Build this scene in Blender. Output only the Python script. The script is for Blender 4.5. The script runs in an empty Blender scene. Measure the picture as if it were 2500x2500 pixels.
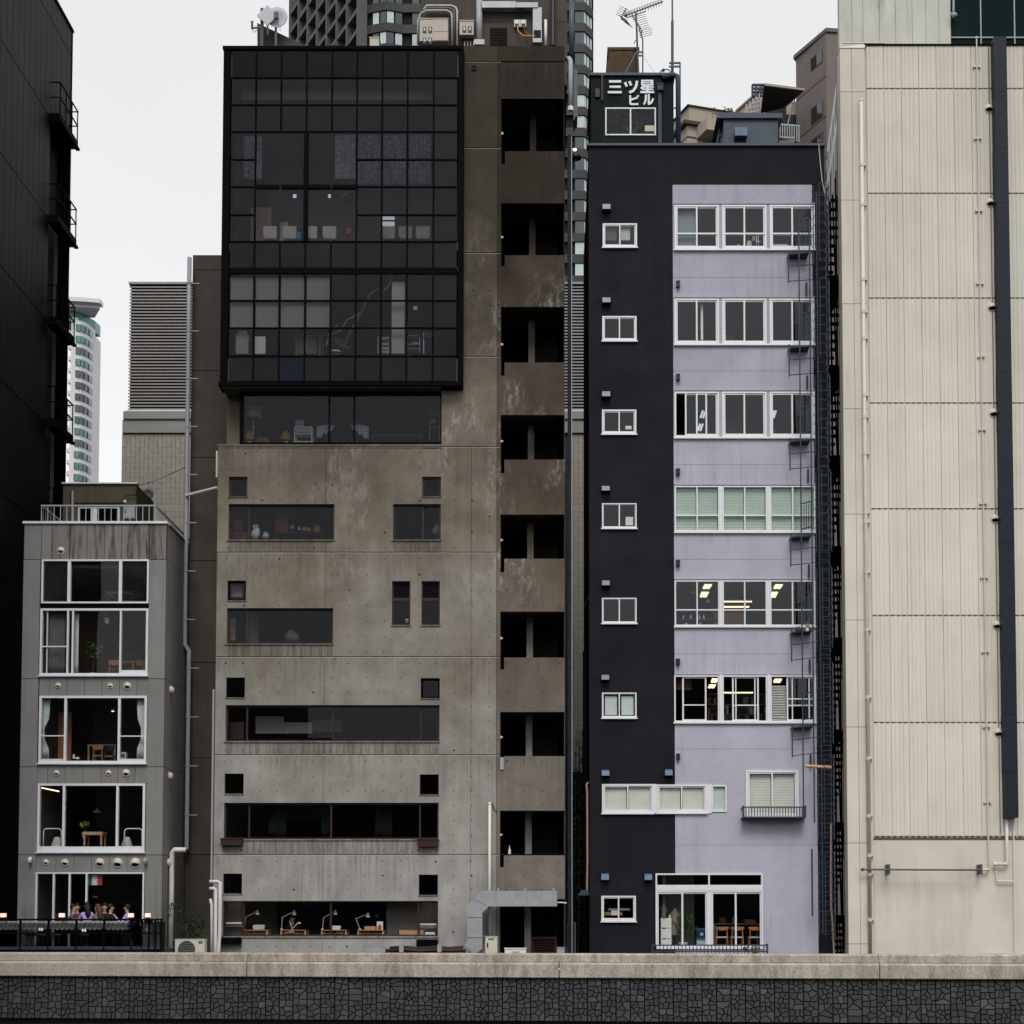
import bpy, bmesh, math, random
from mathutils import Vector, Matrix, Euler
random.seed(7)
R = math.radians
sc = bpy.context.scene
# ------------------------------------------------------------------ camera, sky, sun, exposure
FPX, TILT, CY, CZ = 3800.0, R(3.0), -50.0, 2.1          # focal length in photo pixels, tilt, camera place
PX0, PY0 = 1350.0, 2230.0 - 3800.0 * math.tan(TILT)
cam_d = bpy.data.cameras.new("camera"); cam = bpy.data.objects.new("camera", cam_d)
sc.collection.objects.link(cam); sc.camera = cam
cam.location = (0, CY, CZ); cam.rotation_euler = (R(90) + TILT, 0, 0)
cam_d.sensor_width = 36; cam_d.lens = 36 * FPX / 2500
cam_d.shift_x = -(PX0 - 1250) / 2500; cam_d.shift_y = (PY0 - 1250) / 2500
cam_d.clip_start = 0.5; cam_d.clip_end = 5000
world = bpy.data.worlds.new("World"); sc.world = world; world.use_nodes = True
wn, wl = world.node_tree.nodes, world.node_tree.links
bg = wn["Background"]
sky = wn.new("ShaderNodeTexSky"); sky.sky_type = 'NISHITA'; sky.sun_disc = False
SUN_EL, SUN_AZ = 50.0, 0.0                               # veiled sun high behind the photographer
sky.sun_elevation = R(SUN_EL); sky.sun_rotation = R(180); sky.dust_density = 6; sky.air_density = 1.0; sky.altitude = 0
hs = wn.new("ShaderNodeHueSaturation"); hs.inputs['Saturation'].default_value = 0.10
wl.new(sky.outputs[0], hs.inputs['Color'])
cloud = wn.new("ShaderNodeMixRGB"); cloud.inputs[0].default_value = 0.80   # an even overcast veil over the sky
cloud.inputs[2].default_value = (9.9, 10.0, 10.2, 1)
wl.new(hs.outputs[0], cloud.inputs[1])
wtc = wn.new("ShaderNodeTexCoord"); wsep = wn.new("ShaderNodeSeparateXYZ"); wl.new(wtc.outputs['Generated'], wsep.inputs[0])
wel = wn.new("ShaderNodeMapRange"); wl.new(wsep.outputs['Z'], wel.inputs[0]); wel.inputs[1].default_value = 0; wel.inputs[2].default_value = .6; wel.inputs[3].default_value = 1.05; wel.inputs[4].default_value = .84
wno = wn.new("ShaderNodeTexNoise"); wno.inputs['Scale'].default_value = 2.6; wno.inputs['Detail'].default_value = 5; wl.new(wtc.outputs['Generated'], wno.inputs['Vector'])
wnr = wn.new("ShaderNodeMapRange"); wl.new(wno.outputs['Fac'], wnr.inputs[0]); wnr.inputs[1].default_value = .3; wnr.inputs[2].default_value = .7; wnr.inputs[3].default_value = .955; wnr.inputs[4].default_value = 1.03
wmu = wn.new("ShaderNodeMath"); wmu.operation = 'MULTIPLY'; wl.new(wel.outputs[0], wmu.inputs[0]); wl.new(wnr.outputs[0], wmu.inputs[1])
wmx = wn.new("ShaderNodeMixRGB"); wmx.blend_type = 'MULTIPLY'; wmx.inputs[0].default_value = 1; wl.new(cloud.outputs[0], wmx.inputs[1]); wl.new(wmu.outputs[0], wmx.inputs[2]); wl.new(wmx.outputs[0], bg.inputs[0])   # soft cloud tone, brighter towards the horizon
bg.inputs[1].default_value = 0.1
sun_d = bpy.data.lights.new("sun", 'SUN'); sun_d.energy = 1.5; sun_d.angle = R(26); sun_d.color = (1.0, 0.965, 0.91)
sun = bpy.data.objects.new("sun", sun_d); sc.collection.objects.link(sun)
sun.rotation_euler = (R(90 - SUN_EL), 0, R(SUN_AZ))
vs = sc.view_settings; vs.view_transform = 'Standard'; vs.look = 'None'; vs.exposure = 0.17; vs.gamma = 1.0; vs.use_curve_mapping = False
sc.cycles.use_denoising = True; sc.cycles.max_bounces = 6; sc.cycles.transparent_max_bounces = 12
sc.cycles.diffuse_bounces = 3; sc.cycles.glossy_bounces = 3; sc.cycles.sample_clamp_indirect = 3.0; sc.cycles.caustics_reflective = False
# ------------------------------------------------------------------ measuring: photo pixel -> place on a vertical plane Y
CT, ST = math.cos(TILT), math.sin(TILT)
def at(x, y, Y=0.0):
    u, v = x - PX0, PY0 - y; k = (Y - CY) / (FPX * CT - v * ST)
    return Vector((u * k, Y, CZ + (FPX * ST + v * CT) * k))
def atz(x, y, Z):
    u, v = x - PX0, PY0 - y; k = (Z - CZ) / (FPX * ST + v * CT)
    return Vector((u * k, CY + (FPX * CT - v * ST) * k, Z))
def atx(x, y, X):
    u, v = x - PX0, PY0 - y; k = X / u
    return Vector((X, CY + (FPX * CT - v * ST) * k, CZ + (FPX * ST + v * CT) * k))
def xx(x, y, Y=0.0): return at(x, y, Y).x
def zz(y, Y=0.0, x=1250): return at(x, y, Y).z
CROP = dict(A=(0,0,560), B=(0,600,560), C=(0,1100,560), D=(0,1600,560), E=(0,2000,500), F=(520,0,600), G=(520,500,600), H=(1000,0,500),
            I=(500,1080,600), J=(500,1640,600), K=(400,2100,500), L=(900,2000,600), M=(1080,300,600), N=(1080,900,600), O=(1080,1500,600),
            P=(1400,0,600), Q=(1420,450,640), R=(1420,1080,640), S=(1420,1700,640), T=(1900,0,600), U=(1900,600,600), V=(1900,1200,600),
            W=(1900,1800,700), X=(100,2180,320), Y=(1450,180,200), Z=(1640,1640,360), a=(560,2180,520), b=(1590,2120,290), n=(0,0,1932), c=(1650,190,636.92))
def px(c, x, y):
    ox, oy, w = CROP[c]; s = w / 1932.0
    return ox + x * s, oy + y * s
def pt(c, x, y, Y=0.0): return at(*px(c, x, y), Y)
def rc(c, x0, y0, x1, y1, Y=0.0):                        # rectangle in the photo -> (X0, X1, Z0, Z1) on plane Y
    a0, b0 = px(c, x0, y0); a1, b1 = px(c, x1, y1); xm, ym = (a0 + a1) / 2, (b0 + b1) / 2
    return (xx(a0, ym, Y), xx(a1, ym, Y), at(xm, b1, Y).z, at(xm, b0, Y).z)
# ------------------------------------------------------------------ materials
def lin(r, g, b): return tuple(((c / 255) / 12.92 if c <= 10 else ((c / 255 + .055) / 1.055) ** 2.4) for c in (r, g, b))
MATS = {}
def newmat(name):
    m = bpy.data.materials.new(name); m.use_nodes = True; MATS[name] = m
    return m, m.node_tree.nodes, m.node_tree.links, m.node_tree.nodes["Principled BSDF"]
def node(n, t, **kw):
    o = n.new(t)
    for k, v in kw.items(): setattr(o, k, v)
    return o
def noise(n, l, src, scale, detail=4, rough=.55, vec=(1, 1, 1), off=(0, 0, 0)):
    mp = node(n, "ShaderNodeMapping"); mp.inputs['Scale'].default_value = vec; mp.inputs['Location'].default_value = off
    l.new(src, mp.inputs['Vector'])
    t = node(n, "ShaderNodeTexNoise"); t.inputs['Scale'].default_value = scale; t.inputs['Detail'].default_value = detail; t.inputs['Roughness'].default_value = rough
    l.new(mp.outputs[0], t.inputs['Vector']); return t.outputs['Fac']
def ramp(n, l, src, a, b, lo=0.0, hi=1.0):
    m = node(n, "ShaderNodeMapRange"); m.inputs[1].default_value = a; m.inputs[2].default_value = b; m.inputs[3].default_value = lo; m.inputs[4].default_value = hi
    l.new(src, m.inputs[0]); return m.outputs[0]
def math2(n, l, op, a, b):
    m = node(n, "ShaderNodeMath", operation=op)
    for i, v in enumerate((a, b)):
        if isinstance(v, (int, float)): m.inputs[i].default_value = v
        else: l.new(v, m.inputs[i])
    return m.outputs[0]
def mix(n, l, fac, a, b, bt='MIX'):
    m = node(n, "ShaderNodeMixRGB", blend_type=bt)
    for i, v in enumerate((fac, a, b)):
        if isinstance(v, (int, float)): m.inputs[i].default_value = v
        elif isinstance(v, tuple): m.inputs[i].default_value = (*v[:3], 1)
        else: l.new(v, m.inputs[i])
    return m.outputs[0]
def mat(name, col, rough=.7, var=.12, vscale=1.5, streak=0.0, scol=(.03, .028, .025), svec=(5, 5, .3), speck=0.0, spscale=90, bump=0.0, bscale=40, metal=0.0, spec=.35, bvec=(1, 1, 1), smask=True, ov=0.0, top_shade=None):
    m, n, l, p = newmat(name)
    pos = node(n, "ShaderNodeNewGeometry").outputs['Position']
    c = None
    v = ramp(n, l, noise(n, l, pos, vscale, 6, .6), .3, .7, 1 - var, 1 + var)
    cc = mix(n, l, 1.0, tuple(col), v, 'MULTIPLY')
    if ov: cc = mix(n, l, 1.0, cc, ramp(n, l, node(n, "ShaderNodeObjectInfo").outputs['Random'], 0, 1, 1 - ov, 1 + ov), 'MULTIPLY')
    if top_shade:                                                       # painted light falloff: wall colour darkens towards the roof, with a ragged front
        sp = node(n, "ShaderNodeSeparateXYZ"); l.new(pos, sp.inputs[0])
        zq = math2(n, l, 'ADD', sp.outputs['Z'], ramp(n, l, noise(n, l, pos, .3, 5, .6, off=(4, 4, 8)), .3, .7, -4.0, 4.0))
        cc = mix(n, l, ramp(n, l, zq, top_shade[0], top_shade[1]), cc, mix(n, l, 1.0, cc, tuple(top_shade[2]), 'MULTIPLY'))
    if speck: cc = mix(n, l, 1.0, cc, ramp(n, l, noise(n, l, pos, spscale, 2, .7), .35, .65, 1 - speck, 1 + speck), 'MULTIPLY')
    if streak:
        s = ramp(n, l, noise(n, l, pos, 1.0, 5, .65, svec), .48, .72)
        s2 = ramp(n, l, noise(n, l, pos, .5, 3, .5, off=(3, 7, 1)), .4, .65)
        cc = mix(n, l, math2(n, l, 'MULTIPLY', math2(n, l, 'MULTIPLY', s, s2) if smask else ramp(n, l, s, 0, .7), streak), cc, tuple(scol))
    l.new(cc, p.inputs['Base Color']); p.inputs['Roughness'].default_value = rough; p.inputs['Metallic'].default_value = metal
    p.inputs['Specular IOR Level'].default_value = spec
    if bump:
        b = node(n, "ShaderNodeBump"); b.inputs['Strength'].default_value = bump; b.inputs['Distance'].default_value = .02
        l.new(noise(n, l, pos, bscale, 4, .6, bvec), b.inputs['Height']); l.new(b.outputs[0], p.inputs['Normal'])
    return m
def glow(name, col, strength):
    m, n, l, p = newmat(name); p.inputs['Base Color'].default_value = (*col, 1)
    p.inputs['Emission Color'].default_value = (*col, 1); p.inputs['Emission Strength'].default_value = strength; return m
def glass(name, tint, k=1.0, rough=.0, ior=1.5, wob=0.0):
    m, n, l, p = newmat(name); n.remove(p)
    out = n["Material Output"]; tr = node(n, "ShaderNodeBsdfTransparent"); tr.inputs[0].default_value = (*tint, 1)
    gl = node(n, "ShaderNodeBsdfGlossy"); gl.inputs['Roughness'].default_value = rough; gl.inputs[0].default_value = (.92, .95, 1, 1)
    fr = node(n, "ShaderNodeFresnel"); fr.inputs[0].default_value = ior; geo = node(n, "ShaderNodeNewGeometry")
    inv = math2(n, l, 'SUBTRACT', 1.0, geo.outputs['Backfacing'])
    f = math2(n, l, 'MULTIPLY', math2(n, l, 'MULTIPLY', fr.outputs[0], k), inv)
    if wob:
        b = node(n, "ShaderNodeBump"); b.inputs['Strength'].default_value = wob; b.inputs['Distance'].default_value = .03
        l.new(noise(n, l, geo.outputs['Position'], .9, 2, .5), b.inputs['Height']); l.new(b.outputs[0], gl.inputs['Normal'])
    ms = node(n, "ShaderNodeMixShader"); l.new(f, ms.inputs[0]); l.new(tr.outputs[0], ms.inputs[1]); l.new(gl.outputs[0], ms.inputs[2])
    l.new(ms.outputs[0], out.inputs[0]); return m
def concrete(name, warm=0.0, drip=0.0):
    m, n, l, p = newmat(name)
    pos = node(n, "ShaderNodeNewGeometry").outputs['Position']
    sep = node(n, "ShaderNodeSeparateXYZ"); l.new(pos, sep.inputs[0]); z = sep.outputs['Z']; x = sep.outputs['X']
    big = noise(n, l, pos, .22, 5, .6)
    zj = math2(n, l, 'ADD', z, ramp(n, l, big, .3, .7, -5.0, 5.0))           # weathering grows up the building, with a ragged front
    c = mix(n, l, ramp(n, l, zj, 3.5, 14.0), (.335, .325, .305), (.195, .170, .136))
    c = mix(n, l, ramp(n, l, zj, 13.5, 26.0), c, (.048, .038, .030))
    c = mix(n, l, 1.0, c, ramp(n, l, noise(n, l, pos, 1.1, 8, .62), .3, .7, .80, 1.20), 'MULTIPLY')
    c = mix(n, l, 1.0, c, ramp(n, l, noise(n, l, pos, 1.0, 4, .6, (1.6, 1.6, .45), (5, 1, 3)), .3, .7, .90, 1.10), 'MULTIPLY')
    c = mix(n, l, 1.0, c, ramp(n, l, node(n, 'ShaderNodeObjectInfo').outputs['Random'], 0, 1, .95, 1.05), 'MULTIPLY')
    if warm: c = mix(n, l, warm, c, mix(n, l, 1.0, c, (.50, .43, .39), 'MULTIPLY'))
    s = math2(n, l, 'MULTIPLY', ramp(n, l, noise(n, l, pos, 1.0, 6, .7, (5.5, 5.5, .22)), .52, .78), ramp(n, l, noise(n, l, pos, .45, 3, .5, off=(9, 2, 4)), .5, .68))
    c = mix(n, l, math2(n, l, 'MULTIPLY', s, .45), c, (.05, .045, .04))
    gz = node(n, "ShaderNodeSeparateXYZ"); l.new(node(n, "ShaderNodeTexCoord").outputs['Generated'], gz.inputs[0])   # runs of soot from each joint down its panel
    rn = math2(n, l, 'MULTIPLY', ramp(n, l, noise(n, l, pos, 1.0, 5, .7, (7, 7, .3), (3, 3, 3)), .46, .70), ramp(n, l, gz.outputs['Z'], .35, 1.0))
    c = mix(n, l, math2(n, l, 'MULTIPLY', math2(n, l, 'MULTIPLY', rn, ramp(n, l, noise(n, l, pos, .6, 3, .5, off=(1, 6, 2)), .38, .6)), .6), c, (.055, .05, .045))
    if drip:
        d = ramp(n, l, noise(n, l, pos, 1.0, 5, .75, (9, 9, .5), (1, 4, 2)), .36, .66)
        c = mix(n, l, math2(n, l, 'MULTIPLY', d, drip), c, (.045, .042, .04))
    # pale lime bloom in patches, mostly to the right of the middle
    e1 = ramp(n, l, noise(n, l, pos, .55, 4, .55, (1, 1, .8), (2.3, 0, 5.1)), .50, .60)
    e2 = ramp(n, l, noise(n, l, pos, 4.5, 9, .8, (1, 1, .4)), .48, .60)
    ez = math2(n, l, 'MULTIPLY', ramp(n, l, z, 10.5, 13.5), ramp(n, l, z, 25.5, 20.0))
    ex = ramp(n, l, x, -9.0, -3.5, .35, 1.0)
    e = math2(n, l, 'MULTIPLY', math2(n, l, 'MULTIPLY', e1, e2), math2(n, l, 'MULTIPLY', ez, ex))
    c = mix(n, l, math2(n, l, 'MULTIPLY', e, .62), c, (.38, .365, .34))
    l.new(c, p.inputs['Base Color']); p.inputs['Roughness'].default_value = .85; p.inputs['Specular IOR Level'].default_value = .2
    b = node(n, "ShaderNodeBump"); b.inputs['Strength'].default_value = .25; b.inputs['Distance'].default_value = .02
    l.new(noise(n, l, pos, 14, 6, .6), b.inputs['Height']); l.new(b.outputs[0], p.inputs['Normal'])
    return m
CONC = concrete("concrete_board"); CONCD = concrete("concrete_drips", 0, .75); CONCW = concrete("concrete_stair", .85)
mat("joint_dark", (.02, .018, .016), .9)
mat("charcoal", (.0160, .0160, .0210), .8, .2, .9, streak=.3, scol=(.028,.028,.03), svec=(4,4,.2), bump=.25, bscale=25, spec=.08, ov=.07)
for _n, _s in (("lavender", .4), ("lavender_drips", .42)): mat(_n, (.445, .44, .52), .8, .09, .7, streak=_s, scol=(.17, .165, .19), svec=(4.5, 4.5, .18) if _s < .5 else (7, 7, .35), bump=.35, bscale=30, bvec=(1, 1, 3), smask=_s < .5, top_shade=(12, 27, (.80, .79, .80)), speck=.03, spscale=12)
mat("white_frame", (.74, .75, .78), .4, .05, 4, speck=.05)
mat("white_paint", (.78, .77, .74), .5, .06, 4)
mat("blue_steel", (.038, .052, .076), .5, .15, 4, spec=.2); mat("slot_steel", (.018, .024, .032), .6, .3, 3, spec=.1)
mat("blue_hood", (.10, .155, .235), .35, .12, 6)
mat("black_metal", (.0035, .0037, .0046), .6, .15, 3, spec=.02)
mat("black_panel", (.0045, .0047, .006), .5, .35, .5, spec=.10, ov=.2, streak=.5, scol=(.010, .010, .011), svec=(4, 4, .2))
mat("red_frame", (.032, .012, .013), .5, .15, 5)
mat("beige_clad", (.69, .65, .57), .55, .05, .7, streak=.35, scol=(.36, .32, .26), svec=(4, 4, .12), speck=.02, ov=.035, bump=.06, bscale=2.5, top_shade=(14, 30, (.80, .80, .79)))
mat("beige_wall", (.66, .62, .54), .7, .07, .6, streak=.4, scol=(.38, .33, .27), svec=(2.5, 2.5, .25), bump=.1, ov=.03, top_shade=(14, 30, (.82, .81, .79)))
mat("beige_dark", (.10, .085, .07), .7)
mat("beige_pipe", (.62, .58, .50), .45, .06, 5)
mat("duct_blue", (.018, .0235, .033), .5, .15, 1.5, spec=.15)
mat("upper_pale", (.52, .52, .46), .75, .10, .6, streak=.7, scol=(.16, .17, .15), svec=(3, 3, .5), speck=.04, spscale=20)
mat("green_glass", (.002, .012, .012), .2, .2, .5, spec=.06)
mat("small_grey", (.232, .227, .221), .75, .10, .9, streak=.65, scol=(.09, .088, .085), svec=(6, 6, .2), bump=.1, ov=.05)
mat("small_stained", (.21, .20, .19), .8, .12, 1.2, streak=.95, scol=(.026, .024, .022), svec=(5, 5, .45), bump=.1, smask=False)
mat("small_side", (.24, .225, .195), .8, .1, 1, streak=.6, scol=(.07, .065, .055), svec=(5, 5, .2))
mat("olive", (.085, .072, .045), .8, .15, 1, streak=.7, scol=(.03, .025, .02), svec=(6, 6, .4))
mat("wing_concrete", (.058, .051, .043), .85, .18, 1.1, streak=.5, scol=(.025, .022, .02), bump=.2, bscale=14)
mat("penthouse_concrete", (.062, .052, .041), .85, .2, 1.0, streak=.5, scol=(.02, .018, .015), bump=.2, bscale=14)
def granite():
    m, n, l, p = newmat("granite_cap")
    pos = node(n, "ShaderNodeNewGeometry").outputs['Position']
    sep = node(n, "ShaderNodeSeparateXYZ"); l.new(pos, sep.inputs[0])
    c = mix(n, l, 1.0, (.49, .435, .375), ramp(n, l, noise(n, l, pos, 26, 5, .8), .35, .65, .6, 1.35), 'MULTIPLY')
    c = mix(n, l, 1.0, c, ramp(n, l, noise(n, l, pos, .8, 4, .6), .3, .7, .85, 1.15), 'MULTIPLY')
    d = ramp(n, l, noise(n, l, pos, 1.0, 6, .75, (3.2, 3.2, .8)), .42, .64)
    side = ramp(n, l, sep.outputs['X'], -13.5, -11.5, .25, 1.0)          # the left stretch was renewed and is cleaner
    grit = ramp(n, l, noise(n, l, pos, 34, 4, .8, off=(4, 4, 4)), .40, .55)
    c = mix(n, l, math2(n, l, 'MULTIPLY', math2(n, l, 'MULTIPLY', d, side), ramp(n, l, grit, 0, 1, .15, .70)), c, (.10, .078, .066))
    l.new(c, p.inputs['Base Color']); p.inputs['Roughness'].default_value = .9; p.inputs['Specular IOR Level'].default_value = .15
    b = node(n, "ShaderNodeBump"); b.inputs['Strength'].default_value = .5; b.inputs['Distance'].default_value = .02
    l.new(noise(n, l, pos, 30, 5, .8), b.inputs['Height']); l.new(b.outputs[0], p.inputs['Normal'])
granite()
mat("stone_a", (.064, .0655, .070), .8, .2, 2.2, speck=.12, spscale=30, bump=.4, bscale=18, ov=.22, streak=.35, scol=(.012,.012,.012), svec=(3,3,.8))
mat("stone_b", (.054, .055, .059), .8, .2, 2.2, speck=.12, spscale=30, bump=.4, bscale=18, ov=.22, streak=.35, scol=(.012,.012,.012), svec=(3,3,.8))
mat("stone_c", (.076, .076, .078), .8, .2, 2.2, speck=.12, spscale=30, bump=.4, bscale=18, ov=.22, streak=.35, scol=(.012,.012,.012), svec=(3,3,.8))
mat("mortar", (.004, .004, .004), .95, spec=.05)
mat("earth", (.09, .085, .075), .95, .2, .3)
mat("asphalt", (.05, .05, .05), .9, .15, .5)
m_w, n_w, l_w, p_w = newmat("river_water")
p_w.inputs['Base Color'].default_value = (.018, .017, .011, 1); p_w.inputs['Roughness'].default_value = .12
b_w = node(n_w, "ShaderNodeBump"); b_w.inputs['Strength'].default_value = .4; b_w.inputs['Distance'].default_value = .1
l_w.new(noise(n_w, l_w, node(n_w, "ShaderNodeNewGeometry").outputs['Position'], .8, 4, .6), b_w.inputs['Height']); l_w.new(b_w.outputs[0], p_w.inputs['Normal'])
mat("louver", (.30, .285, .275), .55, .06, .5)
mat("louver_back", (.022, .021, .024), .8)
mat("cornice", (.27, .265, .25), .8, .1, .6, streak=.6, scol=(.12, .12, .11), svec=(2, 2, .4))
mat("brick_tile", (.40, .375, .33), .7, .12, 4, speck=.08, spscale=14)
mat("brick_joint", (.03, .028, .026), .9)
mat("tower_white", (.62, .60, .61), .6, .03, .05)
mat("tower_teal", (.07, .22, .21), .15, .25, .15, spec=.6)
mat("tower_grey_glass", (.06, .085, .10), .15, .3, .15, spec=.6)
mat("tower_dark", (.028, .027, .029), .6, .1, .1)
mat("tower_fin", (.085, .082, .085), .7, .1, .1)
mat("tower_pane", (.035, .055, .062), .08, .35, .12, spec=.8)
mat("tower_pane_pale", (.42, .50, .50), .2, .25, .2, spec=.6)
mat("tower_recess", (.006, .006, .007), .9)
mat("apart_brown", (.165, .138, .128), .8, .08, .5, streak=.2)
mat("apart_tan", (.36, .315, .26), .8, .06, .5)
mat("apart_brownband", (.055, .042, .034), .8)
mat("canopy_dark", (.016, .014, .013), .8)
mat("rust_tank", (.075, .042, .016), .8, .35, 2.5, streak=.8, scol=(.02, .014, .008), svec=(5, 5, .4))
mat("sign_house", (.0085, .0120, .0122), .65, .2, 1.5, spec=.08, streak=.4, scol=(.02, .022, .022))
mat("coping_blue", (.043, .062, .088), .5, .2, 3)
mat("sign_white", (.70, .75, .78), .5, .03, 5)
mat("galvanised", (.36, .37, .39), .5, .10, 2.2, speck=.06, spscale=10, metal=.25)
mat("pvc_white", (.70, .67, .63), .45, .06, 3)
mat("pvc_grey", (.33, .35, .38), .45, .08, 3)
mat("pipe_dark", (.075, .078, .095), .45, .1, 3)
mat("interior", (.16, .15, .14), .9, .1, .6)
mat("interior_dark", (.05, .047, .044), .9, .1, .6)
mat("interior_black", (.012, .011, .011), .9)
mat("interior_pale", (.40, .39, .36), .9, .08, .6)
mat("interior_warm", (.26, .19, .14), .9, .1, .6)
mat("floor_wood", (.16, .10, .06), .6, .2, 4)
mat("blind_white", (.36, .355, .352), .8, .05, 3)
mat("blind_green", (.56, .58, .54), .7, .06, 2, bump=.4, bscale=30, bvec=(.1, .1, 6))
mat("blind_cream", (.82, .82, .74), .7, .05, 2)
mat("blind_pale", (.70, .78, .76), .7, .04, 2)
mat("curtain", (.60, .64, .64), .9, .1, 5)
mat("wood", (.36, .17, .07), .55, .15, 6)
mat("wood_pale", (.55, .32, .17), .55, .12, 6)
mat("wood_orange", (.42, .16, .05), .5, .15, 6)
mat("cardboard", (.30, .12, .07), .8, .1, 4)
mat("black_plastic", (.012, .012, .013), .4, .1, 5)
mat("yellow", (.55, .42, .03), .6, .1, 5)
mat("blue_plastic", (.03, .20, .42), .4, .1, 5)
mat("chrome", (.55, .55, .55), .25, .1, 5, metal=.8)
mat("linen", (.55, .54, .50), .9, .1, 5)
mat("dummy_cloth", (.46, .43, .36), .9, .08, 5)
mat("terracotta", (.30, .09, .05), .8, .1, 5)
mat("leaf_dark", (.022, .045, .017), .6, .45, 9, spec=.3)
mat("leaf_mid", (.06, .12, .035), .6, .4, 9, spec=.3)
mat("leaf_yellow", (.13, .20, .04), .6, .4, 9, spec=.3)
mat("bark", (.06, .045, .03), .9, .2, 8)
mat("art_print", (.125, .115, .145), .8, .8, 9, streak=.95, scol=(.02, .02, .03), svec=(26, 26, 2.0), smask=False)
mat("flag_green", (.0, .16, .10), .8); mat("flag_white", (.65, .66, .66), .8); mat("flag_red", (.45, .06, .07), .8)
mat("skin", (.50, .30, .22), .6, .05, 9); mat("hair_black", (.008, .007, .007), .6); mat("hair_brown", (.09, .035, .018), .6, .3, 20)
mat("shirt_lilac", (.40, .29, .58), .9, .1, 8); mat("shirt_grey", (.13, .13, .13), .9, .15, 8); mat("shirt_black", (.010, .010, .011), .9)
mat("shirt_check", (.07, .075, .10), .9, .9, 22); mat("shirt_plum", (.14, .06, .08), .9, .15, 8); mat("trousers", (.02, .022, .03), .9)
mat("copper", (.30, .22, .13), .5, .1, 4); mat("red_wire", (.40, .03, .04), .5); mat("yellow_paper", (.62, .62, .40), .8, .03, 4)
mat("awning_grey", (.33, .32, .31), .7, .12, 3, streak=.4, scol=(.1, .1, .1), svec=(6, 6, 1))
mat("cabinet_cream", (.42, .375, .325), .5, .05, 4); mat("aerial_white", (.48, .49, .53), .5, .05, 4); mat("tree_reflection", (.010, .020, .010), .9, .4, 6)
glow("lantern_glow", (1.0, .70, .60), .65); glow("tube_glow", (1.0, .84, .52), 1.6); glow("lamp_glow", (1.0, .78, .50), 2.2); glow("cool_glow", (.86, .95, 1.0), .55)
glass("window_glass", (.93, .94, .94), 1.1, wob=.06); glass("window_glass_low", (.95, .955, .95), .7, wob=.06)
glass("tinted_glass", (.70, .70, .72), .48); glass("green_pane", (.90, .945, .92), 1.1); glass("smoke_glass", (.78, .78, .80), .5); glass("shade_tint", (.42, .42, .43), .15)
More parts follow.
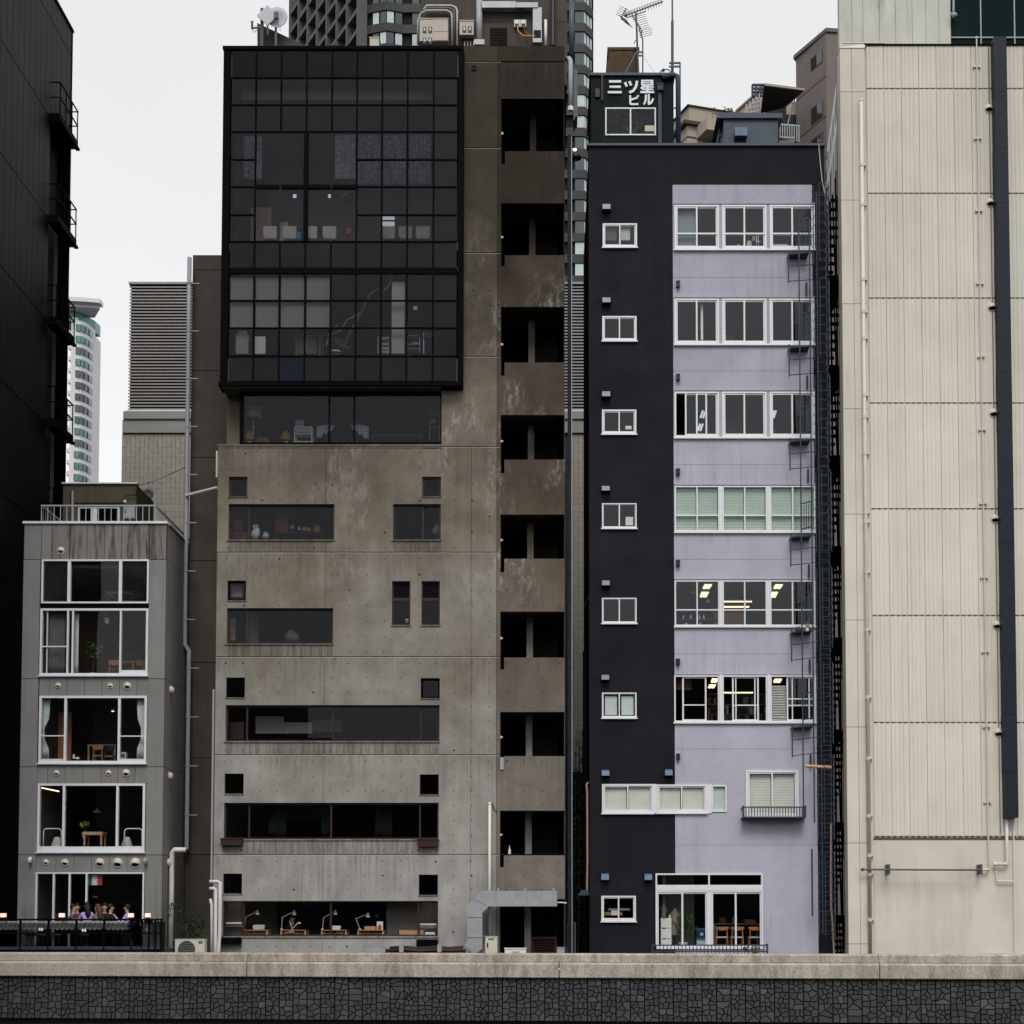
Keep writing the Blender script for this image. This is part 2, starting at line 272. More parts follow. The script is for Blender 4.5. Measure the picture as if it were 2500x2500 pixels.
# ------------------------------------------------------------------ builders
COL = sc.collection
ORG = {}
def tag(o, label=None, cat=None, group=None, kind=None):
    if label: o['label'] = label
    if cat: o['category'] = cat
    if group: o['group'] = group
    if kind: o['kind'] = kind
    return o
def origin(o): return ORG.get(o.name, Vector((0, 0, 0))) if o else Vector((0, 0, 0))
def link(o, parent, loc):
    COL.objects.link(o); loc = Vector(loc)
    if parent: o.parent = parent; o.location = loc - origin(parent)
    else: o.location = loc
    ORG[o.name] = loc
    return o
def thing(name, label, cat, loc, group=None):
    o = bpy.data.objects.new(name, None); o.empty_display_size = .1
    link(o, None, loc); return tag(o, label, cat, group)
class MB:
    def __init__(s): s.v = []; s.f = []; s.m = []
    def add(s, vs, fs, m=0):
        k = len(s.v); s.v += [tuple(p) for p in vs]; s.f += [tuple(i + k for i in f) for f in fs]; s.m += [m] * len(fs); return s
    def box(s, x0, x1, y0, y1, z0, z1, m=0):
        if x0 > x1: x0, x1 = x1, x0
        if y0 > y1: y0, y1 = y1, y0
        if z0 > z1: z0, z1 = z1, z0
        return s.add([(x0,y0,z0),(x1,y0,z0),(x1,y1,z0),(x0,y1,z0),(x0,y0,z1),(x1,y0,z1),(x1,y1,z1),(x0,y1,z1)],
                     [(0,3,2,1),(4,5,6,7),(0,1,5,4),(1,2,6,5),(2,3,7,6),(3,0,4,7)], m)
    def bar(s, a, b, w, h=None, m=0, up=(0, 0, 1)):          # square bar between two points
        a, b = Vector(a), Vector(b); h = h or w; d = (b - a).normalized(); up = Vector(up)
        if abs(d.dot(up)) > .98: up = Vector((0, 1, 0))
        r = d.cross(up).normalized() * w / 2; u = r.cross(d).normalized() * h / 2
        vs = [p + q for p in (a, b) for q in (-r - u, r - u, r + u, -r + u)]
        return s.add(vs, [(0,3,2,1),(4,5,6,7),(0,1,5,4),(1,2,6,5),(2,3,7,6),(3,0,4,7)], m)
    def tube(s, pts, r, n=8, m=0, closed=False):
        pts = [Vector(p) for p in pts]; rs = r if isinstance(r, (list, tuple)) else [r] * len(pts); k0 = len(s.v); vs = []; fs = []
        prev = None
        for i, p in enumerate(pts):
            if closed: d = (pts[(i + 1) % len(pts)] - pts[i - 1])
            else: d = (pts[min(i + 1, len(pts) - 1)] - pts[max(i - 1, 0)])
            d.normalize(); ref = Vector((0, 0, 1)) if abs(d.z) < .9 else Vector((0, 1, 0))
            if prev is not None:
                a = (prev - d * prev.dot(d)); a = a.normalized() if a.length > 1e-4 else d.cross(ref).normalized()
            else: a = d.cross(ref).normalized()
            prev = a; b = d.cross(a)
            vs += [p + (a * math.cos(t) + b * math.sin(t)) * rs[i] for t in (2 * math.pi * j / n for j in range(n))]
        L = len(pts)
        for i in range(L if closed else L - 1):
            for j in range(n): i2 = (i + 1) % L; fs.append((i*n+j, i*n+(j+1)%n, i2*n+(j+1)%n, i2*n+j))
        if not closed: fs += [tuple(range(n))[::-1], tuple((L-1)*n + j for j in range(n))]
        return s.add(vs, fs, m)
    def prism(s, poly, y0, y1, m=0):                          # polygon in XZ, extruded along Y
        n = len(poly); a = sum(poly[i][0]*poly[(i+1)%n][1] - poly[(i+1)%n][0]*poly[i][1] for i in range(n))
        if a < 0: poly = poly[::-1]
        vs = [(x, y0, z) for x, z in poly] + [(x, y1, z) for x, z in poly]
        return s.add(vs, [tuple(range(n)), tuple(range(n, 2*n))[::-1]] + [(i, n+i, n+(i+1)%n, (i+1)%n) for i in range(n)], m)
    def plan(s, poly, z0, z1, m=0):                           # polygon in XY, extruded along Z
        n = len(poly); a = sum(poly[i][0]*poly[(i+1)%n][1] - poly[(i+1)%n][0]*poly[i][1] for i in range(n))
        if a < 0: poly = poly[::-1]
        vs = [(x, y, z0) for x, y in poly] + [(x, y, z1) for x, y in poly]
        return s.add(vs, [tuple(range(n))[::-1], tuple(range(n, 2*n))] + [(i, (i+1)%n, n+(i+1)%n, n+i) for i in range(n)], m)
    def lathe(s, c, prof, n=12, m=0, ax='z'):                 # profile [(r, h)]
        c = Vector(c); vs = []; fs = []
        for r, h in prof:
            for j in range(n):
                t = 2*math.pi*j/n; p = (r*math.cos(t), r*math.sin(t), h)
                if ax == 'y': p = (p[0], p[2], p[1])
                vs.append(c + Vector(p))
        for i in range(len(prof)-1):
            for j in range(n):
                q = (i*n+j, i*n+(j+1)%n, (i+1)*n+(j+1)%n, (i+1)*n+j); fs.append(q if ax == 'z' else q[::-1])
        e = [tuple(range(n))[::-1], tuple((len(prof)-1)*n+j for j in range(n))]
        fs += e if ax == 'z' else [q[::-1] for q in e]
        return s.add(vs, fs, m)
    def ball(s, c, r, n=10, k=6, m=0):
        rx, ry, rz = r if isinstance(r, (tuple, list)) else (r, r, r); c = Vector(c); vs = []; fs = []
        for i in range(k+1):
            a = math.pi*i/k
            for j in range(n): t = 2*math.pi*j/n; vs.append(c + Vector((rx*max(math.sin(a),.02)*math.cos(t), ry*max(math.sin(a),.02)*math.sin(t), -rz*math.cos(a))))
        for i in range(k):
            for j in range(n): fs.append((i*n+j, i*n+(j+1)%n, (i+1)*n+(j+1)%n, (i+1)*n+j))
        return s.add(vs, fs, m)
    def build(s, name, mats, parent=None, loc=None, smooth=False):
        if isinstance(mats, str): mats = [mats]
        if loc is None: loc = origin(parent)
        loc = Vector(loc)
        me = bpy.data.meshes.new(name); me.from_pydata([Vector(p) - loc for p in s.v], [], s.f)
        for k in mats: me.materials.append(MATS[k])
        me.polygons.foreach_set('material_index', s.m)
        if smooth: me.polygons.foreach_set('use_smooth', [True]*len(me.polygons))
        me.update()
        return link(bpy.data.objects.new(name, me), parent, loc)
BOXC = {}
def bx(name, parent, m, x0, x1, y0, y1, z0, z1):              # one box piece; alike boxes share their mesh
    d = (round(abs(x1-x0), 3), round(abs(y1-y0), 3), round(abs(z1-z0), 3)); key = (d, m)
    if key not in BOXC:
        h = [q/2 for q in d]; b = MB().box(-h[0], h[0], -h[1], h[1], -h[2], h[2]); me = bpy.data.meshes.new(name)
        me.from_pydata(b.v, [], b.f); me.materials.append(MATS[m]); BOXC[key] = me
    o = link(bpy.data.objects.new(name, BOXC[key]), parent, ((x0+x1)/2, (y0+y1)/2, (z0+z1)/2))
    if name == 'pane': o.rotation_euler = (random.uniform(-.006, .006), 0, random.uniform(-.006, .006))      # no pane sits perfectly true
    return o
def copy_tree(o, loc, label=None, parent=None):
    def cp(s, par):
        c = s.copy(); COL.objects.link(c); c.parent = par
        for ch in s.children: cp(ch, c)
        return c
    r = cp(o, parent); r.location = loc; ORG[r.name] = Vector(loc)
    if label: r['label'] = label
    return r
def wall(name, parent, rect, Y, th, holes, mats, drip=0.0, inner=1):
    """upright wall facing the river with real openings; strips right below an opening take the second material"""
    X0, X1, Z0, Z1 = rect
    H = []
    for h in holes:
        a = (max(h[0], X0), min(h[1], X1), max(h[2], Z0), min(h[3], Z1))
        if a[1] - a[0] > .005 and a[3] - a[2] > .005: H.append(a)
    xs = sorted({X0, X1, *[q for h in H for q in h[:2]]}); zs = {Z0, Z1, *[q for h in H for q in h[2:]]}
    low = [h for h in H if drip and h[2] - Z0 < drip]
    zs = sorted(zs); mats = [mats] if isinstance(mats, str) else list(mats)
    nx, nz = len(xs)-1, len(zs)-1
    def cell(i, k):
        if i < 0 or k < 0 or i >= nx or k >= nz: return False
        cx, cz = (xs[i]+xs[i+1])/2, (zs[k]+zs[k+1])/2
        return not any(h[0] < cx < h[1] and h[2] < cz < h[3] for h in H)
    b = MB()
    for i in range(nx):
        for k in range(nz):
            if not cell(i, k): continue
            x0, x1, z0, z1 = xs[i], xs[i+1], zs[k], zs[k+1]; cx, cz = (x0+x1)/2, (z0+z1)/2; mi = 0
            if any(h[0]-.01 < cx < h[1]+.01 and cz < h[2] for h in low): mi = 1
            b.add([(x0,Y,z0),(x1,Y,z0),(x1,Y,z1),(x0,Y,z1)], [(0,1,2,3)], mi)
            b.add([(x0,Y+th,z0),(x1,Y+th,z0),(x1,Y+th,z1),(x0,Y+th,z1)], [(3,2,1,0)])
            for (di, dk, q) in ((-1,0,[(x0,Y+th,z0),(x0,Y,z0),(x0,Y,z1),(x0,Y+th,z1)]), (1,0,[(x1,Y,z0),(x1,Y+th,z0),(x1,Y+th,z1),(x1,Y,z1)]),
                                (0,-1,[(x0,Y+th,z0),(x1,Y+th,z0),(x1,Y,z0),(x0,Y,z0)]), (0,1,[(x0,Y,z1),(x1,Y,z1),(x1,Y+th,z1),(x0,Y+th,z1)])):
                if not cell(i+di, k+dk): b.add(q, [(0,1,2,3)])
    return b.build(name, mats, parent)
def window(parent, r, Y, frame='white_frame', gl='window_glass', cols=(), rows=(), fw=.06, fd=.08, mw=None, sash=0.0, sill=None, sillmat=None, pane=True, skip=(), label=None):
    """window part (outer frame with mullions and transoms) with its panes, sashes and sill as sub-parts; cols/rows are X / Z of the bars"""
    X0, X1, Z0, Z1 = r; mw = mw or fw * .8; b = MB()
    b.box(X0, X0+fw, Y, Y+fd, Z0, Z1).box(X1-fw, X1, Y, Y+fd, Z0, Z1)
    b.box(X0+fw, X1-fw, Y+.001, Y+fd, Z0, Z0+fw).box(X0+fw, X1-fw, Y+.001, Y+fd, Z1-fw, Z1)
    for c in cols: b.box(c-mw/2, c+mw/2, Y+.006, Y+fd-.006, Z0+fw, Z1-fw)
    xs = [X0+fw] + sorted(cols) + [X1-fw]
    for z in rows:
        for i in range(len(xs)-1): b.box(xs[i]+(mw/2 if i else 0), xs[i+1]-(mw/2 if i < len(xs)-2 else 0), Y+.01, Y+fd-.01, z-mw/2, z+mw/2)
    w = b.build('window', frame, parent, loc=((X0+X1)/2, Y, Z0))
    if label: w['label'] = label
    if pane:
        zs = [Z0+fw] + sorted(rows) + [Z1-fw]
        for i in range(len(xs)-1):
            for k in range(len(zs)-1):
                if (i, k) in skip: continue
                a0, a1 = xs[i]+(mw/2 if i else 0), xs[i+1]-(mw/2 if i < len(xs)-2 else 0); c0, c1 = zs[k]+(mw/2 if k else 0), zs[k+1]-(mw/2 if k < len(zs)-2 else 0)
                dy = .03 + .018 * (i % 2)
                if sash:                                            # slim sliding sash round the outer edge
                    q = MB(); e = sash; el_, er_ = (e if i == 0 else 0), (e if i == len(xs)-2 else 0); eb, et = (e*1.3 if k == 0 else 0), (e if k == len(zs)-2 else 0)
                    if el_: q.box(a0+.006, a0+e, Y+dy-.012, Y+dy+.02, c0, c1)
                    if er_: q.box(a1-e, a1-.006, Y+dy-.012, Y+dy+.02, c0, c1)
                    if eb: q.box(a0+el_, a1-er_, Y+dy-.011, Y+dy+.019, c0+.004, c0+eb)
                    if et: q.box(a0+el_, a1-er_, Y+dy-.011, Y+dy+.019, c1-et, c1-.008)
                    if q.v: q.build('sash', frame, w)
                    bx('pane', w, gl, a0+el_, a1-er_, Y+dy, Y+dy+.006, c0+eb, c1-et)
                else: bx('pane', w, gl, a0, a1, Y+dy, Y+dy+.006, c0, c1)
    if sill: bx('sill', w, sillmat or frame, X0-.03, X1+.03, Y-sill, Y+.02, Z0-.045, Z0-.003)
    return w
def hood(parent, c, r, Y, m='beige_pipe', down=.45):
    """round weather hood: a half dome shielding a dark outlet"""
    b = MB(); n = 14; k = 6; vs = []; fs = []
    for i in range(k+1):
        a = math.pi/2*i/k
        for j in range(n+1):
            t = math.pi*j/n*1.16 - .25; vs.append((c.x + r*math.cos(t)*math.cos(a), Y - r*.9*math.sin(a), c.z + r*math.sin(t)*math.cos(a)))
    for i in range(k):
        for j in range(n): q = i*(n+1)+j; fs.append((q, q+1, q+n+2, q+n+1)[::-1])
    b.add(vs, fs); b.tube([(c.x+r*1.04*math.cos(t), Y-.01, c.z+r*1.04*math.sin(t)) for t in (2*math.pi*j/16 for j in range(16))], .018, 5, closed=True)
    o = b.build('vent_hood', m, parent, loc=(c.x, Y, c.z), smooth=True)
    MB().lathe((c.x, Y-.012, c.z), [(r*.93, 0), (r*.93, .01)], 14, ax='y').build('outlet', 'interior_black', o)
    return o
def leafy(parent, name, c, rad, n, size, m, seed=1, droop=0.0, shell=.35):
    rnd = random.Random(seed); b = MB(); c = Vector(c)
    for _ in range(n):
        while True:
            p = Vector((rnd.uniform(-1,1), rnd.uniform(-1,1), rnd.uniform(-1,1)))
            if shell < p.length < 1: break
        q = c + Vector((p.x*rad[0], p.y*rad[1], p.z*rad[2] - droop*abs(p.x)))
        e = Euler((rnd.uniform(-1.2,1.2), rnd.uniform(-1.2,1.2), rnd.uniform(0,6.3))).to_matrix(); s = size*rnd.uniform(.6,1.3)
        b.add([q + e @ Vector(v) for v in ((-s,0,0),(0,-s*.45,.1*s),(s,0,0),(0,s*.45,.1*s))], [(0,1,2),(0,2,3)])
    return b.build(name, m, parent)
# ------------------------------------------------------------------ ground, river, embankment
def EY(X): return -4.55 - 0.085 * (X + 1.3)                      # the bank runs slightly askew to the house fronts
GZ = 0.62
b = MB(); b.add([(-900, EY(-25)+.9, GZ), (-25, EY(-25)+.9, GZ), (15, EY(15)+.9, GZ), (900, EY(15)+.9, GZ), (900, 1500, GZ), (-900, 1500, GZ)], [(0,1,2,3,4,5)])
tag(b.build('ground', 'asphalt'), kind='structure')
tag(MB().add([(-900,-47,-1.12),(900,-47,-1.12),(900,3,-1.12),(-900,3,-1.12)], [(0,1,2,3)]).build('river', 'river_water'), kind='structure')
tag(MB().box(-900, 900, -900, -47, -1.5, .45).build('far_bank', 'earth'), kind='structure')
z_cap = zz(2328, -4.6); z_ledge = zz(2350, -4.72); z_bot = zz(2388, -4.72); z_foot = zz(2495, -4.6)
emb = thing('embankment_wall', 'long river embankment of dark crazy paving stone under a speckled granite coping', 'embankment', (0, EY(0), -1.1))
def ebox(name, m, xa, xb, y0, y1, z0, z1, bev=.045):
    b = MB()                                                       # block following the bank line, front edges eased
    prof = [(y0+bev, z1), (y0, z1-bev), (y0, z0+bev*.4), (y0+bev*.4, z0), (y1, z0), (y1, z1)]
    vs = [(X, EY(X)+y, z) for X in (xa, xb) for y, z in prof]; n = len(prof)
    b.add(vs, [tuple(range(n)), tuple(range(n, 2*n))[::-1]] + [(i, n+i, n+(i+1)%n, (i+1)%n) for i in range(n)])
    return b.build(name, m, emb)
cuts = [-24.0, at(602, 2340, -4.0).x, at(1365, 2340, -4.6).x, at(2147, 2340, -5.5).x, 16.0]
for i in range(4):
    ebox('coping_block', 'granite_cap', cuts[i]+.008, cuts[i+1]-.008, .06, .62, z_ledge+.002, z_cap)
    ebox('beam_block', 'granite_cap', cuts[i]+.012, cuts[i+1]-.012, -.08, .62, z_bot, z_ledge, .06)
ebox('backing', 'mortar', -24, 16, .11, .6, -1.3, z_bot-.002, .001)
rnd = random.Random(11)
def clip(poly, px_, py_, nx, ny):
    out = []
    for i in range(len(poly)):
        a, c = poly[i], poly[(i+1) % len(poly)]
        da = (a[0]-px_)*nx + (a[1]-py_)*ny; dc = (c[0]-px_)*nx + (c[1]-py_)*ny
        if da <= 0: out.append(a)
        if da*dc < 0: t = da/(da-dc); out.append((a[0]+(c[0]-a[0])*t, a[1]+(c[1]-a[1])*t))
    return out
stones = []; colw = .412; X = -19.6; zt = z_bot - .015; zf = -1.03
while X < 15:
    zb = zf
    while zb < zt - .02:
        h = colw * rnd.uniform(.85, 1.5); 
        if zt - (zb + h) < .22: h = zt - zb
        cell = (X+.013, X+colw-.013, zb+.010, min(zb+h, zt)-.010); zb += h
        n = rnd.choice((5, 6, 7, 8, 9)) if h > .3 else 4
        sd = []; nr = max(1, round(h/.155))                          # rough courses of one to three stones, knocked out of line
        for q in range(nr):
            m_ = rnd.choice((1, 2, 2, 3, 3))
            sd += [(cell[0]+(cell[1]-cell[0])*((t+.5)/m_+rnd.uniform(-.17, .17)), cell[2]+(cell[3]-cell[2])*((q+.5)/nr+rnd.uniform(-.13, .13))) for t in range(m_)]
        for _it in range(1):                                       # spread the stones a little more evenly
            acc = [[0, 0, 0] for _ in sd]
            for gx in range(9):
                for gz in range(9):
                    q = (cell[0]+(cell[1]-cell[0])*(gx+.5)/9, cell[2]+(cell[3]-cell[2])*(gz+.5)/9); bi = min(range(len(sd)), key=lambda m: (sd[m][0]-q[0])**2+(sd[m][1]-q[1])**2)
                    acc[bi][0] += q[0]; acc[bi][1] += q[1]; acc[bi][2] += 1
            sd = [((a[0]/a[2]*.7+s[0]*.3, a[1]/a[2]*.7+s[1]*.3) if a[2] else s) for a, s in zip(acc, sd)]
        for i, s in enumerate(sd):
            poly = [(cell[0],cell[2]),(cell[1],cell[2]),(cell[1],cell[3]),(cell[0],cell[3])]
            for j, t in enumerate(sd):
                if i == j: continue
                dx, dy = t[0]-s[0], t[1]-s[1]; L = math.hypot(dx, dy) or 1e-6
                g = rnd.uniform(.007, .014); mx, my = (s[0]+t[0])/2 - dx/L*g, (s[1]+t[1])/2 - dy/L*g
                poly = clip(poly, mx, my, dx, dy)
                if len(poly) < 3: break
            if len(poly) < 3: continue
            A = abs(sum(poly[k][0]*poly[(k+1)%len(poly)][1]-poly[(k+1)%len(poly)][0]*poly[k][1] for k in range(len(poly))))/2
            if A < .0025: continue
            stones.append((A, poly))
    X += colw
stones.sort(key=lambda s: -s[0])
def stone(b, poly, m=0):
    cx = sum(p[0] for p in poly)/len(poly); cz = sum(p[1] for p in poly)/len(poly); n = len(poly)
    o = rnd.uniform(0, .012); k = .91; tl = [rnd.uniform(-.006, .006) for _ in range(2)]
    out = []
    for p in poly:                                                  # knock the sharpest corners off
        out.append(p)
    vs = [(x, EY(x)+.12, z) for x, z in out] + [(x, EY(x)+.060-o, z) for x, z in out] + [(cx+(x-cx)*k, EY(x)+.040-o+tl[0]*(x-cx)/.2+tl[1]*(z-cz)/.2, cz+(z-cz)*k) for x, z in out]
    a = sum(out[i][0]*out[(i+1)%n][1]-out[(i+1)%n][0]*out[i][1] for i in range(n)); r = range(n)
    fs = [tuple(2*n+i for i in r)] + [(n+i, n+(i+1)%n, 2*n+(i+1)%n, 2*n+i) for i in r] + [(i, (i+1)%n, n+(i+1)%n, n+i) for i in r]
    if a < 0: fs = [f[::-1] for f in fs]
    b.add(vs, fs, m)
vis = [s for s in stones if -17.2 < s[1][0][0] < 13.9]; rest = [s for s in stones if not -17.2 < s[1][0][0] < 13.9]
SM = ['stone_a', 'stone_b', 'stone_c', 'stone_a', 'stone_b']
for A, poly in vis[:300]:
    b = MB(); stone(b, poly); b.build('stone', rnd.choice(SM), emb, loc=(poly[0][0], EY(poly[0][0]), poly[0][1]))
b = MB()
for A, poly in vis[300:] + rest: stone(b, poly, rnd.choice((0, 1, 2, 0, 1)))
tag(b.build('small_stones', ['stone_a', 'stone_b', 'stone_c'], emb), kind='stuff')
ebox('footing', 'mortar', -24, 16, -.05, .2, -1.3, -1.045, .01)
# ------------------------------------------------------------------ background buildings
# curved white office tower, far left
TY = 490.0
wt = thing('white_tower', 'far white office tower with curved teal window bands, left of the black building', 'tower', (at(205, 1300, TY).x, TY, 0))
def arc(xa, xb, bulge, n=9, dy=0.0):
    return [(xx(xa + (xb-xa)*i/n, 1000, TY + dy + bulge*((i/n)**2.2)), TY + dy + bulge*((i/n)**2.2)) for i in range(n+1)]
X_c = xx(228, 1000, TY+9)
front = arc(181, 228, 9)
ztop = zz(782, TY, 210)
MB().plan(front + [(X_c, TY+10), (xx(181,1000,TY), TY+10)], 0, ztop).build('wall', 'tower_white', wt)
bx('wing', wt, 'tower_white', X_c-3, X_c+.05, TY+9.2, TY+16.5, 0, zz(795, TY, 235))
bx('side_wing', wt, 'tower_white', xx(166,1000,TY), xx(181,1000,TY), TY+2, TY+9, 0, zz(770, TY, 175))
crown = arc(150, 229, 9, dy=2); MB().plan(crown + [(X_c, TY+16), (crown[0][0], TY+16)], ztop+.05, zz(755, TY, 210)).build('crown_glazing', 'tower_teal', wt)
roof = arc(140, 240, 2, dy=-4); b = MB()
za, zb_ = zz(752, TY, 210), zz(735, TY, 210)
vs = [(x, y+8, za) for x, y in crown] ; 
b.plan(roof + [(roof[-1][0], TY+2), (roof[0][0], TY+2)], zz(745, TY, 210), zb_); b.plan([(x*.995, y+3) for x, y in roof[:-1]] + [(X_c, TY+9), (roof[0][0], TY+9)], za, zz(745, TY, 210)-.01); b.build('roof', 'tower_white', wt)
rnd = random.Random(3)
for f in range(19):
    y0 = 792 + 28.1*f; y1 = y0 + 16.0
    z1, z0 = zz(y0, TY, 210), zz(y1, TY, 210)
    w = MB(); seg = arc(187, 228, 8, 8, .8); off = .35
    o = bx('window', wt, 'tower_grey_glass', xx(183,1000,TY), xx(187,1000,TY), TY-.35, TY+.4, z0, z1)
    teal = rnd.random() < .5
    for k in range(4):
        a, c = seg[2*k], seg[2*k+2]; d = .14
        MB().plan([(a[0]+d, a[1]-1.2), (c[0]-d, c[1]-1.2), (c[0]-d, c[1]+.6), (a[0]+d, a[1]+.6)], z0, z1).build('pane', 'tower_teal' if teal and rnd.random() < .85 else 'tower_grey_glass', o)
    if f % 1 == 0: bx('balcony', wt, 'tower_white', xx(160,1000,TY), xx(166,1000,TY), TY+2, TY+8, zz(y0+26, TY), zz(y0+17, TY))
bx('balcony_recess', wt, 'tower_dark', xx(160,1000,TY), xx(166,1000,TY)-.02, TY+6, TY+9, 0, zz(790, TY, 170))
# louvred block behind the concrete building (seen left of it and in the slot to its right)
LY = 20.0
lv = thing('louvred_building', 'block with grey horizontal louvres over tiled wall, behind the concrete building', 'building', (at(850, 2200, LY).x, LY, GZ))
x0, x1 = xx(314, 850, LY), xx(1452, 850, LY)
bx('core', lv, 'louver_back', x0+.05, x1-.05, LY+.12, LY+10, 0, zz(692, LY))
pitch = (zz(694, LY) - zz(1000, LY)) / 40
b = MB(); prof = [(0, .01), (-.07, .0), (-.07, .062), (0, .085)]
me = None
for k in range(40):
    z = zz(1000, LY) + pitch*k
    if me is None:
        q = MB(); n = 4; h = (x1-x0)/2
        q.add([(sx*h, y, zc) for sx in (-1, 1) for y, zc in prof], [(0,1,2,3), (7,6,5,4)] + [(i, 4+i, 4+(i+1)%4, (i+1)%4) for i in range(4)])
        me = bpy.data.meshes.new('louvre_slat'); me.from_pydata(q.v, [], q.f); me.materials.append(MATS['louver'])
    link(bpy.data.objects.new('louvre_slat', me), lv, ((x0+x1)/2, LY+.1, z))
bx('coping', lv, 'louver', x0-.03, x1, LY-.05, LY+1, zz(694, LY), zz(689, LY))
bx('rail_strip', lv, 'white_frame', x0-.05, x1, LY-.02, LY+.3, zz(1006, LY), zz(1001, LY))
bx('cornice', lv, 'cornice', xx(304, 1000, LY), x1, LY-.2, LY+9, zz(1026, LY)+.01, zz(1007, LY))
bx('fascia', lv, 'cornice', xx(301, 1000, LY), x1, LY-.12, LY+9, zz(1058, LY), zz(1026, LY))
xb = xx(297.5, 1100, LY)
bx('tile_backing', lv, 'brick_joint', xb, x1, LY+.0, LY+9, 0, zz(1058, LY)-.01)
b = MB(); rowh = .0575; z = zz(1060, LY); r_ = 0
spans = [(xb, xx(480, 1100, LY)), (xx(1390, 1100, LY), x1)]
bandrows = [zz(1240, LY), zz(1508, LY), zz(1780, LY)]
while z > 2.0:
    band = any(abs(z - q) < .17 for q in bandrows)
    hgt = .30 if band else rowh; tw = .05 if band else .205
    for s0, s1 in spans:
        x = s0
        while x < s1 - .01: b.box(x+.006, min(x+tw, s1)-.006, LY-.025, LY+.01, z-hgt+.015, z); x += tw
    z -= hgt
tag(b.build('wall_tiles', 'brick_tile', lv), kind='stuff')
# dark residential tower
def tp(x, d, y=300): v = at(x, y, d + CY); return (v.x, v.y)
dt = thing('dark_tower', 'tall dark apartment tower with bay windows and diagonal balcony grid, behind the rooftop', 'tower', (tp(1150, 225)[0], 175, 0))
plan = [tp(722, 247), tp(890, 219.5), tp(906, 219), tp(942, 218.3), tp(983, 219), tp(1402, 218.5), tp(1428, 218.5), tp(1449, 220.6), tp(1449, 252), tp(760, 262)]
TZ = 152.0
def inset(poly, d):
    n = len(poly); out = []
    for i in range(n):
        a, p, c = Vector(poly[i-1]), Vector(poly[i]), Vector(poly[(i+1) % n])
        e1, e2 = (p-a).normalized(), (c-p).normalized(); n1, n2 = Vector((-e1.y, e1.x)), Vector((-e2.y, e2.x)); m_ = (n1+n2); m_.normalize()
        out.append(tuple(p + m_ * d / max(.3, m_.dot(n1))))
    return out
core = inset(plan, .5); MB().plan(core, 0, TZ).build('core', 'tower_recess', dt)
fl = 54.0 * 218.5 / FPX; zb0 = zz(76, 168.5)                          # spandrel bottom of one known floor
k0 = int((zb0 - 20) / fl); ztab = [zb0 - fl*k for k in range(-9, k0)]
front_i = [(2, 3), (3, 4), (5, 6), (6, 7), (4, 5)]
rnd = random.Random(5)
for z in ztab:
    if z + fl > TZ: continue
    q = [plan[i] for i in (1, 2, 3, 4, 5, 6, 7, 8)] + [core[8], core[1]]
    sp = MB().plan(q, z, z + 1.25).build('spandrel', 'tower_dark' if z > 0 else 'tower_dark', dt)
    if z < zz(720, 168.5): continue
    zw0, zw1 = z + 1.3, z + fl - .08
    for i, j in front_i:
        a, c = Vector(plan[i]), Vector(plan[j]); L = (c-a).length; d = (c-a)/L; nn = Vector((d.y, -d.x)); k = max(1, round(L/1.9)) if (i, j) != (6, 7) else 3
        if (i, j) == (4, 5): segs = [(1.2, 2.4)]; k = 1
        else:
            if (i, j) in ((2, 3), (3, 4)): k = 2
            segs = [(L*m_/k, L*(m_+1)/k) for m_ in range(k)]
        if z > zz(-20, 168.5) or z < zz(720, 168.5) : continue
        if (i, j) in ((2, 3), (3, 4), (4, 5)) and z < zz(200, 168.5): continue
        for s0, s1 in segs:
            e = .12; p0, p1 = a + d*(s0+e) - nn*.18, a + d*(s1-e) - nn*.18; u0, u1 = p0 - nn*.06, p1 - nn*.06
            mt = 'tower_pane_pale' if ((i, j) == (6, 7) and rnd.random() < .85) or rnd.random() < .35 else 'tower_pane'
            MB().plan([tuple(p0), tuple(p1), tuple(u1), tuple(u0)], zw0, zw1).build('pane', mt, dt)
# balcony grid on the receding left face: each slab and each column a piece
a, c = Vector(plan[1]), Vector(plan[0]); L = (c-a).length; d = (c-a)/L; nn = Vector((-d.y, d.x))
if nn.x > 0: nn = -nn
for z in ztab:
    if z + fl > TZ or z < zz(160, 168.5): continue
    b = MB(); p = [a - nn*.3, c - nn*.3, c + nn*1.15, a + nn*1.15]; b.plan([tuple(v) for v in p], z + .2, z + .85); b.build('balcony_slab', 'tower_fin', dt)
for k in range(8):
    p = a + d*(L*k/7); q = [p - d*.25 - nn*.2, p + d*.25 - nn*.2, p + d*.25 + nn*1.25, p - d*.25 + nn*1.25]
    MB().plan([tuple(v) for v in q], 0, TZ).build('column', 'tower_fin', dt)
# brown and tan apartment houses behind the lavender building
AY = 36.0
ab = thing('brown_apartments', 'brown panel apartment block with oblique side windows beside the pale building', 'building', (xx(2010, 300, AY), AY, GZ))
pA = at(2016, 79, AY); zr = pA.z; dl = Vector((-.415, .91)); L = .4
pf = Vector((pA.x, AY)); pl = pf + dl*L; # left face recedes
while True:
    xq = PX0 + FPX*pl.x/(pl.y - CY)
    if xq <= 1960 or L > 40: break
    L += .05; pl = pf + dl*L
pr = pf + Vector((8, .9))
MB().plan([tuple(pf), tuple(pr), (pr.x+2, pr.y+20), tuple(pl)], 0, zr).build('wall', 'apart_brown', ab)
MB().plan([tuple(pf+Vector((0, -.1))), tuple(pr+Vector((0, -.1))), (pr.x+2, pr.y+20), tuple(pl+Vector((-.15, 0)))], zr+.002, zr+.22).build('coping', 'pipe_dark', ab)
nl = Vector((-dl.y, dl.x)); nl = nl if nl.x < 0 else -nl
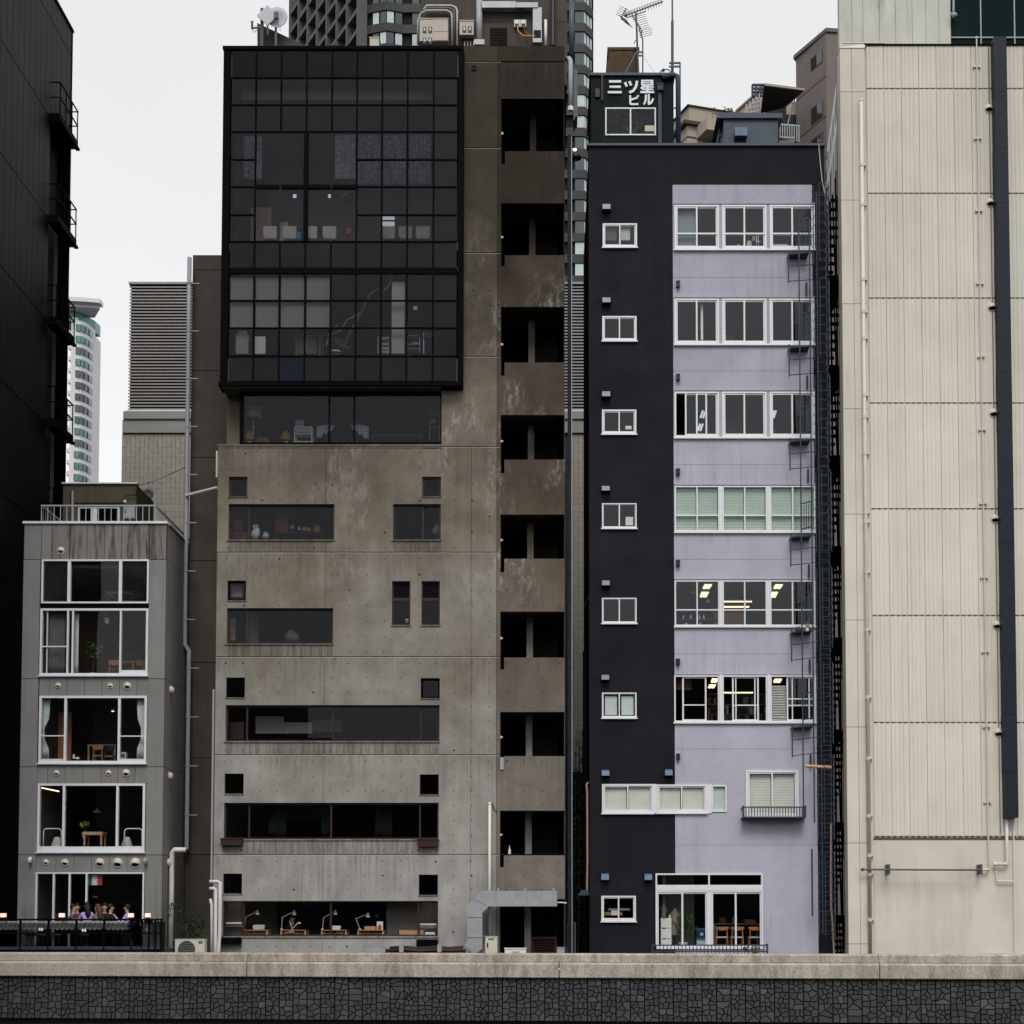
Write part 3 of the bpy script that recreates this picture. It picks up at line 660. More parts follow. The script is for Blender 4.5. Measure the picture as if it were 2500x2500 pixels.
def oblique(s0, s1, za, zc, nm, m, out=.04, th=.1, par=ab):
    p0, p1 = pf + dl*s0, pf + dl*s1; q = [p0+nl*out, p1+nl*out, p1-nl*th, p0-nl*th]
    return MB().plan([tuple(v) for v in q], za, zc).build(nm, m, par)
for zt_, hh in ((.78, .78), (3.75, .98), (5.6, 1.3)):
    zt = zr - zt_
    w = oblique(.10*L, .50*L, zt-hh, zt, 'window', 'pipe_dark', .02)
    oblique(.12*L, .29*L, zt-hh+.05, zt-.05, 'pane', 'tower_pane', .04, .1, w); oblique(.31*L, .48*L, zt-hh+.05, zt-.05, 'pane', 'interior_black', .04, .1, w)
for k in range(6): oblique(0, L, zr - 2.55 - 2.35*k, zr - 2.50 - 2.35*k, 'panel_joint', 'apart_brownband', .012)
# tan terraced house with planters
TYa = 42.0
ta = thing('tan_apartments', 'tan terraced apartment house with corner balcony behind the rooftop cabins', 'building', (xx(1760, 320, TYa), TYa, GZ))
pc = at(*px('P', 910, 835), TYa); zt = pc.z; e = Vector((pc.x, TYa)); dl2 = Vector((-.39, .92)); dr2 = Vector((.955, .30))
MB().plan([tuple(e), tuple(e+dr2*9.2), tuple(e+dr2*9.2+Vector((0, 14))), tuple(e+dl2*9)], zz(300, TYa), zt).build('wall', 'apart_tan', ta)
MB().plan([tuple(e-Vector((.1, .15))), tuple(e+dr2*9.4-Vector((.1, .15))), tuple(e+dr2*9.2+Vector((0, 14))), tuple(e+dl2*9)], zt+.002, zt+.06).build('coping', 'apart_brownband', ta)
e2 = Vector((at(*px('P', 895, 1000), TYa-3).x, TYa-3))
for (ya, yb, m) in ((985, 1068, 'apart_tan'), (1068, 1082, 'apart_brownband'), (1083, 1400, 'apart_tan')):
    MB().plan([tuple(e2), tuple(e2+dr2*12), tuple(e2+dr2*12+Vector((0, 10))), tuple(e2+dl2*9)], pt('P', 895, yb, TYa-3).z+.005, pt('P', 895, ya, TYa-3).z).build('lower_wall', m, ta)
MB().plan([tuple(e2-Vector((.2, .3))), tuple(e2+dr2*3.4-Vector((.0, .3))), tuple(e2+dr2*3+Vector((0, 4))), tuple(e2+dl2*9)], pt('P', 895, 984, TYa-3).z, pt('P', 895, 958, TYa-3).z).build('parapet', 'apart_brownband', ta)
e3 = Vector((at(*px('P', 1048, 1000), TYa-4).x, TYa-4)); z0, z1 = pt('P', 1048, 1015, TYa-4).z, pt('P', 1048, 920, TYa-4).z
MB().plan([tuple(e3), tuple(e3+dr2*2.6), tuple(e3+dr2*2.6+Vector((0, 3))), tuple(e3+dl2*3)], z0, z1).build('balcony', 'apart_tan', ta)
b = MB(); zb1 = pt('P', 960, 925, TYa-2).z
for k in range(9): p = e2 + dr2*(1.6+k*.25); b.bar((p.x, p.y, zb1-.6), (p.x, p.y, zb1), .03)
p = e2+dr2*1.6; q = e2+dr2*3.6; b.bar((p.x, p.y, zb1), (q.x, q.y, zb1), .04); b.build('railing', 'pipe_dark', ta)
b = MB()
for i, (u, v) in enumerate(((985, 905), (1015, 895), (1095, 900), (1212, 885), (1240, 895))):
    pl_ = thing('roof_plant', ('sparse leafy shrub, %s on the tan terrace' % ('leftmost', 'second from left', 'middle', 'second from right', 'rightmost')[i]), 'plant', pt('P', u, v+30, TYa+1), 'plants on the tan terrace')
    c = pt('P', u, v, TYa+1); MB().tube([c - Vector((0,0,.7)), c], .03, 5).build('stem', 'bark', pl_)
    leafy(pl_, 'foliage', c, (.38, .35, .35), 46, .11, 'leaf_yellow', 30+i, shell=.0)
# sloping dark canopy with lattice posts
cn = thing('roof_canopy', 'dark sloping canopy on lattice screen in front of brown apartments', 'canopy', (pt('c', 780, 280, 35).x, 35, GZ))
def cp(u, v, Y): return at(1650 + u*360/1092, 190 + v*360/1092, Y)
c = [cp(655, 58, 33), cp(950, 95, 33), cp(800, 224, 38), cp(628, 262, 38)]
b = MB(); b.add([*c, *[v + Vector((0, 0, .14)) for v in c]], [(0,1,2,3), (7,6,5,4), (0,4,5,1), (1,5,6,2), (2,6,7,3), (3,7,4,0)]); b.build('roof', 'canopy_dark', cn)
MB().bar(c[0] + Vector((0, -.05, .02)), c[1] + Vector((0, -.05, .02)), .1).bar(c[1] + Vector((0, 0, .03)), c[2] + Vector((0, 0, .03)), .08).build('verge', 'apart_tan', cn)
g = [cp(448, 246, 39), cp(520, 186, 39), cp(655, 66, 39), cp(655, 290, 39), cp(448, 290, 39)]; MB().prism([(v.x, v.z) for v in g], 39, 39.2).build('gable_wall', 'apart_tan', cn)
MB().bar(cp(448, 244, 38.9), cp(660, 57, 38.9), .10).build('gable_coping', 'apart_brown', cn)
for k in range(5): MB().bar(cp(522 + k*24, 290, 36), cp(522 + k*24, 196 - k*20, 36), .06).build('lattice_post', 'pvc_grey', cn)
for k in range(4): MB().bar(cp(520 + k*22, 262 - k*34, 35.9), cp(622, 246 - k*34, 35.9), .05).build('lattice_rail', 'pvc_grey', cn)
a, e = cp(640, 300, 39.3), cp(946, 300, 39.3); bx('dark_back', cn, 'canopy_dark', a.x, e.x, 39.3, 39.5, GZ, cp(800, 272, 39.3).z); bx('back_wall', cn, 'apart_tan', a.x, e.x, 39.6, 39.8, GZ, cp(800, 176, 39.6).z); bx('inner_shade', cn, 'canopy_dark', a.x, cp(815, 300, 39.4).x, 39.2, 39.28, GZ, cp(700, 215, 39.2).z)
MB().bar(cp(880, 165, 34), cp(828, 340, 34), .06).build('stay', 'pvc_grey', cn)
b = MB(); p0, p1 = cp(567, 128, 37.5), cp(658, 128, 37.5); ht = cp(567, 50, 37.5).z - p0.z
for x in (p0.x, p0.x+(p1.x-p0.x)*.33, p0.x+(p1.x-p0.x)*.66, p1.x): b.box(x-.05, x+.05, 37.5, 37.6, p0.z, p0.z+ht)
for k in range(4): b.box(p0.x, p1.x, 37.48, 37.62, p0.z+ht*k/3-.05, p0.z+ht*k/3+.05)
b.build('lattice_frame', 'blue_steel', cn)
# low towers far away in the slot above the beige stair
fb = thing('far_flats', 'distant grey flats with rows of small windows seen through the stair', 'building', (at(2040, 400, 120).x, 120, GZ))
x0, x1 = xx(2015, 380, 120), xx(2075, 380, 120); bx('wall', fb, 'tower_white', x0, x1, 120, 130, 0, zz(240, 120))
for k in range(9):
    for j in range(3): bx('window', fb, 'tower_grey_glass', x0+1.2+j*3.1, x0+3.4+j*3.1, 119.8, 120.1, zz(262+26*k, 120)-1.5, zz(262+26*k, 120))
# houses on the opposite bank: seen only as dark reflections in the lower windows
for i, (xa, xb, h, m) in enumerate(((-52, -24, 23, 'apart_brown'), (-23.5, -2, 17, 'tower_fin'), (-1.5, 19, 25, 'apart_brownband'), (19.5, 48, 20, 'tower_fin'))):
    o = thing('opposite_house', 'office house across the river, mirrored in lower windows, %s of the row' % ('westmost', 'second', 'third', 'eastmost')[i], 'building', ((xa+xb)/2, -82, .45), 'houses on the opposite bank')
    bx('wall', o, m, xa, xb, -95, -82, .45, h)
    for k in range(int(h/3.6)): bx('window_band', o, 'tower_pane', xa+1, xb-1, -82.05, -81.9, 2+k*3.6, 3.9+k*3.6)
# ------------------------------------------------------------------ black metal-clad building at the left edge
XB = -18.0
bk = thing('black_building', 'black metal clad building with stacked steel balconies at the left edge', 'building', (XB-4, 4, GZ))
yF = atx(172, 400, XB).y; zT = atx(175, 76, XB).z
zl = [zT] + [atx(170, y, XB).z for y in (128, 362, 605, 847, 1091)]; st = (zl[2]-zl[5])/3
while zl[-1] > 1: zl.append(zl[-1]-st)
zl[-1] = 0
bayA, bayB = atx(124, 700, XB).y, atx(160, 700, XB).y
bx('core', bk, 'interior_black', XB-9, XB-.5, -12, yF-.02, 0, zT-.02)
bx('corner_post', bk, 'black_metal', XB-.5, XB+.02, yF-.10, yF, 0, zT)
bx('coping', bk, 'black_metal', XB-9, XB+.05, -12, yF+.03, zT+.002, zT+.10)
pw = .56
for i in range(len(zl)-1):
    Y = yF - .10
    while Y > -3.5:
        ya = max(Y-pw, -3.5); mid = (Y+ya)/2
        if not (i >= 2 and bayA-.1 < mid < bayB+.1) : bx('wall_panel', bk, 'black_panel', XB-.4, XB, ya+.012, Y-.012, zl[i+1]+.02, zl[i]-.02)
        Y -= pw
bx('near_wall', bk, 'black_panel', XB-.4, XB, -12, -3.52, 0, zT-.02)
bx('bay_back', bk, 'interior_black', XB-.8, XB-.45, bayA-.2, bayB+.2, 0, zl[2])
for k in range(5):
    yb1 = yF - .25; yb0 = yb1 - 2.1; xo = at(192, 274, yb1).x; zr = at(192 - 4.6*k, 274 + 238.8*k, yb1).z
    o = MB().box(XB-.02, xo, yb0, yb1, zr-1.42, zr-1.14).box(xo-.08, xo+.06, yb0-.04, yb1+.04, zr-1.46, zr-1.38).build('balcony', 'black_metal', bk)
    for yy in (yb0+.02, yb0+.7, yb0+1.4, yb1-.04): bx('post', o, 'black_metal', xo-.04, xo-.005, yy-.018, yy+.018, zr-1.14, zr)
    for zz_ in (zr, zr-.55):
        MB().bar((xo-.02, yb0, zz_), (xo-.02, yb1, zz_), .04).bar((XB, yb1-.03, zz_), (xo-.02, yb1-.03, zz_), .035).bar((XB, yb0+.02, zz_), (xo-.02, yb0+.02, zz_), .035).build('rail', 'black_metal', o)
for yy in (bayA+.75, bayA+.95):
    MB().tube([(XB-.12, yy, 0), (XB-.12, yy, zl[3])], .035, 6).build('conduit', 'pipe_dark', bk)
# ------------------------------------------------------------------ small grey building with the terrace restaurant
SY = -0.5
sm = thing('grey_house', 'narrow grey five storey house with big white framed windows and roof terrace', 'building', (xx(225, 1800, SY), SY, GZ))
X0, X1 = xx(51, 1750, SY), xx(401, 1700, SY); zt = zz(1274, SY, 220)
SW = dict(r1=rc('C', 350, 917, 1253, 1287, SY), r2=rc('C', 337, 1330, 1247, 1893, SY), r3=rc('D', 328, 340, 1235, 908, SY), r4=rc('D', 315, 1078, 1221, 1655, SY), r5=rc('E', 332, 500, 1357, 1260, SY))
SW['r5'] = (SW['r5'][0], SW['r5'][1], 1.0, SW['r5'][3])
holes = list(SW.values())
zj = [zz(y, SY, 220) for y in (1366, 1657, 1872, 2087)]; bands = [zt-.07, *zj, 0.0]
xw0, xw1 = SW['r2'][0], SW['r2'][1]
pxs = [xx(px('C', u, 0)[0], 1320, SY) for u in (350, 435, 585, 733, 880, 1025, 1173, 1260)]
xc = [X0, *pxs, X1]
for i in range(len(xc)-1):                                               # fascia panels under the roof edge
    bx('fascia_panel', sm, 'small_stained' if i > 1 else 'small_grey', xc[i]+.008, xc[i+1]-.008, SY, SY+.2, bands[1]+.01, bands[0]-.004)
for i in range(1, 5):
    z1, z0 = bands[i], bands[i+1]
    wall('side_panel', sm, (X0, xw0-.03 if i < 3 else SW['r3'][0]-.02, z0+.01, z1-.01), SY, .2, holes, 'small_grey')
    wall('side_panel', sm, (max(xw1, SW['r1'][1])+.01, X1, z0+.01, z1-.01), SY, .2, holes, 'small_grey')
def fill(xa, xb, z0, z1, cuts=(), m='small_grey'):
    xs = [xa, *cuts, xb]
    for i in range(len(xs)-1): bx('infill_panel', sm, m, xs[i]+.006, xs[i+1]-.006, SY+.02, SY+.2, z0+.012, z1-.012)
fill(xw0-.02, SW['r1'][1]+.0, SW['r2'][3], SW['r1'][2], m='black_metal')
for (ra, rb, c, us, yv) in (('r3', 'r2', 'D', (413, 563, 711, 858, 1005, 1153), 250), ('r4', 'r3', 'D', (400, 548, 697, 845, 990, 1138), 990), ('r5', 'r4', 'D', (470, 620, 770, 918, 1068), 1745)):
    fill(SW['r3'][0]-.02, xw1+.01, SW[ra][3], SW[rb][2], [pt(c, u, yv, SY).x for u in us])
bx('backing', sm, 'joint_dark', X0+.02, SW['r3'][0]-.02, SY+.21, SY+.28, 0, zt-.1); bx('backing', sm, 'joint_dark', xw1+.05, X1-.02, SY+.21, SY+.28, 0, zt-.1)
bx('backing', sm, 'joint_dark', SW['r3'][0], xw1, SY+.21, SY+.28, SW['r1'][3], zt-.1)
for ra, rb in (('r2', 'r1'), ('r3', 'r2'), ('r4', 'r3'), ('r5', 'r4')): bx('backing', sm, 'joint_dark', SW['r3'][0], xw1, SY+.21, SY+.28, SW[ra][3], SW[rb][2])
bx('coping', sm, 'white_frame', X0-.04, X1+.04, SY-.06, SY+.3, zt-.065, zt+.01)
SD = 9.5
bx('left_wall', sm, 'small_side', X0, X0+.2, SY+.2, SD, 0, zt-.07)
for i in range(5):
    bx('right_wall_panel', sm, 'small_side', X1-.2, X1, SY+.202, SD, bands[i+1]+.012, bands[i]-.004)
bx('right_coping', sm, 'pipe_dark', X1-.25, X1+.03, SY+.302, SD, zt-.06, zt)
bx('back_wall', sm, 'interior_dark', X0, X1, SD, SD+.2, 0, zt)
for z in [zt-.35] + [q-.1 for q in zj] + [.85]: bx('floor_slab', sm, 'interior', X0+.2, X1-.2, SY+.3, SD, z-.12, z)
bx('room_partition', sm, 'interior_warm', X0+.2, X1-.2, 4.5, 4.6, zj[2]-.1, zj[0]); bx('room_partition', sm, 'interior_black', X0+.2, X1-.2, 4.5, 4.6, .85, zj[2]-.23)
mat('slat_glass', (.09, .095, .10), .3, .5, 1.5, spec=.4)
W_ = SW['r1']; cx = [pt('C', u, 1100, SY).x for u in (582, 1015)]
w = window(sm, W_, SY-.02, cols=cx, fw=.055, fd=.14, mw=.1, gl='window_glass_low', skip=((0, 0), (2, 0)))
for a, c in ((W_[0]+.08, cx[0]-.06), (cx[1]+.06, W_[1]-.08)):
    n = 21
    for k in range(n):
        z = W_[2] + .09 + (W_[3]-W_[2]-.16)*k/n; h_ = .03
        MB().add([(a, SY+.0, z), (c, SY+.0, z), (c, SY+.07, z+h_), (a, SY+.07, z+h_), (a, SY+.008, z-.004), (c, SY+.008, z-.004), (c, SY+.078, z+h_-.004), (a, SY+.078, z+h_-.004)],
                 [(0,1,2,3), (7,6,5,4), (0,4,5,1), (2,6,7,3), (1,5,6,2), (0,3,7,4)]).build('glass_slat', 'slat_glass', w)
W_ = SW['r2']; cx = [pt('C', u, 1600, SY).x for u in (570, 612, 1015)]
w = window(sm, W_, SY-.02, cols=cx, fw=.07, fd=.14, mw=.055, gl='window_glass_low', sill=.06); zq = pt('C', 450, 1650, SY).z
bx('rail', w, 'white_frame', W_[0]+.07, cx[0]-.03, SY+.0, SY+.04, zq-.02, zq+.02); bx('rail', w, 'white_frame', pt('C', 392, 1600, SY).x-.02, pt('C', 392, 1600, SY).x+.02, SY+.05, SY+.09, W_[2]+.08, W_[3]-.08)
bx('lower_rail', w, 'white_frame', cx[2]+.03, W_[1]-.07, SY+.01, SY+.05, W_[2]+.07, W_[2]+.17)
W_ = SW['r3']; cx = [pt('D', u, 600, SY).x for u in (550, 1003)]
w = window(sm, W_, SY-.02, cols=cx, fw=.075, fd=.14, mw=.075, gl='window_glass_low', sill=.06)
for a, c, v in ((W_[0]+.08, cx[0]-.04, 677), (cx[1]+.04, W_[1]-.08, 680)):
    zq = pt('D', 450, v, SY).z; bx('rail', w, 'white_frame', a, c, SY, SY+.04, zq-.018, zq+.018); bx('lower_rail', w, 'white_frame', a, c, SY+.01, SY+.05, W_[2]+.07, W_[2]+.14)
W_ = SW['r4']; cx = [pt('D', u, 1300, SY).x for u in (537, 988)]
w = window(sm, W_, SY-.02, cols=cx, fw=.075, fd=.14, mw=.075, gl='window_glass_low', sill=.06)
for a, c in ((W_[0]+.08, cx[0]-.04), (cx[1]+.04, W_[1]-.08)): bx('lower_rail', w, 'white_frame', a, c, SY+.01, SY+.05, W_[2]+.07, W_[2]+.18)
bx('lower_rail', w, 'blind_pale', cx[0]+.04, cx[1]-.04, SY+.01, SY+.05, W_[2]+.07, W_[2]+.17)
W_ = SW['r5']; cx = [pt('E', u, 700, SY).x for u in (505, 655, 815)]
window(sm, W_, SY-.02, cols=cx, fw=.05, fd=.12, mw=.055, gl='window_glass_low')
for c, u, v, r in (('C',512,842,27),('D',489,254,20),('D',928,256,19),('D',1072,256,27),('D',475,990,20),('D',914,990,19),('D',1062,990,27),('D',385,1742,21),('D',545,1744,27),('D',840,1746,34),('D',990,1746,37),('D',1139,1747,38)):
    p = pt(c, u, v, SY); hood(sm, p, r*.29/76, SY+.015)
for u, v in ((1455, 290), (1447, 1015), (1402, 1745)):
    p = pt('D', u, v, .2); MB().lathe((X1, 0, 0), [(.001, 0)], 3)
    o = MB(); o.ball((X1+.02, SY+.75, p.z), (.12, .12, .13), 10, 6).build('side_hood', 'beige_pipe', sm, smooth=True)
for u, v in ((265, 1730), (1233, 1738)):
    p = pt('D', u, v, SY); b = MB(); b.bar((p.x-.03, SY, p.z+.06), (p.x, SY-.2, p.z-.02), .1, .09).box(p.x-.08, p.x+.02, SY-.02, SY, p.z, p.z+.12).build('flood_light', 'white_paint' if u < 300 else 'pvc_grey', sm)
# roof terrace: railing, cabin, cabinet
z0, z1 = zt+.01, zz(1234.5, SY+.2, 220); a, c = pt('C', 350, 520, SY+.2).x, pt('C', 1310, 520, SY+.2).x
rl = MB().bar((a-.02, SY+.2, z1), (c+.02, SY+.2, z1), .045).bar((c, SY+.2, z1), (c, SD-1, z1), .045).bar((a, SY+.2, z1), (a, SD-1, z1), .045).build('roof_railing', 'pvc_grey', sm)
for k in range(19): x = a + (c-a)*k/18; bx('baluster', rl, 'pvc_grey', x-.012, x+.012, SY+.19, SY+.21, z0, z1-.02)
for k in range(30):
    bx('baluster', rl, 'pvc_grey', c-.008, c+.008, SY+.35+.25*k, SY+.366+.25*k, z0, z1-.02)
    if k < 16: bx('baluster', rl, 'pvc_grey', a-.008, a+.008, SY+.35+.25*k, SY+.366+.25*k, z0, z1-.02)
CYb = 3.2
cb = thing('roof_cabin', 'olive brown stair cabin with white capping on the grey house roof', 'cabin', (xx(245, 1230, CYb), CYb, zt))
x0, x1 = pt('C', 530, 450, CYb).x, pt('C', 1148, 450, CYb).x; zc = pt('C', 800, 283, CYb).z
wr = rc('C', 655, 470, 1008, 640, CYb)
wall('wall', cb, (x0, x1, zt-.3, zc), CYb, .15, [wr], 'olive'); bx('capping', cb, 'white_frame', x0-.04, x1+.04, CYb-.08, CYb+.2, zc, pt('C', 800, 273, CYb).z)
MB().box(x1-.1, x1, CYb+.152, CYb+2.2, zt-.3, zc).box(x0, x0+.1, CYb+.152, CYb+2.2, zt-.3, zc).box(x0, x1, CYb+2.21, CYb+2.3, zt-.3, zc).box(x0+.11, x1-.11, CYb+.152, CYb+2.2, zc-.1, zc-.01).build('body', 'olive', cb)
window(cb, wr, CYb+.02, cols=[pt('C', u, 500, CYb).x for u in (790,)], fw=.06, fd=.08, mw=.22, gl='window_glass_low')
bx('recess', cb, 'interior_black', pt('C', 630, 455, CYb).x, pt('C', 1040, 455, CYb).x, CYb-.06, CYb-.002, pt('C', 800, 458, CYb).z, pt('C', 800, 440, CYb).z)
bx('lamp_pipe', cb, 'pvc_grey', pt('C', 615, 0, CYb).x, pt('C', 628, 0, CYb).x, CYb-.06, CYb-.01, zt, pt('C', 620, 340, CYb).z)
bx('side_pipe', cb, 'olive', pt('C', 600, 0, CYb).x-.05, pt('C', 600, 0, CYb).x+.01, CYb-.1, CYb-.01, zt, pt('C', 620, 360, CYb).z)
r = rc('C', 1040, 462, 1135, 572, CYb-.3); t = thing('roof_cabinet', 'grey electric cabinet standing by the roof cabin', 'cabinet', (r[0], CYb-.3, r[2]))
MB().box(r[0], r[1], CYb-.3, CYb-.05, r[2], r[3]).box(r[0]+.02, r[1]-.02, CYb-.315, CYb-.3, r[2]+.03, r[3]-.03).build('body', 'pvc_grey', t); bx('handle', t, 'black_plastic', r[0]+.05, r[0]+.08, CYb-.33, CYb-.315, (r[2]+r[3])/2-.06, (r[2]+r[3])/2+.06); bx('leg', t, 'pipe_dark', r[0]+.1, r[0]+.16, CYb-.25, CYb-.1, zt, r[2])
p = pt('C', 1053, 430, CYb-.12); t = thing('globe_lamp', 'small white globe lamp on the roof cabin wall', 'lamp', p); MB().ball(p, .06, 10, 6).build('globe', 'white_paint', t, smooth=True); bx('bracket', t, 'black_plastic', p.x-.02, p.x+.02, p.y, CYb, p.z-.03, p.z)
b = MB(); b.tube([pt('C', *q, CYb-.1) for q in ((1040, 420), (1045, 395), (1075, 375), (1110, 375), (1145, 380), (1150, 340), (1125, 330))], .018, 6); b.tube([pt('C', 1150, 300, CYb-.1), pt('C', 1280, 265, CYb+.2), pt('C', 1420, 205, 1.0), pt('C', 1565, 140, 1.6)], .012, 5)
tag(b.build('power_cable', 'black_plastic'), 'black power cable slung from the roof cabin to the downpipe', 'cable')
p = pt('C', 1250, 365, CYb+2.2); t = thing('roof_dish', 'dark satellite dish behind the roof cabin', 'satellite dish', p - Vector((0, 0, .5)))
vs = []; n = 16
b = MB(); b.lathe((p.x, p.y, p.z), [(.02, .06), (.12, .035), (.19, 0), (.2, -.01), (.12, .02), (.02, .05)], 16, ax='y'); b.build('dish', 'pipe_dark', t, smooth=True); MB().bar(p - Vector((0, -.1, .6)), p + Vector((0, .1, 0)), .05).build('mast', 'pipe_dark', t)
# downpipe between the grey house and the wing
WY = 2.0
dp = MB(); pts = [pt('B', 1604, 100, WY), pt('B', 1590, 700, WY), pt('B', 1578, 1580, WY), pt('C', 1568, 700, WY), pt('C', 1556, 1400, WY), pt('C', 1550, 1632, WY), pt('C', 1592, 1690, WY), pt('D', 1592, 0, WY), pt('D', 1572, 900, WY), pt('D', 1563, 1625, WY), pt('D', 1545, 1636, 1.5)]
X = pts[2].x; pts = [Vector((X if i < 6 else (pts[6].x if i < 10 else p.x), WY, p.z)) for i, p in enumerate(pts)]
dp.tube(pts, .075, 10); o = dp.build('downpipe', 'pvc_grey', None, loc=(X, WY, GZ), smooth=True)
tag(o, 'tall grey drainpipe rising between the grey house and the dark concrete wing', 'drainpipe')
for k in range(16):
    z = pts[0].z - .9 - k*1.65
    if z > pts[9].z: xq = pts[0].x if z > pts[5].z else pts[6].x; MB().lathe((xq, WY, z), [(.088, -.03), (.088, .03)], 10).box(xq, xq+.35, WY-.02, WY+.02, z-.015, z+.015).build('pipe_clip', 'pvc_grey', o)
pq = [pt('D', 1572, 1640, .4), pt('D', 1470, 1637, .3), pt('D', 1445, 1660, .25), pt('D', 1440, 1932, .2), pt('E', 1605, 1240, .2)]; pq = [Vector((pq[2].x if i > 2 else p.x, .3, p.z)) for i, p in enumerate(pq)]; pq[-1].z = GZ
tag(MB().tube(pq, .085, 10).build('bent_drainpipe', 'pvc_white', smooth=True), 'thick white drainpipe with bent top at the corner of the grey house', 'drainpipe')
# ------------------------------------------------------------------ raw concrete building
mat('concrete_pale', (.34, .33, .31), .85, .3, 3)
cc = thing('concrete_building', 'raw concrete building with black gridded glass box and open stair tower', 'building', (xx(950, 1800), 4, GZ))
XL, XS, XR = xx(527, 1600), xx(1212, 1600), xx(1379, 1600)
BXL, BXR = xx(541, 600, -.4), xx(1131, 500, -.4)
zyy = [110, 150, 361, 617, 870, 1090, 1348, 1603, 1842, 2086]; zb = [zz(y, 0, 1000) for y in zyy] + [0.0]
STO = [(241, 369, 401), (496, 623, 650), (749, 885, 917), (1013, 1122, 1155), (1256, 1364, 1397), (1493, 1604, 1634), (1738, 1846, 1879), (1979, 2085, 2117)]
oxl, oxr = xx(1222, 1200), xx(1378, 1200)
SH = []
for t, bt, sl in STO:
    SH.append((oxl, oxr, zz(bt, 0, 1300), zz(t, 0, 1300))); SH.append((oxl, oxl+.125, zz(sl, 0, 1300), zz(bt, 0, 1300)+.01))
SH.append((oxl, oxr, 0.3, zz(2195, 0, 1300)))
Iw = lambda *a: rc('I', *a); Jw = lambda *a: rc('J', *a)
sq = [Iw(188,270,335,428), Iw(1708,270,1857,428), Iw(178,1087,323,1243), Jw(167,45,315,203), Jw(1697,50,1847,208), Jw(155,801,305,959), Jw(1690,807,1839,965), Jw(144,1587,292,1744), Jw(1682,1595,1832,1755)]
rib = [Iw(186,485,1018,766), Iw(1480,485,1855,766), Iw(173,1303,1008,1583), Jw(163,262,1845,546), Jw(150,1030,1838,1316)]
lo = [Iw(1471,1090,1615,1437), Iw(1703,1090,1848,1437)]
q = rc('K', 555, 385, 1000, 717); q2 = rc('L', 100, 650, 545, 930); gr = (q[0], q2[1], q[2], q[3])
FH = sq + rib + lo + [gr]
RX0, RX1, RZ0, RZ1 = xx(586, 1010, .6), xx(1078, 1010), zz(1085), zz(945)
vj = [xx(793, 1500), xx(1150, 1500)]
def joint(b0, b1): return b0 + .012, b1 - .012
for i in range(len(zb)-1):
    z1, z0 = zb[i]-.03, zb[i+1]+.012
    if i >= 5:                                                     # full front below the recessed storey
        xs = [XL, vj[0], vj[1], XS]
        for j in range(3): wall('wall_panel', cc, (xs[j]+(.005 if j else 0), xs[j+1]-.005, z0, z1), 0, .3, FH, ['concrete_board', 'concrete_drips'], drip=.85)
    elif i == 4:
        wall('wall_panel', cc, (RX1, XS-.005, z0, zz(941)-.01), 0, .6, [], 'concrete_board'); wall('wall_panel', cc, (BXR-.1, XS-.005, zz(941)-.01, z1), 0, .3, [], 'concrete_board')
    else: wall('wall_panel', cc, (BXR-.1, XS-.005, z0, z1), 0, .3, [], 'concrete_board')
    wall('stair_panel', cc, (XS+.006, XR, z0, z1), .004, .28, SH, 'concrete_stair')
b = MB()
for z in zb[1:-1]: b.box(XL if z < zb[4] else BXR-.1, oxl-.01, .03, .29, z-.03, z+.03); b.box(oxl-.005, XR-.02, .05, .26, z-.012, z+.012) if not any(h[2] < z < h[3] and h[1]-h[0] > 1 for h in SH) else None
b.box(XS-.02, XS+.02, .03, .25, 0, zb[0]); b.box(vj[0]-.012, vj[0]+.012, .03, .29, 0, zb[5]) if False else None
b.build('joint_recess', 'joint_dark', cc)
b = MB()
for z in zb[1:-1]:                                                 # eased upper edge of each lift, bleached by the rain
    xa = XL if z < zb[4] else BXR-.1; b.add([(xa, 0, z-.03), (oxl-.01, 0, z-.03), (oxl-.01, .022, z-.010), (xa, .022, z-.010), (oxl-.01, .022, z-.03), (xa, .022, z-.03)], [(0,1,2,3), (0,3,5), (1,4,2)])
b.build('joint_chamfer', 'concrete_pale', cc)
bx('ledge', cc, 'concrete_board', XL-.02, RX1, -.02, .62, zz(1090)+.015, zz(1085)); bx('ledge_lip', cc, 'concrete_board', XL, RX1, .0, .3, zz(1096), zz(1090)+.012)
# form-tie holes: small dark cups in a grid
b = MB()
def hole(x, z, r=.021, y=-.0015): b.lathe((x, y, z), [(r, 0), (r*.4, .0012)], 6, ax='y')
for i in range(len(zb)-1):
    zA, zB = zb[i], zb[i+1]; n = max(1, int((zA-zB-.2)/.42))
    for k in range(n):
        z = zA - .22 - k*(zA-zB-.35)/max(1, n-1) if n > 1 else (zA+zB)/2
        for j in range(22):
            x = XL + .32 + .569*j
            if x > XR-.15: break
            if i < 5 and x < BXR+.1: continue
            if i == 0: continue
            hs_ = FH if x < XS else SH
            if any(h[0]-.06 < x < h[1]+.06 and h[2]-.1 < z < h[3]+.06 for h in hs_): continue
            hole(x + random.uniform(-.01,.01), z + random.uniform(-.01,.01), .021 if random.random() < .93 else .035, -.0015 if x < XS else .0025)
tag(b.build('tie_holes', 'joint_dark', cc), kind='stuff')
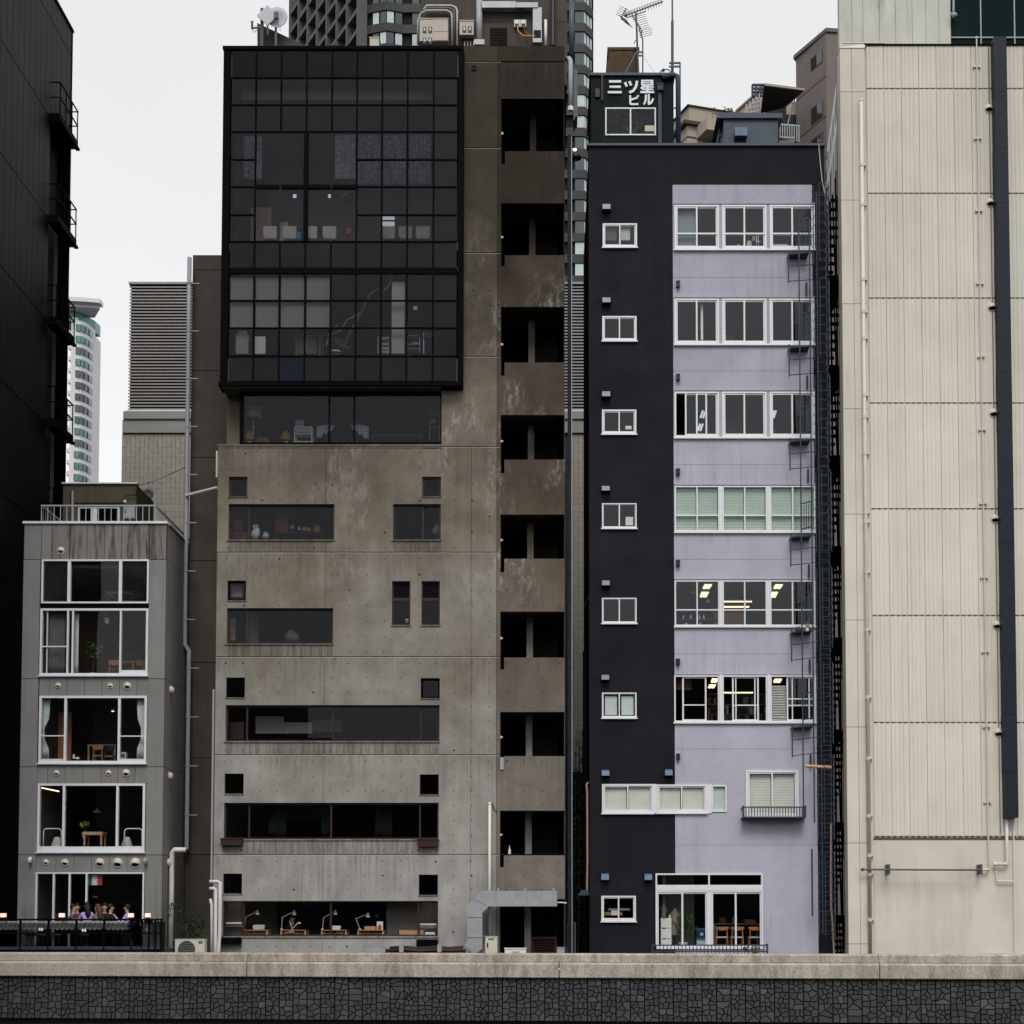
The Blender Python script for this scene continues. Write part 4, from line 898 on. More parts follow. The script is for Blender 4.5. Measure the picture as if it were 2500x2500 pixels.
# shell, floors, roof
DB = 10.0
bx('left_wall', cc, 'wing_concrete', XL, XL+.25, .302, DB, 0, zz(1090)-.02); bx('left_wall', cc, 'wing_concrete', RX0-.45, RX0-.2, .9, DB, zz(1090), zz(110))
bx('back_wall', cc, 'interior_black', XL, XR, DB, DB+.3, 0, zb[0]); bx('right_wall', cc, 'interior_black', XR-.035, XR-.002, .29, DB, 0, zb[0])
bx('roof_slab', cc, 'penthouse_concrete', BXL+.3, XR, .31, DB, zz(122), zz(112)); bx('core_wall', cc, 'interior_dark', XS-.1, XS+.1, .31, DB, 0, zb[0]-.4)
flz = [zz(y) for y in (2310, 2060, 1830, 1590, 1330, 1089)]
for z in flz: bx('floor_slab', cc, 'interior', XL+.26, XS-.1, .31, DB, z-.2, z)
bx('room_wall', cc, 'interior_dark', XL+.26, XS-.1, 5.4, 5.5, 0, zz(1090))
# stair tower insides: landings, piers, backs
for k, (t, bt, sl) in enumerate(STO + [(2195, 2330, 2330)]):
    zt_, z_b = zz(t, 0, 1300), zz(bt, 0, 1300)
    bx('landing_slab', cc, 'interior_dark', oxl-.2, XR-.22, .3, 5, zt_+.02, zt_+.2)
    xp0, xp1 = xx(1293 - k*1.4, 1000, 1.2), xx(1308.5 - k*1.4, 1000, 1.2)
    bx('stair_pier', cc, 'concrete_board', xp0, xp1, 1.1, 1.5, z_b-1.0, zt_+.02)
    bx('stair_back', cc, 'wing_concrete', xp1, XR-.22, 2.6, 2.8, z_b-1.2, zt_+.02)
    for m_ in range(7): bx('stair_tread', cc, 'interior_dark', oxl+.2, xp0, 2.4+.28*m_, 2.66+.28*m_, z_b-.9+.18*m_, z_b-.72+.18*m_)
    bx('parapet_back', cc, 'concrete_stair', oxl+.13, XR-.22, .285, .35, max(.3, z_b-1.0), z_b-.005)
    if k < 8:
        p = pt('M', 478, 107, .1); zl_ = z_b + .62
        MB().ball((oxl+.055, .06, zl_), (.035, .035, .03), 8, 5).box(oxl, oxl+.04, .03, .08, zl_-.04, zl_+.04).build('stair_lamp', 'linen', cc, smooth=False)
p = zz(1879-15, 0, 1300); MB().box(oxl+.005, oxl+.12, -.04, .1, zz(1879), zz(1849)).build('vent_sleeve', 'pvc_grey', cc)
p = pt('L', 1108, 262, .2); t = thing('landing_bottle', 'small white spray bottle on the lowest stair parapet', 'bottle', (p.x, .15, zz(2085, 0, 1300))); MB().lathe((p.x, .15, zz(2085, 0, 1300)), [(.045, 0), (.045, .14), (.015, .17), (.012, .28)], 8).build('bottle', 'pvc_white', t)
# ---- glass box
gy = -.4
fr = []; cxs = [BXL + (xx(px('F', u, 0)[0], 400, gy) - xx(px('F', 92, 0)[0], 200, gy))*1.0 for u in ()]
us = (140, 337, 535, 735, 935, 1132, 1330, 1530, 1735); X_ = [xx(px('F', u, 0)[0], 115+170, gy) for u in us] + [xx(1117.5, 285, gy)]
rows = [122, 190, 256.5, 322, 390, 456.5, 525, 590, 655, 668, 734, 801, 869.5, 931]; Zr = [zz(y, gy, 835) for y in rows]
zbt, ztp = zz(941, gy, 835), zz(115, gy, 835)
bx('box_frame', cc, 'black_metal', BXL, X_[0]-.02, gy-.02, .3, zbt, ztp); bx('box_frame', cc, 'black_metal', X_[-1]+.02, BXR, gy-.02, .3, zbt, ztp)
bx('box_frame', cc, 'black_metal', BXL-.03, BXR, gy-.05, .31, Zr[0]+.01, ztp+.02); bx('box_frame', cc, 'black_metal', BXL-.05, BXR-.03, gy-.04, .3, zbt-.02, Zr[-1]-.02)
bx('box_frame', cc, 'black_metal', X_[0], X_[-1], gy-.035, gy+.2, Zr[9]-.01, Zr[8]+.01)
bx('box_side', cc, 'black_panel', BXL+.01, BXL+.12, .3, 6, zbt, ztp-.03)
bx('box_underside', cc, 'olive', BXL+.05, RX1-.01, gy+.05, 1.4, zbt-.06, zbt-.025)
big = lambda i, k: 1 <= i <= 4 and 3 <= k <= 6
for i in range(1, 9):                                             # verticals
    for (ka, kb) in ((0, 8), (9, 13)):
        zt_, z_b = Zr[ka], Zr[kb]
        if ka == 0 and i in (2, 4): 
            bx('mullion', cc, 'black_metal', X_[i]-.025, X_[i]+.025, gy-.03, gy+.08, Zr[3], zt_); bx('mullion', cc, 'black_metal', X_[i]-.025, X_[i]+.025, gy-.03, gy+.08, z_b, Zr[7]); continue
        w_ = .025
        if ka == 0 and i == 3: bx('mullion', cc, 'black_metal', X_[i]-.07, X_[i]+.07, gy-.05, gy+.1, Zr[7], Zr[3])
        bx('mullion', cc, 'black_metal', X_[i]-w_, X_[i]+w_, gy-.03, gy+.08, z_b, zt_)
for k in list(range(1, 8)) + [10, 11, 12]:
    for i in range(9):
        if k in (4, 6) and 1 <= i <= 4: continue
        if k == 5 and 1 <= i <= 4: bx('transom', cc, 'black_metal', X_[i]+.03, X_[i+1]-.03, gy-.045, gy+.09, Zr[k]-.06, Zr[k]+.06); continue
        bx('transom', cc, 'black_metal', X_[i]+.026, X_[i+1]-.026, gy-.02, gy+.06, Zr[k]-.022, Zr[k]+.022)
def pn(i0, i1, k0, k1, m): bx('pane', cc, m, X_[i0]+.02, X_[i1]-.02, gy+.01, gy+.018, Zr[k1]+.02, Zr[k0]-.02)
mat("spandrel", (.0150, .0155, .0185), .35, .25, .8, spec=.07); mat("spandrel_blue", (.009, .012, .022), .35, .2, .8, spec=.07); mat("spandrel_dark", (.0045, .005, .0065), .35, .2, .8, spec=.06)
for i in range(9):
    for k in range(13):
        if k == 8: continue
        if 1 <= i <= 4 and 3 <= k <= 6: continue
        m = 'tinted_glass'
        if k == 0: m = 'spandrel_dark'
        elif k in (7,): m = 'spandrel'
        elif k == 12: m = 'spandrel_blue' if i == 2 else 'spandrel'
        elif i == 8: m = 'spandrel'
        pn(i, i+1, k, k+1, m)
for (i0, i1, k0, k1) in ((1, 3, 3, 5), (3, 5, 3, 5), (1, 3, 5, 7), (3, 5, 5, 7)): pn(i0, i1, k0, k1, 'smoke_glass')
# floors and rooms inside the box
for ya, yb_, nm in ((185, 122, 'ceiling'), (662, 648, 'floor_slab'), (941, 874, 'floor_slab')): bx(nm, cc, 'interior', BXL+.12, BXR-.12, gy+.1, DB, zz(ya, gy, 835), zz(yb_, gy, 835))
bx('floor_slab', cc, 'interior', BXL+.12, BXR-.12, gy+.12, DB, zz(590, gy, 835)-.25, zz(590, gy, 835))
bx('room_side', cc, 'interior', BXR-.1, BXR+.05, .31, DB, zz(941), zz(122)); bx('room_wall', cc, 'interior_pale', BXL+.12, XS-.1, 6.2, 6.3, zz(590), zz(122)); bx('room_wall', cc, 'interior_dark', BXL+.12, XS-.1, 5, 5.1, zz(941), zz(655))
bx('room_beam', cc, 'interior_pale', X_[0]+.2, X_[-1], .3, .6, zz(232), zz(205))
bx('room_partition', cc, 'interior_pale', X_[1]+.3, X_[1]+.6, 2.5, 3.0, zz(590), zz(460)); bx('room_partition', cc, 'interior_warm', X_[0]+.3, X_[0]+1.0, 1.5, 1.7, zz(590), zz(456))
for (u0, u1, v0, v1) in ((525, 700, 1230, 1270), (525, 700, 1280, 1330), (525, 700, 1335, 1395), (755, 935, 1230, 1270), (755, 935, 1280, 1330), (755, 935, 1335, 1395), (585, 700, 1620, 1800), (755, 900, 1620, 1800)):
    r = rc('F', u0, v0, u1, v1, 5.9); bx('inner_panel', cc, 'interior_pale', r[0], r[1], 5.9, 6.0, r[2], r[3])
for (u0, u1, v0, v1) in ((1332, 1427, 1692, 1725), (1332, 1427, 1742, 1775)):
    r = rc('F', u0, v0, u1, v1, 4); o = bx('light_slot', None, 'cool_glow', r[0], r[1], 4, 4.03, r[2], r[3]); tag(o, 'bright %s horizontal light slot deep in the meeting room' % ('upper' if v0 < 1700 else 'lower'), 'light')
for (u0, u1, v0, v1) in ((628, 655, 1527, 1553), (905, 925, 1527, 1553)):
    r = rc('F', u0, v0, u1, v1, 4); o = bx('light_slot', None, 'cool_glow', r[0], r[1], 4, 4.03, r[2], r[3]); tag(o, 'tiny bright light %s on the meeting room back wall' % ('left' if u0 < 700 else 'right'), 'light')
for j, (u0, u1, v0, v1) in enumerate(((960, 1118, 1060, 1405), (1140, 1316, 1060, 1245), (1340, 1516, 1060, 1245), (1540, 1712, 1060, 1245), (1140, 1316, 1265, 1450), (1340, 1516, 1265, 1450), (1540, 1712, 1265, 1450), (240, 385, 1070, 1410))):
    r = rc('F', u0, v0, u1, v1, .1); o = bx('art_canvas', None, 'art_print', r[0], r[1], .1, .14, r[2], r[3])
    tag(o, 'violet forest print hanging behind the glass grid, %s' % ('the tall one', 'upper left of six', 'upper middle of six', 'upper right of six', 'lower left of six', 'lower middle of six', 'lower right of six', 'half hidden at the left')[j], 'picture', 'forest prints')
for i in range(4):
    for k in (9, 10):
        bx('roller_blind', cc, 'blind_white', X_[i]+.04, X_[i+1]-.04, gy+.10, gy+.12, Zr[k+1]+.02, Zr[k]-(.09 if k == 9 else .02))
r = rc('G', 1405, 605, 1505, 1168, -.2); bx('white_column', cc, 'linen', r[0], r[1], -.2, .1, r[2], r[3])
# ---- recessed storey glazing
gz0, gz1 = zz(1082, .04), zz(953, .04)
window(cc, (xx(592, 1015, .04), xx(1077.5, 1015, .04), gz0, gz1), .04, frame='black_metal', gl='smoke_glass', cols=[xx(px('G', u, 0)[0], 1015, .04) for u in (913, 1110)], fw=.03, fd=.1, mw=.045)
bx('glazing_head', cc, 'black_metal', xx(590, 1015, .04), RX1-.01, .03, .2, gz1+.003, zbt-.065)
bx('recess_column', cc, 'concrete_board', xx(554, 1015, .6), xx(585.5, 1015, .6), .6, 1.2, zz(1088), zbt-.07); bx('recess_post', cc, 'black_metal', xx(587, 1015, .04), xx(591.8, 1015, .04), .04, .62, gz0, gz1+.1)
bx('recess_room', cc, 'interior', RX0, XS-.1, 5.0, 5.1, zz(1088), zbt-.06); bx('recess_side', cc, 'interior_pale', RX0-.2, RX0-.02, .8, 5, zz(1088), zbt-.07)
# ---- punched windows
for i, r in enumerate(sq):
    k = 'tinted_glass' if i in (0, 1, 3, 4, 6) else 'smoke_glass'
    window(cc, r, .10, frame='red_frame' if i < 2 else 'black_metal', gl=k, fw=.06, fd=.1); bx('window_sill', cc, 'concrete_drips', r[0]-.02, r[1]+.02, -.03, .1, r[2]-.03, r[2]-.002)
mu = [('I', (340,)), ('I', (1710,)), ('I', (330,)), ('J', (320, 1000, 1695)), ('J', (345, 990, 1690))]
for r, (c, us) in zip(rib, mu):
    window(cc, r, .12, frame='red_frame', gl='smoke_glass', cols=[pt(c, u, 1000).x for u in us], fw=.055, fd=.1, mw=.06); bx('window_sill', cc, 'concrete_drips', r[0]-.05, r[1]+.03, -.04, .12, r[2]-.04, r[2]-.003)
window(cc, gr, .12, frame='red_frame', gl='window_glass_low', cols=[pt('K', 745, 500).x, pt('K', 1570, 500).x, pt('L', 390, 800).x], fw=.05, fd=.1, mw=.07); bx('window_sill', cc, 'concrete_drips', gr[0]-.05, gr[1]+.03, -.04, .12, gr[2]-.05, gr[2]-.003)
for r in lo:
    zt_ = r[2] + (r[3]-r[2])*.60; w = window(cc, r, .10, frame='red_frame', gl='smoke_glass', rows=[zt_], fw=.045, fd=.1, mw=.09, skip=((0, 1),))
    for k in range(12): z = zt_ + .07 + (r[3]-zt_-.12)*k/12; MB().bar((r[0]+.05, .14, z), (r[1]-.05, .14, z), .07, .012, up=(0, -.6, .8)).build('louvre_slat', 'black_plastic', w)
    bx('louvre_back', w, 'interior_black', r[0]+.05, r[1]-.05, .17, .19, zt_+.05, r[3]-.05); bx('window_sill', cc, 'concrete_drips', r[0]-.03, r[1]+.03, -.04, .1, r[2]-.035, r[2]-.002)
for r in (Jw(135,1318,300,1366), Jw(1677,1325,1837,1376)): MB().box(r[0], r[1], -.22, -.001, r[2], r[3]).box(r[0]-.02, r[1]+.02, -.24, -.001, r[3]+.002, r[3]+.03).build('planter_box', 'red_frame', cc)
for r in (rc('K', 540, 728, 735, 792), rc('L', 380, 945, 545, 1010)): bx('planter_box', cc, 'black_metal', r[0], r[1], -.24, -.001, r[2], r[3])
# ---- set-back wing on the left
WgY = 2.4
wg0, wg1 = xx(467.5, 900, WgY), XL + .2; wz = zz(622, WgY, 500)
zw = [wz] + [zz(y, WgY, 500) for y in (659, 905, 1117, 1369, 1617, 1850, 2086)] + [0]
for i in range(len(zw)-1): bx('wing_panel', cc, 'wing_concrete', wg0, wg1, WgY, WgY+.3, zw[i+1]+.012, zw[i]-.012)
bx('wing_core', cc, 'joint_dark', wg0+.03, wg1, WgY+.05, WgY+6, 0, wz-.03)
b = MB()
for i in range(2, len(zw)-1):
    for k in range(6):
        for x in (wg0+.18, wg0+.62): b.lathe((x, WgY-.002, zw[i]-.25-.5*k), [(.02, 0), (.008, .001)], 6, ax='y')
tag(b.build('tie_holes', 'joint_dark', cc), kind='stuff')
p0, p1 = pt('B', 1828, 1730, 1.2), pt('C', 1826, 225, 1.2); MB().tube([(p0.x, 1.2, p0.z), (p0.x, 1.2, p1.z)], .035, 7).build('wing_pipe', 'pvc_white', cc)
MB().tube([pt('C', 1568, 378, 1.9), pt('C', 1832, 312, 1.2)], .05, 7).build('sloping_pipe', 'pvc_white', cc)
a, c = pt('D', 1803, 285, -.08), pt('D', 1775, 1920, -.08); MB().tube([(XL-.05, -.06, a.z), (XL-.05, -.06, c.z)], .035, 7).build('corner_pipe', 'pvc_grey', cc)
# ---- roof penthouse with services
PYY = 2.2
x0, x1 = pt('H', 105, 200, PYY).x, pt('H', 1487, 200, PYY).x; zp = zz(-60, PYY)
for za, zc_ in ((zz(122), pt('H', 500, 208, PYY).z-.008), (pt('H', 500, 208, PYY).z+.008, zp)): bx('penthouse_wall', cc, 'penthouse_concrete', x0, x1, PYY, PYY+.3, za, zc_)
bx('penthouse_core', cc, 'joint_dark', x0+.02, x1-.02, PYY+.03, PYY+6, zz(122), zp-.02)
r = rc('H', 757, 262, 920, 430, PYY); w = MB().box(r[0], r[1], PYY-.02, PYY-.005, r[2], r[3]).build('louvred_vent', 'interior_black', cc)
for k in range(11): z = r[2] + (r[3]-r[2])*(k+.2)/11; MB().bar((r[0]+.02, PYY-.05, z), (r[1]-.02, PYY-.05, z), .06, .012, up=(0, -.6, .8)).build('louvre_slat', 'penthouse_concrete', w)
zr_ = zz(113)
def cabinet(label, r, Y, m, dep, meters, split=None):
    t = thing('meter_cabinet', label, 'cabinet', ((r[0]+r[1])/2, Y, r[2])); MB().box(r[0], r[1], Y-dep, Y, r[2], r[3]).box(r[0]-.02, r[1]+.02, Y-dep-.02, Y, r[3]+.001, r[3]+.03).build('body', m, t)
    if split: bx('door', t, m, split, r[1]-.02, Y-dep-.015, Y-dep-.001, (r[2]+r[3])/2-.05, r[3]-.02); bx('door', t, m, split, r[1]-.02, Y-dep-.015, Y-dep-.001, r[2]+.02, (r[2]+r[3])/2-.07)
    for q in meters:
        o = bx('meter', t, 'black_plastic', q[0], q[1], Y-dep-.012, Y-dep-.001, q[2], q[3]); bx('dial', o, 'linen', q[0]+.03, q[1]-.03, Y-dep-.02, Y-dep-.013, (q[2]+q[3])/2-.03, q[3]-.03)
    return t
cabinet('cream meter cabinet with four dials beside roof conduits', rc('H', 103, 235, 370, 440, PYY-.1), PYY-.1, 'cabinet_cream', .35, [rc('H', u, v, u+33, v+58, PYY-.45) for u in (125, 178) for v in (255, 358)], pt('H', 235, 300, PYY).x)
cabinet('small grey meter cabinet with two dials on the roof wall', rc('H', 475, 238, 608, 365, PYY-.05), PYY-.05, 'cabinet_cream', .25, [rc('H', u, 250, u+34, 308, PYY-.3) for u in (500, 552)])
for k, (r_, o_) in enumerate(((0, 0), (26, 22), (48, 48))):
    pts = [pt('H', 80+o_*.4, 420, PYY-.2), pt('H', 82+o_*.4, 170-o_*.9+20, PYY-.2), pt('H', 110+o_*.6, 125-o_*.9, PYY-.2), pt('H', 160, 100-o_, PYY-.2), pt('H', 350+o_*.9, 100-o_, PYY-.2), pt('H', 388+o_, 118-o_, PYY-.2), pt('H', 400+o_, 150-o_, PYY-.2), pt('H', 400+o_, 430, PYY-.2)]
    MB().tube(pts, .045 if k < 2 else .03, 7).build('conduit', 'pvc_grey' if k == 0 else ('pipe_dark' if k == 1 else 'beige_pipe'), cc, smooth=True)
MB().tube([pt('H', 657, -60, PYY-.15), pt('H', 657, 425, PYY-.15)], .11, 10).build('vent_pipe', 'pvc_grey', cc, smooth=True)
r = rc('H', 608, 378, 706, 425, PYY-.3); MB().box(r[0], r[1], PYY-.35, PYY-.05, r[2], r[3]).build('pipe_base', 'galvanised', cc)
r = rc('H', 685, 42, 1005, 102, PYY-.1); MB().box(r[0], r[1], PYY-.3, PYY-.02, r[2], r[3]).box(r[1]+.01, r[1]+.75, PYY-.28, PYY-.02, r[2]+.02, r[3]-.03).build('cable_trunk', 'galvanised', cc)
r = rc('H', 1163, 93, 1247, 420, PYY-.1); MB().box(r[0], r[1], PYY-.25, PYY-.02, r[2], r[3]).build('cable_riser', 'galvanised', cc); bx('riser_gap', cc, 'interior_black', r[0]+.03, r[1]-.03, PYY-.26, PYY-.251, r[2]+.15, r[2]+.42)
r = rc('H', 985, 188, 1100, 255, PYY-.1); o = MB().box(r[0], r[1], PYY-.12, PYY-.02, r[2], r[3]).build('isolator_box', 'galvanised', cc)
for u in (1010, 1072): p = pt('H', u, 212, PYY-.2); MB().lathe((p.x, PYY-.22, p.z), [(.05, 0), (.07, .03), (.07, .1)], 10, ax='y').build('switch', 'white_paint', o); MB().tube([pt('H', u+5, 250, PYY-.15), pt('H', u+15, 295, PYY-.15), pt('H', u+60, 335, PYY-.2), pt('H', 1185, 340, PYY-.25)], .02, 5).build('cable', 'yellow' if u < 1050 else 'red_wire', o)
for k in range(6): MB().tube([pt('H', 995+k*18, 145, PYY-.12), pt('H', 990+k*20, 95, PYY-.2), pt('H', 1060+k*12, 60, PYY-.2), pt('H', 1165, 55, PYY-.15)], .016, 5).build('cable', 'black_plastic', cc)
MB().tube([pt('H', 1283, 190, PYY-.1), pt('H', 1283, 430, PYY-.1)], .055, 8).build('vent_pipe', 'pvc_white', cc, smooth=True)
for u, r_, m in ((1330, .03, 'black_plastic'), (1352, .045, 'pipe_dark'), (1372, .03, 'black_plastic')): MB().tube([pt('H', u, -50, PYY-.1), pt('H', u, 425, PYY-.1)], r_, 7).build('riser_pipe', m, cc)
for k in range(5): p = pt('H', 520+k*28, 410, PYY-.1); MB().tube([p - Vector((0,0,.2)), p + Vector((0,0,.08))], .02, 6).build('pipe_stub', 'galvanised', cc)
dY = .5
a = pt('H', 1531, -60, dY); c = pt('H', 1528, 528, dY); MB().tube([(c.x, dY, a.z), (c.x, dY, c.z)], .085, 10).build('downpipe', 'pipe_dark', cc, smooth=True)
p = [pt('H', 1485, 555, .3), pt('H', 1505, 553, .1), pt('H', 1518, 575, .0), pt('H', 1519, 1040, .0)]; p[3].x = p[2].x; MB().tube(p, .078, 10).build('elbow_pipe', 'pvc_grey', cc, smooth=True); MB().lathe(p[3], [(.09, -.02), (.09, .12)], 10).build('pipe_socket', 'pvc_white', cc)
r = rc('H', 1545, 670, 1583, 1140, .2); MB().box(r[0], r[1], .1, .9, r[2]+.1, r[3]).box(r[0], r[1]-.08, .1, .9, r[2], r[2]+.09).build('duct_casing', 'pipe_dark', cc)
p = pt('H', 608, 645, 0); MB().tube([(p.x+.075*math.cos(t), -.03, p.z+.075*math.sin(t)) for t in (k*math.pi/6 for k in range(12))], .02, 5, closed=True).lathe((p.x, -.02, p.z), [(.07, 0), (.07, .018)], 12, ax='y').build('wall_ring', 'joint_dark', cc)
# dark steel strip in the slot beside the stair tower
SYs = .45
x0, x1 = xx(1386, 1300, SYs), xx(1397, 1300, SYs); 
bx('steel_channel', cc, 'slot_steel', x0, x1-.03, SYs, SYs+.3, 0, pt('H', 1510, 1270, SYs).z); bx('steel_edge', cc, 'pvc_grey', x1-.025, x1, SYs-.03, SYs+.3, 0, pt('H', 1510, 1290, SYs).z)
for v in (425, 1490): p = pt('H', 1560, v+1000 if v < 1000 else v, .6)
p = pt('H', 1568, 1465, .6); MB().lathe(p - Vector((0, 0, .12)), [(.18, 0), (.17, .08), (.12, .16), (.03, .2)], 12).build('lamp_hood', 'black_plastic', cc, smooth=True)
p = pt('H', 1558, 1412, .7); MB().ball(p, (.07, .07, .04), 8, 5).build('lamp_glass', 'lamp_glow', cc)
# mono-pitch rooftop parapet with aerials
b = MB(); y0_ = 3.0; q = [pt('F', 347, 180, y0_), pt('F', 735, 362, y0_), pt('F', 735, 420, y0_), pt('F', 350, 420, y0_)]; b.prism([(v.x, v.z) for v in q], y0_, y0_+3).build('pitched_parapet', 'penthouse_concrete', cc)
an = thing('roof_aerials', 'rooftop mast with white diamond panel aerial and round dish', 'antenna', pt('F', 385, 360, 2.7))
MB().tube([pt('F', 385, 370, 2.7), pt('F', 386, 68, 2.7)], .06, 8).build('mast', 'pipe_dark', an)
MB().bar(pt('F', 300, 222, 2.7), pt('F', 385, 214, 2.7), .05).tube([pt('F', 308, 225, 2.7), pt('F', 307, 165, 2.7)], .04, 7).tube([pt('F', 310, 230, 2.7), pt('F', 325, 255, 2.7), pt('F', 345, 235, 2.7)], .012, 5).bar(pt('F', 352, 128, 2.7), pt('F', 385, 108, 2.7), .07).build('side_arm', 'pipe_dark', an); p = pt('F', 307, 168, 2.7); MB().ball(p, .06, 8, 5).build('whip_cap', 'white_paint', an)
c = pt('F', 430, 126, 2.55); h = .36; b = MB(); b.prism([(c.x-h, c.z), (c.x, c.z-h), (c.x+h, c.z), (c.x, c.z+h)], 2.5, 2.56); b.build('panel_aerial', 'aerial_white', an)
MB().tube([pt('F', 430, 180, 2.6), pt('F', 430, 275, 2.6)], .03, 6).build('bracket', 'pipe_dark', an)
c = pt('F', 507, 146, 2.7); b = MB(); n = 18
b.lathe((c.x, 2.6, c.z), [(.02, .10), (.2, .07), (.36, 0), (.37, .01), (.2, .085), (.02, .115)], n, ax='y'); b.build('dish', 'aerial_white', an, smooth=True)
MB().tube([pt('F', 494, 120, 2.85), pt('F', 494, 370, 2.7)], .04, 7).tube([pt('F', 530, 200, 2.7), pt('F', 532, 245, 2.7), pt('F', 505, 200, 2.7)], .01, 4).box(c.x-.08, c.x+.06, 2.45, 2.58, c.z-.12, c.z+.1).build('dish_mast', 'pipe_dark', an)
r = rc('F', 1232, 298, 1305, 380, 3); MB().box(r[0], r[1], 3, 3.4, r[2], r[3]).box(r[0]-.02, r[1]+.02, 2.98, 3.4, r[3]+.001, r[3]+.03).build('roof_box', 'beige_wall', cc)
# ------------------------------------------------------------------ charcoal and lavender building
PY = 0.2
pu = thing('lavender_building', 'charcoal and lavender painted office building with rows of white framed windows', 'building', (xx(1730, 1800, PY), 3, GZ))
X0, XM, XN, X1 = xx(1438.5, 1300, PY), xx(1645.5, 1300, PY), xx(1989.5, 1300, PY), xx(2021, 1300, PY)
zT = zz(358, PY, 1700); zL = zz(451, PY, 1800)
rq = lambda c, *a: rc(c, *a, PY)
TRI = [(683, 1012), (1035, 1362), (1385, 1717)]
rowsW = [('Q', 155, 481), ('Q', 845, 1180), ('Q', 1530, 1866), ('R', 322, 660), ('R', 1018, 1355)]
TW = []
for c, v0, v1 in rowsW: TW.append([rq(c, u0+(2 if c == 'R' else 0), v0, u1+(4 if c == 'R' else 0), v1) for u0, u1 in TRI])
y0, y1 = px('R', 0, 1718)[1], px('S', 0, 190)[1]
s6 = [rc('n', px('R', u0, 0)[0], y0, px('R', u1, 0)[0], y1, PY) for u0, u1 in ((682, 1014), (1036, 1368), (1390, 1727))]; TW.append(s6)
smw = [rq('Q',155,290,408,465), rq('Q',152,973,405,1155), rq('Q',150,1662,403,1841), rq('R',150,450,405,633), rq('R',150,1147,405,1333), rc('n', px('R',150,0)[0], px('R',0,1845)[1], px('R',405,0)[0], px('S',0,158)[1], PY), rq('S',145,1470,400,1656)]
strip = [rq('S',150,647,530,860), rq('S',552,650,922,858), rq('S',958,655,1068,852)]; bw = rq('S',1210,545,1598,890); dr = rq('S',545,1305,1335,1862)
holes = [h for t in TW for h in t] + smw + strip + [bw, dr]
zj = [zz(y, PY, 1750) for y in (451, 678, 905.6, 1134.7, 1365.6, 1596.8, 1828.5, 2063)] + [0.0]; zs = [zT, *zj]
for i in range(len(zs)-1):
    z1, z0 = zs[i]-(.006 if i else 0), zs[i+1]+.006
    wall('charcoal_panel', pu, (X0, XM, z0, z1), PY, .25, holes, 'charcoal')
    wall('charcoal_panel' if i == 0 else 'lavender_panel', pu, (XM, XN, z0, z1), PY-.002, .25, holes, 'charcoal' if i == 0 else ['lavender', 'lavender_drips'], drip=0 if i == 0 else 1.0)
    wall('charcoal_panel', pu, (XN, X1, z0, z1), PY, .25, holes, 'charcoal')
mat("joint_pale", (.30, .29, .36), .8); mat("joint_char", (.03, .03, .034), .8)
b = MB()
for z in zj[:-1]: b.box(X0, XM, PY+.006, PY+.1, z-.02, z+.02, 0); b.box(XM, XN, PY+.006, PY+.1, z-.02, z+.02, 1)
b.build('joint_strip', ['joint_char', 'joint_pale'], pu)
bx('coping', pu, 'coping_blue', X0-.06, X1+.02, PY-.08, PY+.3, zT+.003, zz(352, PY, 1700))
PD = 9.0
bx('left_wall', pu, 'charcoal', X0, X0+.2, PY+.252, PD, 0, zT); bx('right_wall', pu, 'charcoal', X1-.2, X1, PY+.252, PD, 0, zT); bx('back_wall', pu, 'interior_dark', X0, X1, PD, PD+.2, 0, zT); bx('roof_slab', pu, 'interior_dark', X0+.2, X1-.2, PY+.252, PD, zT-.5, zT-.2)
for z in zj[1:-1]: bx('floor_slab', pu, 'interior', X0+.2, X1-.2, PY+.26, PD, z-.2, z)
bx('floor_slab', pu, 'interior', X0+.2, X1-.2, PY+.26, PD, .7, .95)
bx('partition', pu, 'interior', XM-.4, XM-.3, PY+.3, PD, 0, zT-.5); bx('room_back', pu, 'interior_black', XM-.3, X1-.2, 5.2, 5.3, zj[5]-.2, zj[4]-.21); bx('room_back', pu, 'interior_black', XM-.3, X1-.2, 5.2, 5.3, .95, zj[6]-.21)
mat('blind_haze', (.22, .26, .28), .8, .08, 2)
# small windows
for i, r in enumerate(smw):
    g = 'window_glass' if i != 6 else 'window_glass_low'
    w = window(pu, r, PY+.0-.03, cols=[(r[0]+r[1])/2], gl=g, fw=.05 if i not in (3, 4, 5) else .035, fd=.12, mw=.04, sash=.035 if i in (0, 1, 2, 6) else .02, sill=.05)
    if i == 5:
        for a, c in ((r[0]+.1, (r[0]+r[1])/2-.07), ((r[0]+r[1])/2+.07, r[1]-.1)): bx('blind', w, 'blind_pale', a, c, PY+.07, PY+.09, r[2]+.1, r[3]-.1)
    if i == 0:
        for a, c, l in (((r[0]+r[1])/2+.04, r[1]-.22, .55), (r[0]+.1, (r[0]+r[1])/2-.1, .55)):
            b = MB(); n = 12
            for k in range(n): x = a + (c-a)*k/n; b.box(x, x+(c-a)/n*.8, PY+.1+.02*(k%2), PY+.12+.02*(k%2), r[3]-.07-(r[3]-r[2])*l, r[3]-.07)
            b.build('half_curtain', 'curtain' if l == .55 and a > (r[0]+r[1])/2 else 'shirt_grey', w)
for (c, u0, v0, u1, v1, lb) in (('Q', 323, 1775, 368, 1800, 'small white card in a narrow charcoal wall window'), ('R', 325, 545, 380, 607, 'white square notice in the charcoal wall window below it')):
    r = rq(c, u0, v0, u1, v1); o = bx('notice', None, 'white_paint', r[0], r[1], PY+.07, PY+.075, r[2], r[3]); tag(o, lb, 'notice')
